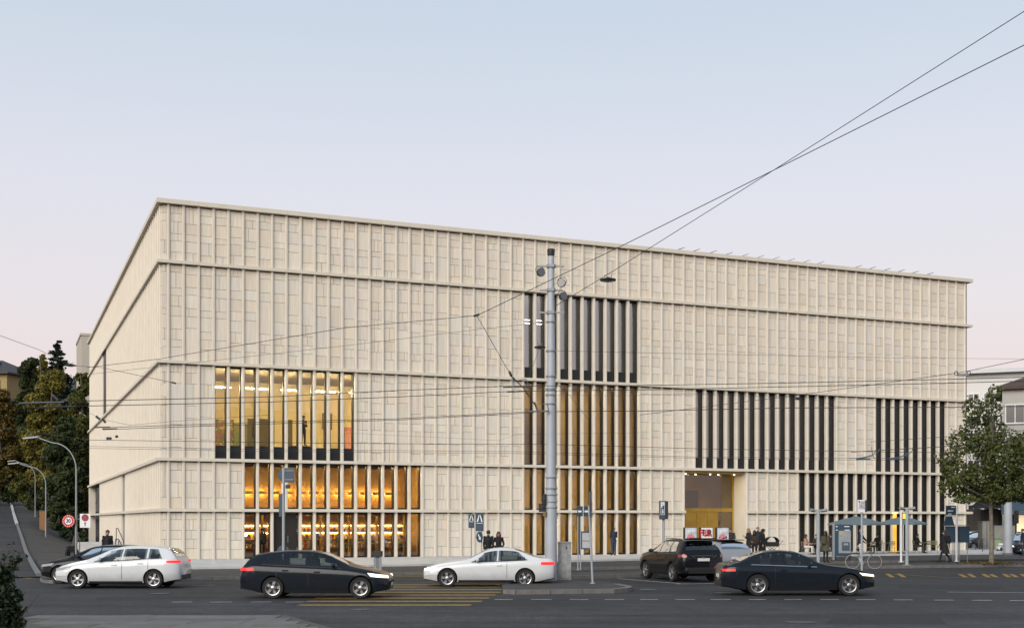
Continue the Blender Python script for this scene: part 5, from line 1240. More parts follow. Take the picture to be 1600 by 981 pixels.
# pair behind the white coupe
person('man with short dark hair seen from behind, left of the pair behind the white coupe', P2(763, 885, KZ), R(170), 'stand', 1.78, 'black', 'black', hair='brown')
person('woman with long reddish hair and patterned scarf facing the road behind the white coupe', P2(779, 886, KZ), R(10), 'pockets', 1.72, 'black', 'charcoal', hair='red', hairlen=.22, coat=('black', .55, .06))
person('man in dark jacket and jeans looking into the middle museum windows', P2(959, 867.5), R(200), 'phone', 1.76, 'navy', 'denim', skin='dark', hair='black')
person('person in dark clothes standing beside the right-hand poster board', P2(1142, 868.5), R(-60), 'phone', 1.7, 'charcoal', 'black', hair='red', bag='grey')
person('blonde woman in black coat, left of the group by the entrance', P2(1170, 869), R(-70), 'phone', 1.70, 'black', 'black', hair='blond', hairlen=.12, coat=('black', .5, .06))
person('taller blond person in dark jacket in the middle of the entrance group', P2(1184, 868), R(30), 'pockets', 1.78, 'navy', 'black', hair='blond')
person('dark-haired woman in brown jacket in front of the entrance group', P2(1179, 873), R(150), 'stand', 1.62, 'brown', 'black', hair='black', hairlen=.15)
person('woman in wide black hat and coat beside the pram', P2(1192, 872.5), R(60), 'stand', 1.66, 'black', 'black', hair='black', hairlen=.15, hat='cap', coat=('black', .35, .08))
# café guests
CAFE = [(1259, 866.0, 'woman in pink jacket seated at a table, leftmost of the café guests', 'pink', 'white', 'brown', 60), (1276, 865.5, 'guest in dark red jacket seated just left of the camera post', 'brown', 'black', 'black', -40), (1371, 864.5, 'guest in black seated right of the cyclist', 'black', 'black', 'brown', -60), (1433, 864.0, 'pale-faced guest in black seated under the right parasol', 'black', 'charcoal', 'brown', 50), (1297, 865.5, 'guest half hidden behind the woman with the green jacket', 'charcoal', 'black', 'brown', 40)]
person('woman in green-brown jacket with dark hair standing by the left camera post', P2(1290, 878.5, .14), R(130), 'stand', 1.68, 'olive', 'black', hair='black', hairlen=.18, coat=('olive', .62, .07), bag='olive')
cyc_at = P2(1343, 879.5, .14)
person('cyclist in black jacket and white trousers wearing a pale hood, behind the taxi post', cyc_at, R(100), 'ride', 1.78, 'black', 'white', hair='grey', lean=.12)
person('woman in long black coat striding left past the blue platform boards', P2(1476, 879.0, .14), R(-90), 'walk', 1.72, 'black', 'black', hair='brown', hairlen=.25, coat=('black', .50, .12), bag='black')
person('person in black jacket with glasses walking on the pavement at the far left', P2(84, 891, .5) if False else (uv(-3.2, -7.5).x, uv(-3.2, -7.5).y, KZ + .04), R(20), 'stand', 1.76, 'black', 'black', hair='red')
person('rider with white helmet and dark jacket behind the white hatchback', (uv(-2.2, 6).x, uv(-2.2, 6).y, .12), R(180), 'pockets', 1.62, 'charcoal', 'black', hat='helmet')
person('person in blue jeans standing at the right picture edge', P2(1598, 868, .12), R(-100), 'stand', 1.74, 'navy', 'denim', hair='red')
# people inside the museum
def inside(u, v, z): return uv(u, v, z)
person('visitor standing with arms folded, dark against the lit gallery', inside(fu(9) + .47, 1.6, 5.76 + 1.02), BANG + R(20), 'phone', 1.80, 'black', 'black', hair='brown')
person('second visitor in the gallery, partly behind a pilaster', inside(fu(6) + .15, 1.8, 5.76 + .85), BANG + R(80), 'stand', 1.72, 'black', 'black', hair='black', coat=('black', 6.9 - 6.31, .06))
person('shop visitor in dark clothes behind the second window from the left', inside(fu(6) + .55, 1.8, PZ), BANG + R(160), 'stand', 1.74, 'black', 'black', hair='black')
person('shop visitor in pale blue shirt behind the windows right of the service door', inside(fu(10) + .5, 2.2, PZ), BANG + R(190), 'pockets', 1.70, 'denim', 'charcoal', hair='grey')
# ------------------------------------------------------------------ street furniture
def cyl(b, x, y, z0, z1, r, n=12, r1=None): b.tube([(x, y, z0), (x, y, z1)], [r, r1 or r], n); return b
# ---- the big catenary mast
mp_ = gp(861, 906, .13); mx, my = mp_.x, mp_.y
mast = thing('catenary_mast', 'tall tapering pale grey mast on the traffic island carrying cross arms', 'mast', (mx, my, .13))
zpx = lambda y: CAMZ + (HY - y) / F_PX * my - .13
b = MB(); b.tube([(0, 0, 0), (0, 0, zpx(780)), (0, 0, zpx(765)), (0, 0, zpx(590)), (0, 0, zpx(400))], [.225, .215, .19, .165, .115], 24); b.build('pole', M_mast, mast, smooth=40)
b = MB(); b.lathe([(.105, zpx(402)), (.135, zpx(398)), (.15, zpx(390)), (.14, zpx(389.5))], 20); b.build('cap', M_dark, mast, smooth=40)
for y, a, c in ((416, -.46, .50), (453.5, -.42, .44), (488.5, -.46, .50)):
    b = MB(); b.bbox(((a + c) / 2, -.02, zpx(y)), (c - a, .07, .055)); b.bbox((0, 0, zpx(y)), (.33, .33, .11), bev=.06); b.build('cross_arm', M_galv, mast)
for y in (503, 548.5, 588, 608, 617, 631, 745, 762, 772, 783, 792):
    b = MB(); r_ = .135 + (y - 390) * .00024; b.lathe([(r_ + .012, zpx(y) - .03), (r_ + .02, zpx(y) - .02), (r_ + .02, zpx(y) + .02), (r_ + .012, zpx(y) + .03)], 24); b.build('clamp_band', M_galv if y < 740 else M_grey, mast)
def spot(cx, cz, ang, yoff):
    t = thing('spotlight', {844: 'round black spotlight hanging left of the mast head', 878: 'upper round black spotlight right of the mast', 879: 'lower round black spotlight right of the mast'}[cx], 'spotlight', (mx + (cx - 861) / F_PX * my, my - yoff, .13 + zpx(cz)), ang, 'spotlights on the mast')
    b = MB(); Mx = Euler((R(90), 0, 0)).to_matrix().to_4x4(); b.lathe([(.06, -.16), (.10, -.13), (.155, .0), (.165, .06), (.165, .09), (.15, .10)], 20, Mx); b.build('housing', M_dark, t, smooth=35)
    b = MB(); b.lathe([(.148, .09), (.148, .102)], 20, Mx); b.build('lens', mat('spot_lens', (.10, .11, .12), .1), t)
    b = MB(); b.tube([(-.17, 0, 0), (-.18, .02, .12), (-.1, .02, .22), (.1, .02, .22), (.18, .02, .12), (.17, 0, 0)], .012, 6); b.build('bracket', M_dark, t)
spot(844, 426, R(25), .02); spot(878, 443, R(-20), .05); spot(879, 464, R(30), .08)
# signal heads and boxes low on the mast
def box_thing(name, label, cat, loc, parts, rz=0, group=None):
    t = thing(name, label, cat, loc, rz, group)
    for nm, m, c, s, bev in parts:
        b = MB(); b.bbox(c, s, bev=bev); b.build(nm, m, t)
    return t
q = at(850, 783, my - .1); t = thing('traffic_light', 'dark pedestrian signal boxes strapped low on the left of the mast', 'traffic light', (q.x, q.y, q.z))
for (x, y, w_, h_, m_) in ((850, 780, 6, 17, M_dark), (847, 793, 10, 13, M_dark), (851, 803, 6, 6, mat('amber_box', (.22, .12, .03), .5))):
    e = at(x, y, my - .1) - q; s = my / F_PX; b = MB(); b.bbox((e.x, 0, e.z), (w_ * s, .24, h_ * s), bev=.03); b.build('signal_box', m_, t)
    if h_ > 10:
        b = MB(); b.lathe([(.07, 0), (.075, .08)], 12, Matrix.Translation((e.x - .02, -.13, e.z + .04)) @ Euler((R(90), 0, 0)).to_matrix().to_4x4()); b.build('visor', M_dark, t)
# cabinet beside the mast
q = gp(882, 905.5, .13); t = thing('utility_cabinet', 'upright weathered grey utility cabinet at the foot of the mast', 'cabinet', (q.x, q.y, .13), R(0)); s = q.y / F_PX; h_ = (905.5 - 848) * s
b = MB(); b.box((-9.5 * s, 0, 0), (10.5 * s, .42, h_)); b.build('body', mat('weathered_cabinet', (.25, .26, .265), .7, .1, var=.35, vscale=4, bump=.2), t)
b = MB(); b.box((-10.2 * s, -.03, h_), (11.2 * s, .46, h_ + .05)); b.build('lid', M_galv, t)
b = MB(); b.box((-4.8 * s, -.015, .06), (10 * s, -.002, h_ - .05)); dd = b.build('door', mat('cabinet_door', (.27, .28, .285), .7, .1, var=.35, vscale=5), t); b = MB(); b.box((2.0 * s, -.04, h_ - .22), (4 * s, -.016, h_ - .14)); b.build('lock', M_dark, dd)
# ---- generic sign post
def post(name, label, x, ybase, z, ytop, r=.035, lean=0.0, m=M_grey, cat='sign post'):
    g = gp(x, ybase, z); t = thing(name, label, cat, (g.x, g.y, z)); h = CAMZ + (HY - ytop) / F_PX * g.y - z
    b = MB(); b.tube([(0, 0, 0), (lean, 0, h)], r, 12); b.lathe([(r * 2.6, 0), (r * 2.6, .02), (r * 1.2, .03)], 12); b.build('pole', m, t, smooth=40)
    return t, g, (lambda px: (px - x) / F_PX * g.y), (lambda py: CAMZ + (HY - py) / F_PX * g.y - z)
# back of a road sign with boxes, in front of the shop
t, g, fx, fz = post('sign_post', 'grey post carrying the back of a large road sign before the shop windows', 443, 899, KZ, 731, .06)
b = MB(); b.bbox((fx(450.5), .02, fz(742)), (fx(459.5) - fx(441), .05, fz(730.5) - fz(753)), bev=.0); b.build('sign_back', M_slate, t)
b = MB(); b.lathe([(.27, 0), (.27, .03)], 24, Matrix.Translation((fx(444), .06, fz(742))) @ Euler((R(90), 0, 0)).to_matrix().to_4x4()); b.build('sign_back', M_slate, t)
for yy in (735, 749): b = MB(); b.bbox((fx(450), -.02, fz(yy)), (.46, .03, .035)); b.build('sign_rail', M_galv, t)
b = MB(); b.bbox((fx(439), .0, fz(789)), (.17, .08, fz(772) - fz(807)), bev=.03); b.build('sign_back', M_slate, t)
b = MB(); b.bbox((fx(450), -.05, fz(760)), (.17, .14, .15), bev=.02); b.build('camera_box', M_dark, t)
b = MB(); b.bbox((fx(442), -.08, fz(763)), (.07, .05, .40)); b.build('sticker', M_signwhite, t)
b = MB(); b.lathe([(.25, 0), (.25, .02)], 24, Matrix.Translation((fx(442), .07, fz(861))) @ Euler((R(90), 0, 0)).to_matrix().to_4x4()); b.build('round_sign_back', M_slate, t)
# low post with dark head
q = gp(590, 897, .0); t = thing('bollard', 'short grey ticket post with dark square head beside the crossing', 'bollard', (q.x, q.y, .0)); s = q.y / F_PX
for dx in (-.13, .13): b = MB(); b.box((dx - .045, -.05, 0), (dx + .045, .05, .80)); b.build('leg', M_galv, t)
b = MB(); b.box((-.07, -.02, .05), (.07, .03, .80)); b.build('panel', mat('bollard_panel', (.16, .18, .20), .4), t)
b = MB(); b.bbox((0, 0, .92), (.44, .26, .24), bev=.05); b.build('head', M_dark, t)
# pedestrian zone style signs
def a_symbol(parent, cx, cz, w_, h_, y, m):
    b = MB(); b.add([(cx - w_ * .42, y, cz - h_ / 2), (cx - w_ * .20, y, cz - h_ / 2), (cx - w_ * .02, y, cz + h_ / 2), (cx - w_ * .12, y, cz + h_ / 2)], [(0, 1, 2, 3)]); b.add([(cx + w_ * .42, y, cz - h_ / 2), (cx + w_ * .12, y, cz + h_ / 2), (cx + w_ * .02, y, cz + h_ / 2), (cx + w_ * .20, y, cz - h_ / 2)], [(0, 1, 2, 3)])
    b.build('symbol', m, parent)
for (x, yb, yt, hw_, deep, lab) in ((736.5, 888, 803, .13, .05, 'slim blue street sign with white symbol, left of the pair of signs'), (751.5, 890, 802, .17, .24, 'blue street sign with white symbol and round arrow sign below it')):
    t, g, fx, fz = post('street_sign', lab, x if hw_ < .15 else 752.5, yb, KZ, yt, .03, cat='sign')
    zt, zb_ = fz(yt), fz(824 if hw_ < .15 else 829); cx = fx(x if hw_ < .15 else 749.5)
    b = MB(); b.box((cx - hw_, -.06, zb_), (cx + hw_, -.06 + deep, zt)); pn = b.build('panel', M_blue, t)
    b = MB(); b.box((cx - hw_ - .012, -.05, zb_ - .012), (cx + hw_ + .012, -.06 + deep - .01, zt + .012)); b.build('rim', M_galv, t)
    zm = zb_ + (zt - zb_) * .45; a_symbol(pn, cx, zm + (zt - zm) * .5, hw_ * 2, (zt - zm) * .72, -.063, M_signwhite)
    b = MB(); b.box((cx - hw_ * .8, -.064, zm - .015), (cx + hw_ * .8, -.061, zm + .012)); b.build('stripe', M_signwhite, pn)
    b = MB(); b.box((cx - hw_ * .8, -.063, zb_ + .05), (cx + hw_ * .8, -.061, zm - .06)); b.build('field', M_slate, pn)
    if hw_ > .15:
        z_ = fz(838.5); b = MB(); b.lathe([(.25, 0), (.25, .012)], 28, Matrix.Translation((fx(749.5), -.03, z_)) @ Euler((R(90), 0, R(-52))).to_matrix().to_4x4()); ar = b.build('arrow_sign', M_blue, t)
        b = MB(); b.add([(-.035, 0, .16), (.035, 0, .16), (.035, 0, -.04), (.10, 0, -.04), (0, 0, -.18), (-.10, 0, -.04), (-.035, 0, -.04)], [(0, 1, 2, 6), (3, 4, 5)]); b.build('arrow', M_signwhite, ar, (fx(749.5) - .015, -.055, z_), (0, R(-35), R(-52)))
# tram stop information post right of the mast
t, g, fx, fz = post('stop_sign_post', 'leaning grey post with narrow sign edge on the island right of the mast', 926, 911, .13, 790, .04, lean=-.13, cat='sign post')
b = MB(); b.bbox((fx(922.5), -.02, fz(787)), (.08, .42, fz(767) - fz(805)), rz=R(0), bev=.02); b.build('sign', M_slate, t); b = MB(); b.bbox((fx(923.5), -.22, fz(792)), (.06, .02, .34)); b.build('sign_edge', mat('copper_edge', (.22, .10, .07), .5), t)
t, g, fx, fz = post('timetable_post', 'double post with blue stop flags and a framed timetable', 903, 890, .14, 790, .028, cat='timetable')
b = MB(); cyl(b, fx(907), 0, 0, fz(790), .028); b.build('pole', M_grey, t)
for xa, xb in ((902, 910.5), (912, 922)): b = MB(); b.box((fx(xa), -.05, fz(806)), (fx(xb), .03, fz(790.5))); fl = b.build('flag', M_blue, t); b = MB(); b.box((fx(xa) + .04, -.054, fz(800)), (fx(xb) - .06, -.051, fz(797))); b.build('flag_lettering', M_signwhite, fl)
b = MB(); b.box((fx(908), -.06, fz(857.5)), (fx(923.5), .0, fz(829.5))); fr = b.build('frame', M_slate, t)
for za, zb_ in ((855.5, 845), (844, 832)): b = MB(); b.box((fx(909.5), -.066, fz(za)), (fx(922.5), -.061, fz(zb_))); b.build('timetable_sheet', mat('printed_sheet', (.42, .44, .45), .6, var=.2, vscale=14), fr)
# blue parking sign
t, g, fx, fz = post('parking_sign', 'blue parking payment sign on a grey post left of the entrance', 1036.5, 897, .1, 782, .055, cat='sign')
b = MB(); b.box((fx(1030.5), -.14, fz(811)), (fx(1039), .20, fz(782))); pn = b.build('panel', M_blue, t); b = MB(); b.box((fx(1039) + .002, -.13, fz(810.5)), (fx(1043.5), .22, fz(782.5))); b.build('panel_side', M_dark, t)
b = MB(); b.box((fx(1031.6), -.150, fz(804)), (fx(1037.9), -.143, fz(783.5))); wf = b.build('field', M_signwhite, t); b = MB(); b.box((fx(1032.3), -.155, fz(803.2)), (fx(1037.2), -.151, fz(784.3))); b.build('field', M_blue, t)
text('letter', 'P', fz(785) - fz(795), M_signwhite, t, (fx(1034.8), -.158, fz(789)), bold=.012); text('meter_symbol', 'i', fz(785) - fz(793), M_signwhite, t, (fx(1034.8), -.158, fz(798.5)), bold=.02)
b = MB(); b.box((fx(1031.6), -.150, fz(810)), (fx(1038), -.143, fz(805.5))); b.build('field', M_slate, t)
# ---- poster boards before the entrance
def blobs(parent, cx, cz, w_, h_, y, m, n, seed, rr=(.05, .14)):
    r_ = random.Random(seed)
    for i in range(n):
        b = MB(); x = cx + r_.uniform(-.5, .5) * w_; z = cz + r_.uniform(-.5, .5) * h_; q = r_.uniform(*rr); pts = [(x + math.cos(a) * q * r_.uniform(.7, 1.2), y - i * .0004, z + math.sin(a) * q * r_.uniform(.7, 1.2)) for a in [6.283 * j / 12 for j in range(12)]]
        b.add(pts, [tuple(range(12))]); b.build('print_shape', m, parent)
M_posterpale = mat('poster_pale', (.50, .53, .58), .5, var=.25, vscale=5); M_posterpink = mat('poster_pink', (.62, .22, .25), .5, var=.2, vscale=8); M_posterred = mat('poster_red', (.62, .03, .03), .5)
for i, (x0, x1) in enumerate(((1069, 1089), (1094, 1114), (1119, 1139))):
    yb = 877.0; g = gp((x0 + x1) / 2, yb, PZ); g = gp((x0 + x1) / 2, 874.5, PZ); s = g.y / F_PX; hw_ = (x1 - x0) / 2 * s; zt = CAMZ + (HY - 823.5) / F_PX * g.y - PZ; zlow = CAMZ + (HY - 851) / F_PX * g.y - PZ
    t = thing('poster_board', ['pale poster board with pink dome picture, left of the three', 'white poster board with red and black lettering, middle of the three', 'pale poster board with pink dome picture, right of the three'][i], 'poster', (g.x, g.y, PZ), R(4), 'poster boards before the entrance')
    b = MB(); b.box((-hw_ - .04, -.03, .04), (hw_, .12, zt)); b.build('frame', M_dark, t)
    for sx in (-.7, .7): b = MB(); b.box((sx * hw_ - .05, -.25, 0), (sx * hw_ + .05, .35, .038)); b.build('foot', M_dark, t)
    b = MB(); b.box((-hw_ + .05, -.036, zlow), (hw_ - .02, -.031, zt - .02)); sh_ = b.build('sheet', M_signwhite if i == 1 else M_posterpale, t)
    hh = zt - zlow
    if i != 1:
        n = 18; cz = zlow + hh * .08; b = MB(); b.add([(math.cos(math.pi * j / n) * hw_ * .78, -.0385, cz + math.sin(math.pi * j / n) * hh * .56) for j in range(n + 1)] , [tuple(range(n + 1))]); b.build('print_shape', M_posterpink, t)
        blobs(t, 0, cz + hh * .22, hw_ * 1.1, hh * .3, -.0395, M_ink, 6, i + 3, (.03, .07))
        for j in range(5): b = MB(); b.box((-hw_ * .7 + j * hw_ * .3, -.0385, zt - .22 - .04 * (j % 2)), (-hw_ * .7 + j * hw_ * .3 + hw_ * .2, -.037, zt - .12)); b.build('lettering', M_signwhite, t)
    else:
        text('lettering', 'FUR', hh * .50, M_ink, t, (0.02, -.040, zlow + hh * .66), bold=.012, sx=.62)
        text('lettering_shadow', 'FUR', hh * .55, M_posterred, t, (-.05, -.0375, zlow + hh * .66), bold=.02, sx=.68)
        b = MB(); b.add([(-hw_ * .75, -.0385, zlow + hh * .12), (hw_ * .8, -.0385, zlow + hh * .08), (hw_ * .75, -.0385, zlow + hh * .34), (-hw_ * .7, -.0385, zlow + hh * .36)], [(0, 1, 2, 3)]); b.build('print_shape', M_posterred, t); blobs(t, 0, zlow + hh * .22, hw_ * 1.3, hh * .2, -.0395, M_signwhite, 4, 9, (.03, .06)); blobs(t, .1, zlow + hh * .12, hw_ * 1.2, hh * .1, -.040, M_ink, 4, 11, (.03, .05))
# pram by the entrance group
q = gp(1206, 872, PZ); t = thing('pram', 'black pram standing right of the entrance group', 'pram', (q.x, q.y, PZ), R(200))
b = MB(); n = 10
G = [[(.42 * math.cos(a) * (1 if a < 1.6 else .9), y, .95 + .30 * math.sin(a)) for a in [math.pi * j / n for j in range(n + 1)]] for y in (-.2, .2)]
b.grid(G); b.build('hood', CL['charcoal'], t, smooth=50); b = MB(); b.bbox((0, 0, .82), (.84, .40, .26), bev=.1); b.build('body', CL['charcoal'], t)
b = MB(); b.tube([(-.4, .18, .25), (.3, .18, .72)], .014, 6); b.tube([(.35, .18, .25), (-.35, .18, .75), (-.62, .18, 1.02), (-.62, -.18, 1.02), (-.35, -.18, .75), (.35, -.18, .25)], .014, 6); b.tube([(-.4, -.18, .25), (.3, -.18, .72)], .014, 6); b.build('chassis', M_dark, t)
wb_ = MB(); wb_.lathe([(.11, -.02), (.13, -.02), (.135, 0), (.13, .02), (.11, .02)], 16, Euler((R(90), 0, 0)).to_matrix().to_4x4()); wmesh = wb_.mesh('wheel', M_rubber)
for x in (-.4, .37):
    for y in (-.2, .2): place('wheel', wmesh, t, (x, y, .135))
# ---- café furniture: chairs, tables, parasols
M_chair = mat('olive_metal_chair', (.20, .20, .11), .5, .1)
def chair(label, x, y, rz):
    g = gp(x, y, PZ); t = thing('cafe_chair', label, 'chair', (g.x, g.y, PZ), R(rz), 'café chairs on the apron')
    for sx in (-1, 1):
        b = MB(); b.tube([(sx * .20, .20, 0), (sx * .20, .17, .44), (sx * .19, .25, .84)], .012, 6); b.build('leg', M_chair, t); b = MB(); b.tube([(sx * .21, -.22, 0), (sx * .20, -.18, .44)], .012, 6); b.build('leg', M_chair, t)
    for j in range(4): b = MB(); b.box((-.21, -.19 + j * .095, .44), (.21, -.115 + j * .095, .455)); b.build('seat_slat', M_chair, t)
    for j in range(3): b = MB(); b.bbox((0, .215 + j * .018, .60 + j * .10), (.40, .012, .065), rx=R(-12)); b.build('back_slat', M_chair, t)
    return t
def table(label, x, y):
    g = gp(x, y, PZ); t = thing('cafe_table', label, 'table', (g.x, g.y, PZ), 0, 'café tables on the apron')
    b = MB(); b.lathe([(.32, .71), (.33, .72), (.33, .735)], 24); b.build('top', M_chair, t); b = MB(); b.lathe([(.22, 0), (.21, .02), (.03, .05), (.022, .3), (.022, .71)], 14); b.build('pedestal', M_chair, t)
for x, y, lab, top_, leg_, hr, rz in CAFE:
    g = gp(x, y, PZ); person(lab, (g.x, g.y, PZ), R(rz), 'sit', 1.70, top_, leg_, hair=hr, hairlen=.1 if 'woman' in lab else 0)
    chair('olive metal café chair under the ' + lab.split(' seated')[0].split(' half')[0], x, y, rz)
for i, (x, y, rz, lab) in enumerate([(1284, 866, 150, 'empty olive café chair left of the ticket kiosk'), (1361, 865.5, 200, 'empty olive café chair right of the cyclist'), (1393, 864.8, 170, 'empty olive café chair by the yellow-lit column'), (1448, 864, 200, 'empty olive café chair left of the last pilasters'), (1460, 863.6, 160, 'rightmost empty olive café chair')]): chair(lab, x, y, rz)
for x, y, lab in [(1268, 866, 'small round café table before the woman in pink'), (1381, 865, 'small round café table near the yellow-lit column'), (1443, 864.2, 'small round café table at the right end of the terrace')]: table(lab, x, y)
M_parasol = mat('slate_parasol_cloth', (.115, .155, .175), .8, var=.06)
def parasol(label, x, ybase, xl, xr, ytop, yrim):
    g = gp(x, ybase, PZ); s = g.y / F_PX; t = thing('parasol', label, 'parasol', (g.x, g.y, PZ), R(12), 'slate parasols over the café terrace')
    zt = CAMZ + (HY - ytop) * s - PZ; zr = CAMZ + (HY - yrim) * s - PZ; r_ = (xr - xl) / 2 * s
    b = MB(); ring_ = [(math.cos(6.2832 * j / 8) * r_, math.sin(6.2832 * j / 8) * r_ * .9, zr) for j in range(8)]; mid = [(p[0] * .5, p[1] * .5, zr + (zt - zr) * .58) for p in ring_]; low = [(p[0], p[1], zr - .10) for p in ring_]
    b.add([(0, 0, zt)] + mid + ring_ + low, [(0, 1 + j, 1 + (j + 1) % 8) for j in range(8)] + [(1 + j, 9 + j, 9 + (j + 1) % 8, 1 + (j + 1) % 8) for j in range(8)] + [(9 + j, 17 + j, 17 + (j + 1) % 8, 9 + (j + 1) % 8) for j in range(8)]); b.build('canopy', M_parasol, t)
    b = MB(); b.tube([(0, 0, .05), (0, 0, zt - .02)], .028, 10); b.build('pole', M_galv, t); b = MB(); b.bbox((0, 0, .04), (.6, .6, .08), bev=.05); b.build('base', M_dark, t)
    for j in range(8): b = MB(); p = ring_[j]; b.tube([(0, 0, zt - .08), (p[0] * .97, p[1] * .97, zr - .02)], .01, 5); b.build('rib', M_galv, t)
parasol('left slate-grey parasol above the ticket kiosk', 1338, 865.2, 1293, 1388, 806, 817.5); parasol('right slate-grey parasol under the orange display', 1410, 864.2, 1374, 1453, 806, 817)
# yellow-lit column behind the right parasol
g = gp(1398, 863.0, PZ); t = thing('yellow_column', 'slim yellow illuminated post standing among the café tables', 'post', (g.x, g.y, PZ)); s = g.y / F_PX; hh = (863 - 802) * s
b = MB(); b.box((-.11, -.06, .06), (.11, .06, hh)); b.build('column', emit('yellow_column_glow', (1, .55, .06), .9, (.6, .35, .05)), t); b = MB(); b.box((-.42, -.2, 0), (.42, .2, .06)); b.build('foot', mat('yellow_foot', (.5, .28, .04), .5), t); b = MB(); b.lathe([(.05, hh + .002), (.2, hh + .03), (.2, hh + .06)], 14); b.build('lamp_head', emit('warm_lamp', (1, .6, .3), 4), t)
# ticket / map kiosk
g = gp(1318, 874.5, .14); s = g.y / F_PX; t = thing('ticket_kiosk', 'slate-blue ticket machine kiosk with grey map panel under the left parasol', 'kiosk', (g.x, g.y, .14), R(-6)); hh = (874.5 - 819) * s
b = MB(); b.box((-14 * s, 0, .22), (12 * s, .55, hh)); b.build('body', M_blue, t); b = MB(); b.box((-15.2 * s, -.02, .0), (-13.9 * s, .57, hh + .06)); b.build('side_post', M_grey, t)
for xx in (-12, 11): b = MB(); b.box((xx * s - .03, .05, 0), (xx * s + .03, .5, .22)); b.build('leg', M_dark, t)
b = MB(); b.box((-7.5 * s, -.012, .40), (11 * s, -.002, hh - 9.5 * s)); pn = b.build('panel', mat('grey_map_panel', (.26, .28, .30), .4, var=.15, vscale=6), t)
b = MB(); b.box((-2.5 * s, -.06, .56), (9 * s, -.013, .56 + 13 * s)); mc = b.build('machine_face', M_slate, t); b = MB(); b.box((0 * s, -.066, .56 + 8 * s), (7 * s, -.061, .56 + 11 * s)); b.build('screen', mat('ticket_screen', (.3, .32, .33), .2), mc)
b = MB(); b.box((-6 * s, -.02, hh - 16 * s), (-1 * s, -.0125, hh - 11.5 * s)); b.build('sticker', mat('yellow_sticker', (.40, .34, .14), .6), t)
for xa, xb, za in ((-12, -9, 2.5), (1, 9, 2.5), (-12, -9, 8), (2, 9, 8)): b = MB(); b.box((xa * s, -.008, hh - za * s - 1.2 * s), (xb * s, -.002, hh - za * s)); b.build('label_strip', M_signwhite, t)
# camera posts, taxi post, display post
for x, yb, lab in ((1278.5, 886, 'grey post with twin cameras left of the ticket kiosk'), (1417, 882.5, 'grey post with twin cameras right of the white display pole')):
    yt = 797 if x < 1300 else 794
    t, g, fx, fz = post('camera_post', lab, x, yb, .13, yt, .085, m=M_grey, cat='camera post')
    b = MB(); b.bbox((0, 0, fz(yt) + .02), (.50, .10, .06)); b.build('head_bar', M_grey, t)
    for sx in (-1, 1): b = MB(); b.lathe([(.06, -.15), (.075, -.1), (.085, .12), (.07, .15)], 14, Matrix.Translation((sx * .27, -.03, fz(yt) + .0)) @ Euler((R(80), 0, sx * R(55))).to_matrix().to_4x4()); b.build('camera', M_galv, t, smooth=35)
t, g, fx, fz = post('taxi_sign', 'white TAXI sign box on a blue-grey post', 1346.5, 893, .05, 800, .05, m=M_grey, cat='taxi sign')
b = MB(); b.box((fx(1340), -.10, fz(800)), (fx(1350.5), .28, fz(780.5))); b.build('box', M_signwhite, t); b = MB(); b.box((fx(1350.6), -.09, fz(799.5)), (fx(1354.3), .30, fz(781))); b.build('box_side', M_dark, t); text('lettering', 'TAXI', fz(781) - fz(799), M_ink, t, (fx(1345.3), -.104, fz(789.5)), bold=.006, sx=.235)
t, g, fx, fz = post('display_pole', 'white pole with orange dot display at the tram stop', 1408, 877.5, .14, 798, .06, m=M_signwhite, cat='display')
b = MB(); b.box((fx(1409.5), -.05, fz(810.5)), (fx(1418.5), .25, fz(801))); b.build('housing', M_ink, t)
M_led = emit('orange_display', (1, .42, .04), 3.0); M_led2 = mat('display_gap', (.05, .02, .005), .5)
b = MB(); b.box((fx(1410.3), -.056, fz(809.5)), (fx(1416.2), -.051, fz(802.2))); b.build('screen', M_led, t)
for i in range(2): b = MB(); b.box((fx(1410.6 + i * 3), -.060, fz(806.2)), (fx(1412.6 + i * 3), -.057, fz(805.2))); b.build('digit_gap', M_led2, t)
# tram stop totem with mesh boards
t, g, fx, fz = post('stop_totem', 'white and slate tram stop totem with stop name flag beside the walking woman', 1494.5, 876.5, .14, 790, .055, m=M_signwhite, cat='tram stop sign')
b = MB(); b.box((fx(1478), -.05, fz(804)), (fx(1493), .04, fz(789.5))); fl = b.build('flag', M_blue, t)
for a, c, z_ in ((1486, 1492, 792), (1480, 1489, 797.5), (1481, 1486, 802.3)): b = MB(); b.box((fx(a), -.054, fz(z_ + .7)), (fx(c), -.051, fz(z_ - .5))); b.build('lettering', M_signwhite, fl)
b = MB(); b.add([(fx(1479), .05, fz(806)), (fx(1488), .05, fz(806)), (fx(1492), .05, fz(821)), (fx(1475), .05, fz(821)), (fx(1479), .12, fz(806)), (fx(1488), .12, fz(806)), (fx(1492), .12, fz(821)), (fx(1475), .12, fz(821))], [(0, 3, 2, 1), (4, 5, 6, 7), (0, 1, 5, 4), (2, 3, 7, 6), (1, 2, 6, 5), (3, 0, 4, 7)]); b.build('tapered_panel', M_blue, t)
for xx in (1490, 1498.5): b = MB(); cyl(b, fx(xx), .1, 0, fz(846), .022); b.build('leg', M_galv, t)
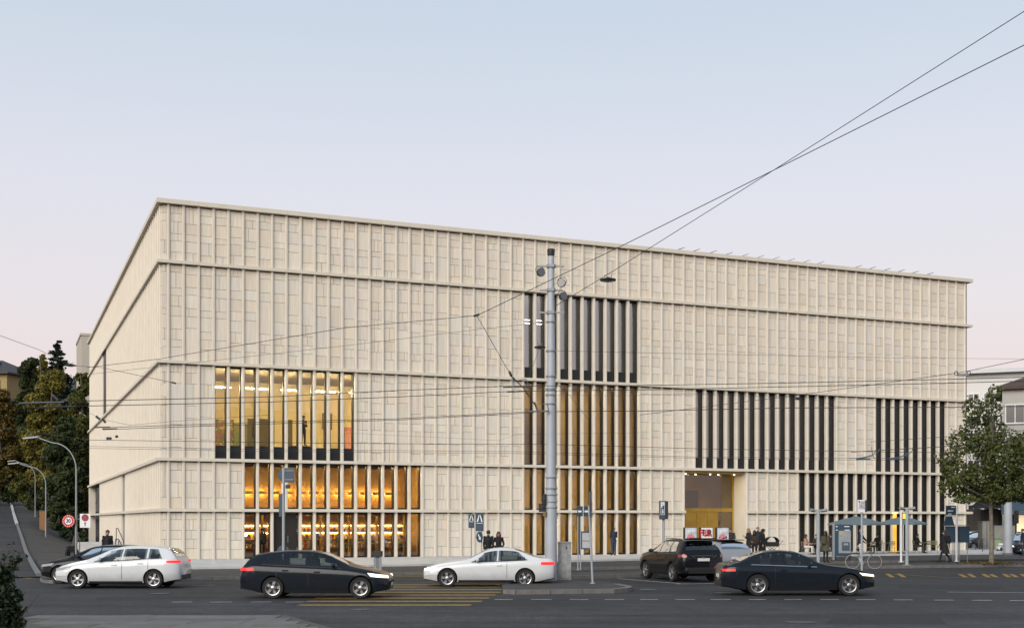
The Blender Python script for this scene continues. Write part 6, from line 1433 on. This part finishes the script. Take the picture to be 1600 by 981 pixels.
for (xa, xb, lab) in ((1476, 1492.5, 'left slate perforated board at the tram stop'), (1496, 1513, 'right slate perforated board at the tram stop')):
    gb = gp((xa + xb) / 2, 876.2, .14); s = gb.y / F_PX; t2 = thing('mesh_board', lab, 'board', (gb.x, gb.y - .15, .14), R(-4), 'perforated boards at the tram stop'); w2 = (xb - xa) / 2 * s; z0, z1 = (876.2 - 847) * s, (876.2 - 821.5) * s
    b = MB(); b.box((-w2, 0, z0), (w2, .12, z1)); b.build('panel', M_blue, t2); 
    for xx in (-w2 * .7, w2 * .7): b = MB(); cyl(b, xx, .06, 0, z0, .02); b.build('leg', M_galv, t2)
    b = MB()
    for i in range(8):
        for j in range(10): b.box((-w2 * .85 + i * w2 * .23, -.006, z0 + .08 + j * (z1 - z0 - .16) / 10), (-w2 * .85 + i * w2 * .23 + .035, -.001, z0 + .115 + j * (z1 - z0 - .16) / 10))
    tag(b.build('perforation', M_slate, t2), kind='stuff'); b = MB(); b.tube([(-w2, .06, z1 + .05), (w2, .06, z1 + .05)], .02, 6); b.build('rail', M_galv, t2)
# bicycles
def bicycle(label, loc, rz, tyrem=M_rubber, framem=M_dark, group=None):
    t = thing('bicycle', label, 'bicycle', loc, rz, group); Rw = .34; Mx = Euler((R(90), 0, 0)).to_matrix().to_4x4()
    w_ = MB(); w_.lathe([(Rw - .022, -.006), (Rw - .010, -.014), (Rw, -.008), (Rw + .004, 0), (Rw, .008), (Rw - .010, .014), (Rw - .022, .006)], 32, Mx); w_.f = w_.f[:-2]; w_.t = w_.t[:-2]; w_.m = w_.m[:-2]; wm = w_.mesh('wheel', tyrem, 60)
    sp = MB()
    for i in range(14): a = 6.283 * i / 14; sp.tube([(0, .02 * (-1) ** i, 0), (math.cos(a) * (Rw - .02), 0, math.sin(a) * (Rw - .02))], .0022, 4)
    sp.lathe([(.025, -.03), (.025, .03)], 10, Mx); sm_ = sp.mesh('spokes', M_galv)
    for x in (-.52, .52): o = place('wheel', wm, t, (x, 0, Rw)); place('spokes', sm_, o)
    b = MB(); bb, hd_, st, ra, fa = (-.08, 0, .29), (.36, 0, .80), (-.22, 0, .82), (-.52, 0, Rw), (.52, 0, Rw)
    for p, q in ((bb, (.38, 0, .68)), ((-.20, 0, .74), hd_), (bb, st), (bb, ra), ((-.20, 0, .72), ra)): b.tube([p, q], .016, 8)
    b.tube([(.34, 0, .86), (.40, 0, .62), fa], .014, 8); b.build('frame', framem, t)
    b = MB(); b.tube([(.34, 0, .86), (.33, 0, .98), (.36, 0, 1.0)], .012, 6); b.tube([(.24, -.28, .99), (.36, -.18, 1.01), (.37, 0, 1.01), (.36, .18, 1.01), (.24, .28, .99)], .012, 6); b.build('handlebar', M_dark, t)
    b = MB(); b.tube([st, (-.245, 0, .93)], .013, 6); b.add([(-.38, -.08, .95), (-.38, .08, .95), (-.02, .015, .955), (-.02, -.015, .955), (-.37, 0, .90)], [(0, 3, 2, 1), (0, 1, 4), (1, 2, 4), (2, 3, 4), (3, 0, 4)]); b.build('saddle', M_ink, t)
    b = MB(); b.lathe([(.09, -.004), (.09, .004)], 18, Matrix.Translation((-.08, -.03, .29)) @ Mx); b.tube([(-.08, -.05, .29), (.02, -.06, .16)], .01, 5); b.tube([(-.08, .05, .29), (-.18, .06, .42)], .01, 5); b.build('crank', M_galv, t)
    return t
g = gp(1360, 884.5, .14); bicycle('pale-tyred bicycle held by the cyclist at the platform edge', (g.x - .45, g.y - .4, .05), R(-12), mat('pale_tyre', (.42, .41, .38), .7), M_slate)
for i, (x, d_, rz, lab) in enumerate([(1524, 92, 70, 'parked bicycle left of the grey utility cabinet on the right'), (1534, 92.5, 80, 'parked bicycle leaning by the utility cabinet on the right')]): bicycle(lab, ((x - CX) / F_PX * d_, d_, .02), R(rz), group='bicycles parked behind the tram stop')
# grey pole, cabinets, signal on the right
g = gp(1575, 866.5, .12); s = g.y / F_PX; t = thing('lamp_mast', 'thick pale grey mast behind the plane tree', 'mast', (g.x, g.y, .12)); b = MB(); b.tube([(0, 0, 0), (0, 0, (866.5 - 712) * s)], [6.6 * s, 5.4 * s], 24); b.build('pole', M_mast, t, smooth=40); b = MB(); b.lathe([(8 * s, 0), (8 * s, 3 * s), (6.8 * s, 3.4 * s)], 24); b.build('base_collar', M_kerb, t)
for (xa, xb, yt, d_, lab, c) in ((1535, 1549, 815, 93, 'pale grey utility cabinet left of the plane tree trunk', (.26, .25, .23)), (1554, 1587, 822, 90, 'wide greenish-grey container behind the grey mast', (.20, .205, .18))):
    X = ((xa + xb) / 2 - CX) / F_PX * d_; s = d_ / F_PX; hh = CAMZ + (HY - yt) * s; t = thing('utility_cabinet', lab, 'cabinet', (X, d_, 0)); b = MB(); b.box((-(xb - xa) / 2 * s, 0, 0), ((xb - xa) / 2 * s, .9, hh)); b.build('body', mat('cabinet_' + lab[:4].strip() + str(xa), c, .7, var=.15), t)
    b = MB(); b.box((-(xb - xa) / 2 * s - .04, -.04, hh), ((xb - xa) / 2 * s + .04, .94, hh + .06)); b.build('lid', M_galv, t); b = MB(); b.box((-.02, -.01, .1), (.02, -.002, hh - .06)); b.build('door_joint', M_dark, t)
# kick scooter and motor scooter
X = (1562 - CX) / F_PX * 88; t = thing('motor_scooter', 'white and green motor scooter before the greenish container', 'scooter', (X, 88, .02), R(80)); b = MB(); b.bbox((.1, 0, .42), (.9, .30, .22), bev=.1); b.bbox((-.25, 0, .68), (.55, .28, .12), bev=.06); b.build('body', M_signwhite, t); b = MB(); b.add([(.45, -.2, .3), (.45, .2, .3), (.62, .16, .98), (.62, -.16, .98)], [(0, 1, 2, 3)]); b.build('leg_shield', mat('green_shield', (.14, .22, .08), .4), t); b = MB(); b.tube([(.60, -.3, 1.02), (.62, 0, 1.06), (.60, .3, 1.02)], .02, 6); b.build('handlebar', M_dark, t)
for x in (-.5, .62): b = MB(); b.lathe([(.13, -.05), (.22, -.05), (.235, 0), (.22, .05), (.13, .05)], 18, Matrix.Translation((x, 0, .235)) @ Euler((R(90), 0, 0)).to_matrix().to_4x4()); b.build('wheel', M_rubber, t)
X = (1588 - CX) / F_PX * 86; t = thing('traffic_light', 'black three-lamp traffic light beside the thick mast on the right', 'traffic light', (X, 86, .0)); s = 86 / F_PX; b = MB(); cyl(b, 0, .12, 0, CAMZ + (HY - 800) * s, .05); b.build('pole', M_dark, t); zt = CAMZ + (HY - 798) * s
b = MB(); b.bbox((0, 0, zt - .42), (.28, .2, .92), bev=.03); b.build('housing', M_ink, t)
for j in range(3): b = MB(); b.lathe([(.10, 0), (.11, .12)], 14, Matrix.Translation((0, -.09, zt - .12 - j * .29)) @ Euler((R(90), 0, 0)).to_matrix().to_4x4()); b.build('visor', M_dark, t)
# white bollard row on the right apron
for i, x in enumerate((1535,)): g = gp(x, 861, PZ); t = thing('apron_post', 'thin dark post at the pale apron right of the museum', 'post', (g.x, g.y, PZ)); b = MB(); cyl(b, 0, 0, 0, .75, .03); b.build('pole', M_dark, t); b = MB(); b.lathe([(.035, .75), (.04, .77), (.02, .80)], 10); b.build('cap', M_dark, t)
# ---- left: street lamps, road signs, rails
def street_lamp(label, foot, h, reach, dirx, group='curved street lamps along the side street', r=.075):
    t = thing('street_lamp', label, 'street lamp', foot, 0, group)
    b = MB(); pts = [(0, 0, 0), (0, 0, h * .25), (0, 0, h * .74)]; n = 8
    for i in range(1, n + 1): a = math.pi / 2 * i / n; pts.append((dirx * reach * .62 * (1 - math.cos(a)), 0, h * .74 + h * .22 * math.sin(a)))
    pts.append((dirx * reach, 0, h)); b.tube(pts, [r, r, r * .75] + [r * .62] * (n + 1), 10); b.build('pole', M_galv, t, smooth=50)
    b = MB(); b.bbox((dirx * (reach + .42), 0, h + .02), (1.0, .22, .09), ry=R(6) * dirx, bev=.06); b.build('lamp_head', M_galv, t)
    return t
def lamp_px(label, x, ybase, depth, ytop, xtip, r):
    X = (x - CX) / F_PX * depth; z0 = CAMZ + (HY - ybase) / F_PX * depth; street_lamp(label, (X, depth, z0), (ybase - ytop) / F_PX * depth, abs(xtip - x) / F_PX * depth, -1, r=r)
lamp_px('nearest curved street lamp, carrying the speed limit sign', 119, 876, 72, 684, 60, .062)
lamp_px('second curved street lamp up the side street', 71.5, 853, 100, 724, 30, .058)
lamp_px('third curved street lamp up the side street', 55, 823, 140, 720, 24, .06)
lamp_px('far thin street lamp at the crest of the side street', 18.5, 757, 240, 716, 12, .08)
# speed limit and no-stopping signs on the first lamp
d_ = 71.8; s = d_ / F_PX
q = at(107, 813.5, d_); t = thing('speed_sign', 'round red and white speed limit 30 sign on the street lamp', 'speed sign', q); Mx = Euler((R(90), 0, 0)).to_matrix().to_4x4()
for r_, y, m_, nm in ((9.7 * s, 0, M_signred, 'disc'), (5.6 * s, .008, M_signwhite, 'field')): b = MB(); b.lathe([(r_, y), (r_, y + .012)], 32, Mx); b.build(nm, m_, t)
for i in range(18): a = 6.283 * i / 18; b = MB(); b.bbox((math.cos(a) * 8.6 * s, -.016, math.sin(a) * 8.6 * s), (.035, .006, .05), ry=-a + R(90)); b.build('edge_reflector', M_signwhite, t)
text('numerals', '30', 8.2 * s, M_blue, t, (0, -.024, 0), bold=.012, sx=.9)
b = MB(); b.tube([(9 * s, .02, .05), (12.5 * s, .12, .05)], .02, 6); b.build('bracket', M_galv, t)
q = at(133, 813, d_); t = thing('no_stopping_sign', 'white square sign with red no-stopping disc and arrow', 'sign', q); b = MB(); b.box((-8.2 * s, 0, -10.8 * s), (8.2 * s, .03, 10.8 * s)); b.build('panel', M_signwhite, t)
b = MB(); b.lathe([(5.6 * s, 0), (5.6 * s, .008)], 28, Matrix.Translation((0, -.002, 4.6 * s)) @ Mx); dk = b.build('disc', M_signred, t); b = MB(); b.lathe([(4.4 * s, 0), (4.4 * s, .006)], 28, Matrix.Translation((0, -.012, 4.6 * s)) @ Mx); b.build('field', M_blue, dk)
for a in (45, -45): b = MB(); b.bbox((0, -.021 - (.003 if a > 0 else 0), 4.6 * s), (8.6 * s, .004, 1.3 * s), ry=R(a)); b.build('cross_bar', M_signred, t)
b = MB(); b.box((-.025, -.006, -8.5 * s), (.025, -.001, -3.2 * s)); b.add([(-.09, -.004, -4.2 * s), (.09, -.004, -4.2 * s), (0, -.004, -2.0 * s)], [(0, 1, 2)]); b.build('arrow', M_ink, t); b = MB(); b.tube([(-8 * s, .02, .1), (-13 * s, .1, .1)], .02, 6); b.build('bracket', M_galv, t)
for (x, y, d2, lab) in ((39.5, 770, 190, 'small far no-stopping sign up the side street'),):
    q = at(x, y, d2); s2 = d2 / F_PX; t = thing('no_stopping_sign', lab, 'sign', (q.x, q.y, terrain(*to_uv((q.x, q.y))))); dz = q.z - t.location.z; b = MB(); b.box((-3.2 * s2, 0, dz - 4.8 * s2), (3.2 * s2, .04, dz + 4.8 * s2)); b.build('panel', M_signwhite, t); b = MB(); b.lathe([(2.4 * s2, 0), (2.4 * s2, .01)], 20, Matrix.Translation((0, -.003, dz + 2 * s2)) @ Mx); b.build('disc', M_signred, t); b = MB(); cyl(b, 0, .08, 0, dz + 5 * s2, .05); b.build('pole', M_galv, t)
# ochre box by the trees
q = at(66, 805, 118); zt = terrain(*to_uv((q.x, q.y))); t = thing('ochre_cabinet', 'tall ochre distribution cabinet beside the shrubs up the street', 'cabinet', (q.x, q.y, zt)); b = MB(); b.box((-.28, 0, 0), (.28, .4, 1.9)); b.build('body', mat('ochre_paint', (.20, .10, .03), .7, var=.1), t); b = MB(); b.box((-.32, -.03, 1.9), (.32, .43, 1.96)); b.build('lid', M_dark, t)
# stair block with handrails at the museum side
t = thing('side_steps', 'pale concrete steps with dark handrails at the museum side wall', 'steps', uv(-3.2, 17, 0.1), BANG)
for i in range(4): b = MB(); b.box((0, i * 1.1, 0), (3.1, i * 1.1 + 1.085, .20 * (i + 1))); b.build('step', M_granite, t)
for x in (.1, 2.9): b = MB(); b.tube([(x, -.3, .0), (x, -.3, .95), (x, 4.0, 1.75), (x, 5.2, 1.75), (x, 5.2, .8)], .03, 6); b.build('handrail', M_dark, t)
t = thing('handrail', 'black stepped handrail against the museum side wall near its corner', 'handrail', uv(-1.6, 3.0, .2), BANG); b = MB(); b.tube([(0, 0, 0), (0, 0, .75), (0, 2.2, 1.1), (0, 4.2, 1.1), (0, 4.2, 0)], .028, 6); b.build('rail', M_dark, t); b = MB(); b.tube([(0, 2.2, 0), (0, 2.2, 1.1)], .024, 6); b.build('post', M_dark, t)
t = thing('parked_scooter', 'black covered scooter standing by the side steps', 'scooter', uv(-3.9, 11, .12), BANG + R(60)); b = MB(); b.bbox((0, 0, .5), (1.1, .34, .4), bev=.15); b.add([(.3, -.2, .6), (.3, .2, .6), (.62, .16, 1.35), (.62, -.16, 1.35)], [(0, 1, 2, 3)]); b.build('body', M_ink, t)
for x in (-.5, .62): b = MB(); b.lathe([(.14, -.05), (.25, -.05), (.26, 0), (.25, .05), (.14, .05)], 18, Matrix.Translation((x, 0, .26)) @ Mx); b.build('wheel', M_rubber, t)
# ---- things inside the museum
def furn(name, label, cat, u, v, z): return thing(name, label, cat, uv(u, v, z), BANG)
BOOKC = [mat('book_%d' % i, c, .6) for i, c in enumerate([(.35, .05, .03), (.05, .10, .16), (.5, .42, .28), (.05, .05, .05), (.45, .25, .05), (.12, .22, .12), (.55, .5, .45), (.3, .12, .2)])]
for i in range(6):
    u = fu(5) + .1 + i * 1.8; t = furn('bookshelf', ['leftmost', 'second', 'third', 'fourth', 'fifth', 'rightmost'][i] + ' lit wooden bookshelf from the left in the museum shop', 'bookshelf', u, 4.2, PZ); t['group'] = 'bookshelves in the museum shop'
    b = MB(); b.box((0, .40, 0), (1.76, .45, 2.5)); b.build('back', M_wood, t)
    for sx in (0, 1.72): b = MB(); b.box((sx, 0, 0), (sx + .04, .40, 2.5)); b.build('side', M_wood, t)
    for z in (.5, 1.02, 1.45, 1.90, 2.46): b = MB(); b.box((.042, 0, z), (1.718, .40, z + .03)); b.build('shelf', M_wood, t)
    for z in (1.44, 1.89): b = MB(); b.box((.06, .30, z - .035), (1.70, .36, z - .005)); b.build('shelf_light', M_warm, t)
    bs = MB()
    for z in (.53, 1.05, 1.48):
        x = .08
        while x < 1.62:
            w_ = RND.uniform(.03, .11); bs.mi = RND.randrange(8); h_ = RND.uniform(.14, .30); 
            if RND.random() < .85: bs.box((x, .05 + RND.random() * .05, z), (x + w_, .26, z + h_))
            x += w_ + .006
    tag(bs.build('books', BOOKC, t), kind='stuff')
for i in range(5):
    u = fu(6) + .2 + i * 2.1; t = furn('display_table', ['leftmost', 'second', 'middle', 'fourth', 'rightmost'][i] + ' display table with books inside the museum shop', 'table', u, 2.2, PZ); b = MB(); b.box((0, 0, .78), (1.3, .8, .84)); b.build('top', M_wood, t)
    for x in (.05, 1.2):
        for y in (.05, .7): b = MB(); b.box((x, y, 0), (x + .05, y + .05, .78)); b.build('leg', M_wood, t)
    bs = MB()
    for j in range(14): bs.mi = RND.randrange(8); x = .05 + (j % 7) * .17; y = .1 + (j // 7) * .36; bs.box((x, y, .84), (x + .14, y + .2, .87 + RND.random() * .12))
    tag(bs.build('books', BOOKC, t), kind='stuff')
t = furn('globe_lamp', 'white globe lamp behind the leftmost shop window', 'lamp', fu(5) + .35, 1.4, PZ); b = MB(); cyl(b, 0, 0, 0, 1.25, .015); b.build('stand', M_brass, t); b = MB(); b.ball((0, 0, 1.36), .11, 16, 10); b.build('globe', emit('globe_glow', (1, .85, .6), 10), t, smooth=60)
# paintings in the gallery: plain abstract fields
def painting(label, u, v, z, w_, h_, cols, seed):
    t = furn('painting', label, 'painting', u, v, z); b = MB(); b.box((0, 0, 0), (w_, .05, h_)); b.build('stretcher', M_ink, t); m, n, bs = newmat('painting_%d' % seed)
    tcn = n.nodes.new('ShaderNodeTexCoord'); no = n.nodes.new('ShaderNodeTexNoise'); no.inputs['Scale'].default_value = 2.6; no.inputs['Detail'].default_value = 3; no.inputs['Distortion'].default_value = 1.5; rp = n.nodes.new('ShaderNodeValToRGB'); rp.color_ramp.interpolation = 'CONSTANT'
    n.links.new(tcn.outputs['Object'], no.inputs[0]); n.links.new(no.outputs['Fac'], rp.inputs[0]); e = rp.color_ramp.elements; e[0].color = col4(cols[0]); e[1].position = .7; e[1].color = col4(cols[-1])
    for i, c in enumerate(cols[1:-1]): q = e.new(.36 + .3 * i / max(1, len(cols) - 2)); q.color = col4(c)
    n.links.new(rp.outputs[0], bs.inputs['Base Color']); b = MB(); b.box((.03, -.012, .03), (w_ - .03, -.001, h_ - .03)); b.build('canvas', m, t)
painting('large dark multicoloured painting behind the leftmost gallery windows', fu(3) + .1, 5.2, 5.9, 1.9, 2.6, [(.03, .02, .02), (.25, .05, .04), (.05, .08, .03), (.3, .2, .05), (.04, .03, .1)], 1)
painting('tall green-brown painting right of the dark multicoloured one', fu(5) + .2, 6.8, 6.0, 1.3, 2.4, [(.08, .06, .03), (.10, .14, .04), (.2, .14, .05), (.05, .09, .04)], 2)
painting('narrow red painting behind the rightmost gallery window', fu(14) + .3, 7.0, 6.2, .8, 2.2, [(.4, .03, .04), (.5, .2, .15), (.35, .02, .05)], 3)
t = furn('gallery_plinth', 'dark plinth block under the standing gallery visitor', 'plinth', fu(9) - .3, 1.3, 5.76); b = MB(); b.box((0, 0, 0), (1.3, .9, 1.0)); b.build('block', M_ink, t); b = MB(); b.box((-.02, -.02, 1.0), (1.32, .92, 1.015)); b.build('top', M_dark, t)
t = furn('gallery_plinth', 'dark plinth under the second gallery visitor', 'plinth', fu(6) - .2, 1.5, 5.76); b = MB(); b.box((0, 0, 0), (.9, .7, .83)); b.build('block', M_ink, t); b = MB(); b.box((-.02, -.02, .83), (.92, .72, .845)); b.build('top', M_dark, t)
t = furn('display_stand', 'slim-legged stand with a framed picture in the right part of the gallery', 'stand', fu(11) + .25, 2.4, 5.76)
for x in (.0, .42): b = MB(); b.tube([(x, 0, 0), (x, 0, 2.1)], .018, 6); b.build('leg', M_ink, t)
b = MB(); b.box((-.1, -.03, 2.1), (.52, .03, 3.1)); b.build('frame', mat('brown_frame', (.16, .10, .05), .6), t)
# ------------------------------------------------------------------ overhead wires and their fittings
def wire(label, pts, r=.012, name='overhead_wire', cat='wire', group='overhead wires of the tram and trolleybus lines', sag=0.0):
    """pts: (photo x, photo y, distance)"""
    W_ = [at(*p) for p in pts]; P_ = []
    for a, c in zip(W_[:-1], W_[1:]):
        n = 8
        for i in range(n): t_ = i / n; q = a.lerp(c, t_); q.z -= sag * 4 * t_ * (1 - t_); P_.append(q)
    P_.append(W_[-1]); b = MB(); b.tube(P_, r * .82, 5)
    return tag(b.build(name, M_wire), label, cat, group)
md = mp_.y
wire('long span wire from the upper right corner to the junction left of the mast', [(1640, 51, 30), (1225, 258, 36), (980, 380, 40), (745, 493, 43)], .016)
wire('second span wire from the upper right corner down to the mast, carrying the hanging lamp', [(1640, -7, 30), (1212, 264, 38), (950, 428.5, 44), (868, 478, md)], .014)
wire('span wire from the junction to the far upper left, across the museum\'s second storey', [(745, 493, 43), (540, 512, 44), (246, 561, 50), (136, 574, 54)], .014)
wire('thin wire below the junction running left from the mast', [(858, 503, md), (760, 513, 47), (540, 540, 48), (136, 585, 56)], .009)
wire('short wire entering at the left edge above the trees', [(-20, 517, 60), (60, 546, 66), (112, 571, 70)], .016)
wire('wire from the hanging lamp on the left to its anchor near the museum corner', [(112, 571, 70), (158, 574, 60), (272, 598, 52)], .014)
for i, (lab, pts, r) in enumerate([
    ('upper contact wire of the nearest pair, left half', [(30, 629, 33), (140, 626, 34), (420, 620, 36), (620, 610, 38), (800, 603, 40)], .013),
    ('lower contact wire of the nearest pair, left half', [(36, 637, 33), (140, 634, 34), (420, 628, 36), (620, 620, 38), (805, 611, 40)], .013),
    ('upper contact wire of the second pair, left half', [(160, 668, 42), (420, 659, 43), (620, 654, 44), (830, 643, 46)], .013),
    ('lower contact wire of the second pair, left half', [(160, 671, 42), (420, 662, 43), (620, 656, 44), (835, 644.5, 46)], .013),
    ('single contact wire passing behind the mast in the middle of the picture', [(-20, 665, 50), (136, 687, 50), (420, 691, 50), (620, 693, 50), (860, 694, 50), (1100, 701, 50), (1400, 706, 50), (1640, 708, 50)], .013),
    ('upper wire of the lowest pair across the museum front', [(136, 697, 53), (420, 702, 53), (800, 705, 53), (1100, 714, 53), (1400, 716, 53), (1640, 717, 53)], .010),
    ('lower wire of the lowest pair across the museum front', [(136, 700, 53.3), (420, 705, 53.3), (800, 708, 53.3), (1100, 716, 53.3), (1400, 719, 53.3), (1640, 720, 53.3)], .010),
    ('upper contact wire of the nearest pair, right half', [(800, 603, 40), (1000, 602, 39), (1240, 598, 37), (1500, 592, 34), (1640, 588, 33)], .013),
    ('lower contact wire of the nearest pair, right half', [(805, 611, 40), (1000, 609, 39), (1240, 604, 37), (1500, 598, 34), (1640, 594, 33)], .013),
    ('contact wire of the second pair running right from the mast', [(835, 643, 46), (1000, 642, 45), (1240, 637, 44), (1500, 636, 42), (1640, 634, 41)], .017),
    ('diagonal span wire rising to the right edge over the white building', [(1000, 648, 52), (1240, 618, 48), (1500, 582, 42), (1640, 553, 38)], .012),
    ('thin high wire across the right half below the third cornice', [(868, 548, md), (1100, 553, 52), (1400, 559, 58), (1640, 561, 62)], .008),
    ('thick wire crossing the plane tree towards the right edge', [(1330, 706, 56), (1480, 697, 54), (1560, 690, 52), (1640, 684, 50)], .02),
    ('upper thick wire crossing the plane tree towards the right edge', [(1360, 690, 56), (1480, 682, 54), (1560, 676, 52), (1640, 668, 50)], .014),
    ('faint wire over the right windows', [(1000, 616, 60), (1240, 614, 62), (1420, 668, 60)], .006),
    ('thin stay wire from the mast to the wire right of it', [(866, 596, md), (890, 617, 46), (920, 656, 45)], .008),
    ('faint lower wire over the stair hall windows', [(868, 617, md), (960, 618, 50), (1100, 616, 52), (1300, 622, 54)], .006),
    ('faint cross wire low over the museum centre', [(540, 676, 54), (780, 688, 54), (808, 678, 54), (1000, 676, 54)], .005),
    ]): wire(lab, pts, r)
wire('steep hanger rod from the wire junction down to the trolley clamps', [(745, 493, 43), (790, 572, 41.5), (798, 584, 41)], .014, 'hanger_rod', 'wire')
wire('steep lower hanger rod between the two clamp groups', [(800, 588, 41), (818, 606, 42), (838, 636, 45)], .022, 'hanger_rod', 'wire')
wire('stay wire dropping from the small lamp by the mast', [(842, 546, md), (826, 590, 44)], .008)
wire('stay wire across the museum side wall', [(136, 643, 54), (160, 655, 52), (203, 664, 50), (272, 658, 50), (420, 648, 50)], .008)
def fitting(label, pts, r, m=M_fitting, name='wire_fitting'):
    b = MB(); t0 = at(*pts[0][0]); t = thing(name, label, 'wire fitting', t0, 0, 'clamps and insulators on the overhead wires')
    for i, sg in enumerate(pts): b = MB(); b.tube([at(*q) - t0 for q in sg], r[i] if isinstance(r, list) else r, 8); b.build('bar' if len(pts) > 1 else 'clamp', m, t)
    return t
fitting('double trolley clamp bars left of the mast, upper pair', [[(786, 604.5, 40), (830, 603.5, 40)], [(792, 612, 40), (820, 611, 40)], [(800, 590, 40.5), (804, 604, 40)], [(806, 595, 40.5), (822, 592, 40.2), (827, 604, 40)]], [.03, .026, .02, .012])
fitting('dark insulator pair on the hanger above the upper clamp', [[(796, 581, 41.2), (799, 587, 41)], [(801, 590, 41), (805, 595, 41)]], .045, M_wire)
fitting('trolley clamp bar crossing the mast, lower one', [[(826, 642.5, 45.5), (858, 642.0, 45.5)], [(835, 628, 45.4), (840, 642, 45.5)], [(842, 630, 45.4), (855, 632, 45.2), (858, 642, 45.5)]], [.03, .035, .012])
fitting('dark wire junction left of the mast', [[(740, 494, 43), (749, 491, 43)]], .04, M_wire)
fitting('trolley clamp bars on the nearest pair over the trees', [[(30, 630, 33), (100, 628, 33.6)], [(60, 637, 33.3), (118, 635, 34)], [(82, 617, 33.5), (90, 625, 33.6)]], [.026, .024, .03])
fitting('clamp bars on the museum side wall edge', [[(148, 667.5, 42), (172, 667, 42)], [(160, 670, 42), (183, 669.5, 42)], [(150, 650, 42), (156, 655, 42)], [(160, 654, 42), (165, 660, 42)]], [.022, .02, .04, .04], M_wire)
for i, (x, y) in enumerate(((168, 683), (172, 683), (182, 680))): fitting(['left', 'middle', 'right'][i] + ' of three small dark insulators on the museum side wall', [[(x, y, 50), (x + .6, y + 3.5, 50)]], .06, M_wire)
fitting('anchor clamp at the wire end near the museum corner', [[(268, 597, 52), (275, 599, 52)]], .035, M_wire)
# pantograph-like frogs on the right
for i, x0 in enumerate((1328, 1380)):
    t0 = at(x0, 716, 53); t = thing('wire_frog', ['left', 'right'][i] + ' curved trolley wire switch on the right', 'wire fitting', t0, 0, 'trolley wire switches')
    for j, (xa, xb) in enumerate(((0, 40), (8, 46), (40, 34))): b = MB(); b.tube([at(x0 + xa + (xb - xa) * math.sin(q_ * math.pi / 12), 716 - (12 + 3 * j) * (1 - math.cos(q_ * math.pi / 12)), 53) - t0 for q_ in range(7)], .016, 6); b.build('curved_rod', M_slate, t)
    b = MB(); b.tube([at(x0 + 10, 717, 53) - t0, at(x0 + 32, 716.5, 53) - t0], .035, 6); b.build('slide_bar', M_slate, t)
# hanging lamps
def pendant(label, x, y, d_, w_, hang):
    c = at(x, y, d_); s = d_ / F_PX; t = thing('hanging_lamp', label, 'hanging lamp', c, 0, 'hanging street lamps on span wires'); r_ = w_ / 2 * s
    b = MB(); b.lathe([(r_ * .22, r_ * .30), (r_ * .35, r_ * .20), (r_ * .96, r_ * .03), (r_, -.01), (r_ * .9, -.045), (r_ * .5, -.06)], 24); b.build('shade', M_dark, t, smooth=40)
    b = MB(); b.lathe([(r_ * .8, -.05), (r_ * .4, -.08), (.02, -.09)], 20); b.build('diffuser', mat('lamp_diffuser', (.25, .26, .27), .3) if 'lamp_diffuser' not in bpy.data.materials else bpy.data.materials['lamp_diffuser'], t, smooth=40)
    for dx in (-.4, .4): b = MB(); b.tube([(dx * r_, 0, r_ * .25), (dx * r_, 0, hang * s)], .015, 6); b.build('hanger', M_fitting, t)
pendant('wide hanging street lamp right of the mast head', 950, 437, 44, 26, 8); pendant('small hanging lamp left of the mast', 843.5, 542, 46, 18, 7); pendant('hanging street lamp among the trees on the left', 110.5, 570.5, 70, 18, 5); pendant('small pale hanging lamp over the right windows', 1247, 622, 60, 12, 4)
q = at(1505, 584, 42); t = thing('hanging_lamp', 'flat bracket lamp with two rings on the diagonal wire at the right', 'hanging lamp', q); s = 42 / F_PX; t['group'] = 'hanging street lamps on span wires'
b = MB(); b.bbox((0, 0, -.03), (16 * s, .16, .07), bev=.02); b.build('lamp_body', M_galv, t)
for dx in (-11, 9): b = MB(); n = 14; b.tube([(dx * s + math.cos(6.283 * j / n) * 2.6 * s, 0, math.sin(6.283 * j / n) * 3.4 * s + .02) for j in range(n + 1)], .014, 6); b.build('ring', M_wire, t)
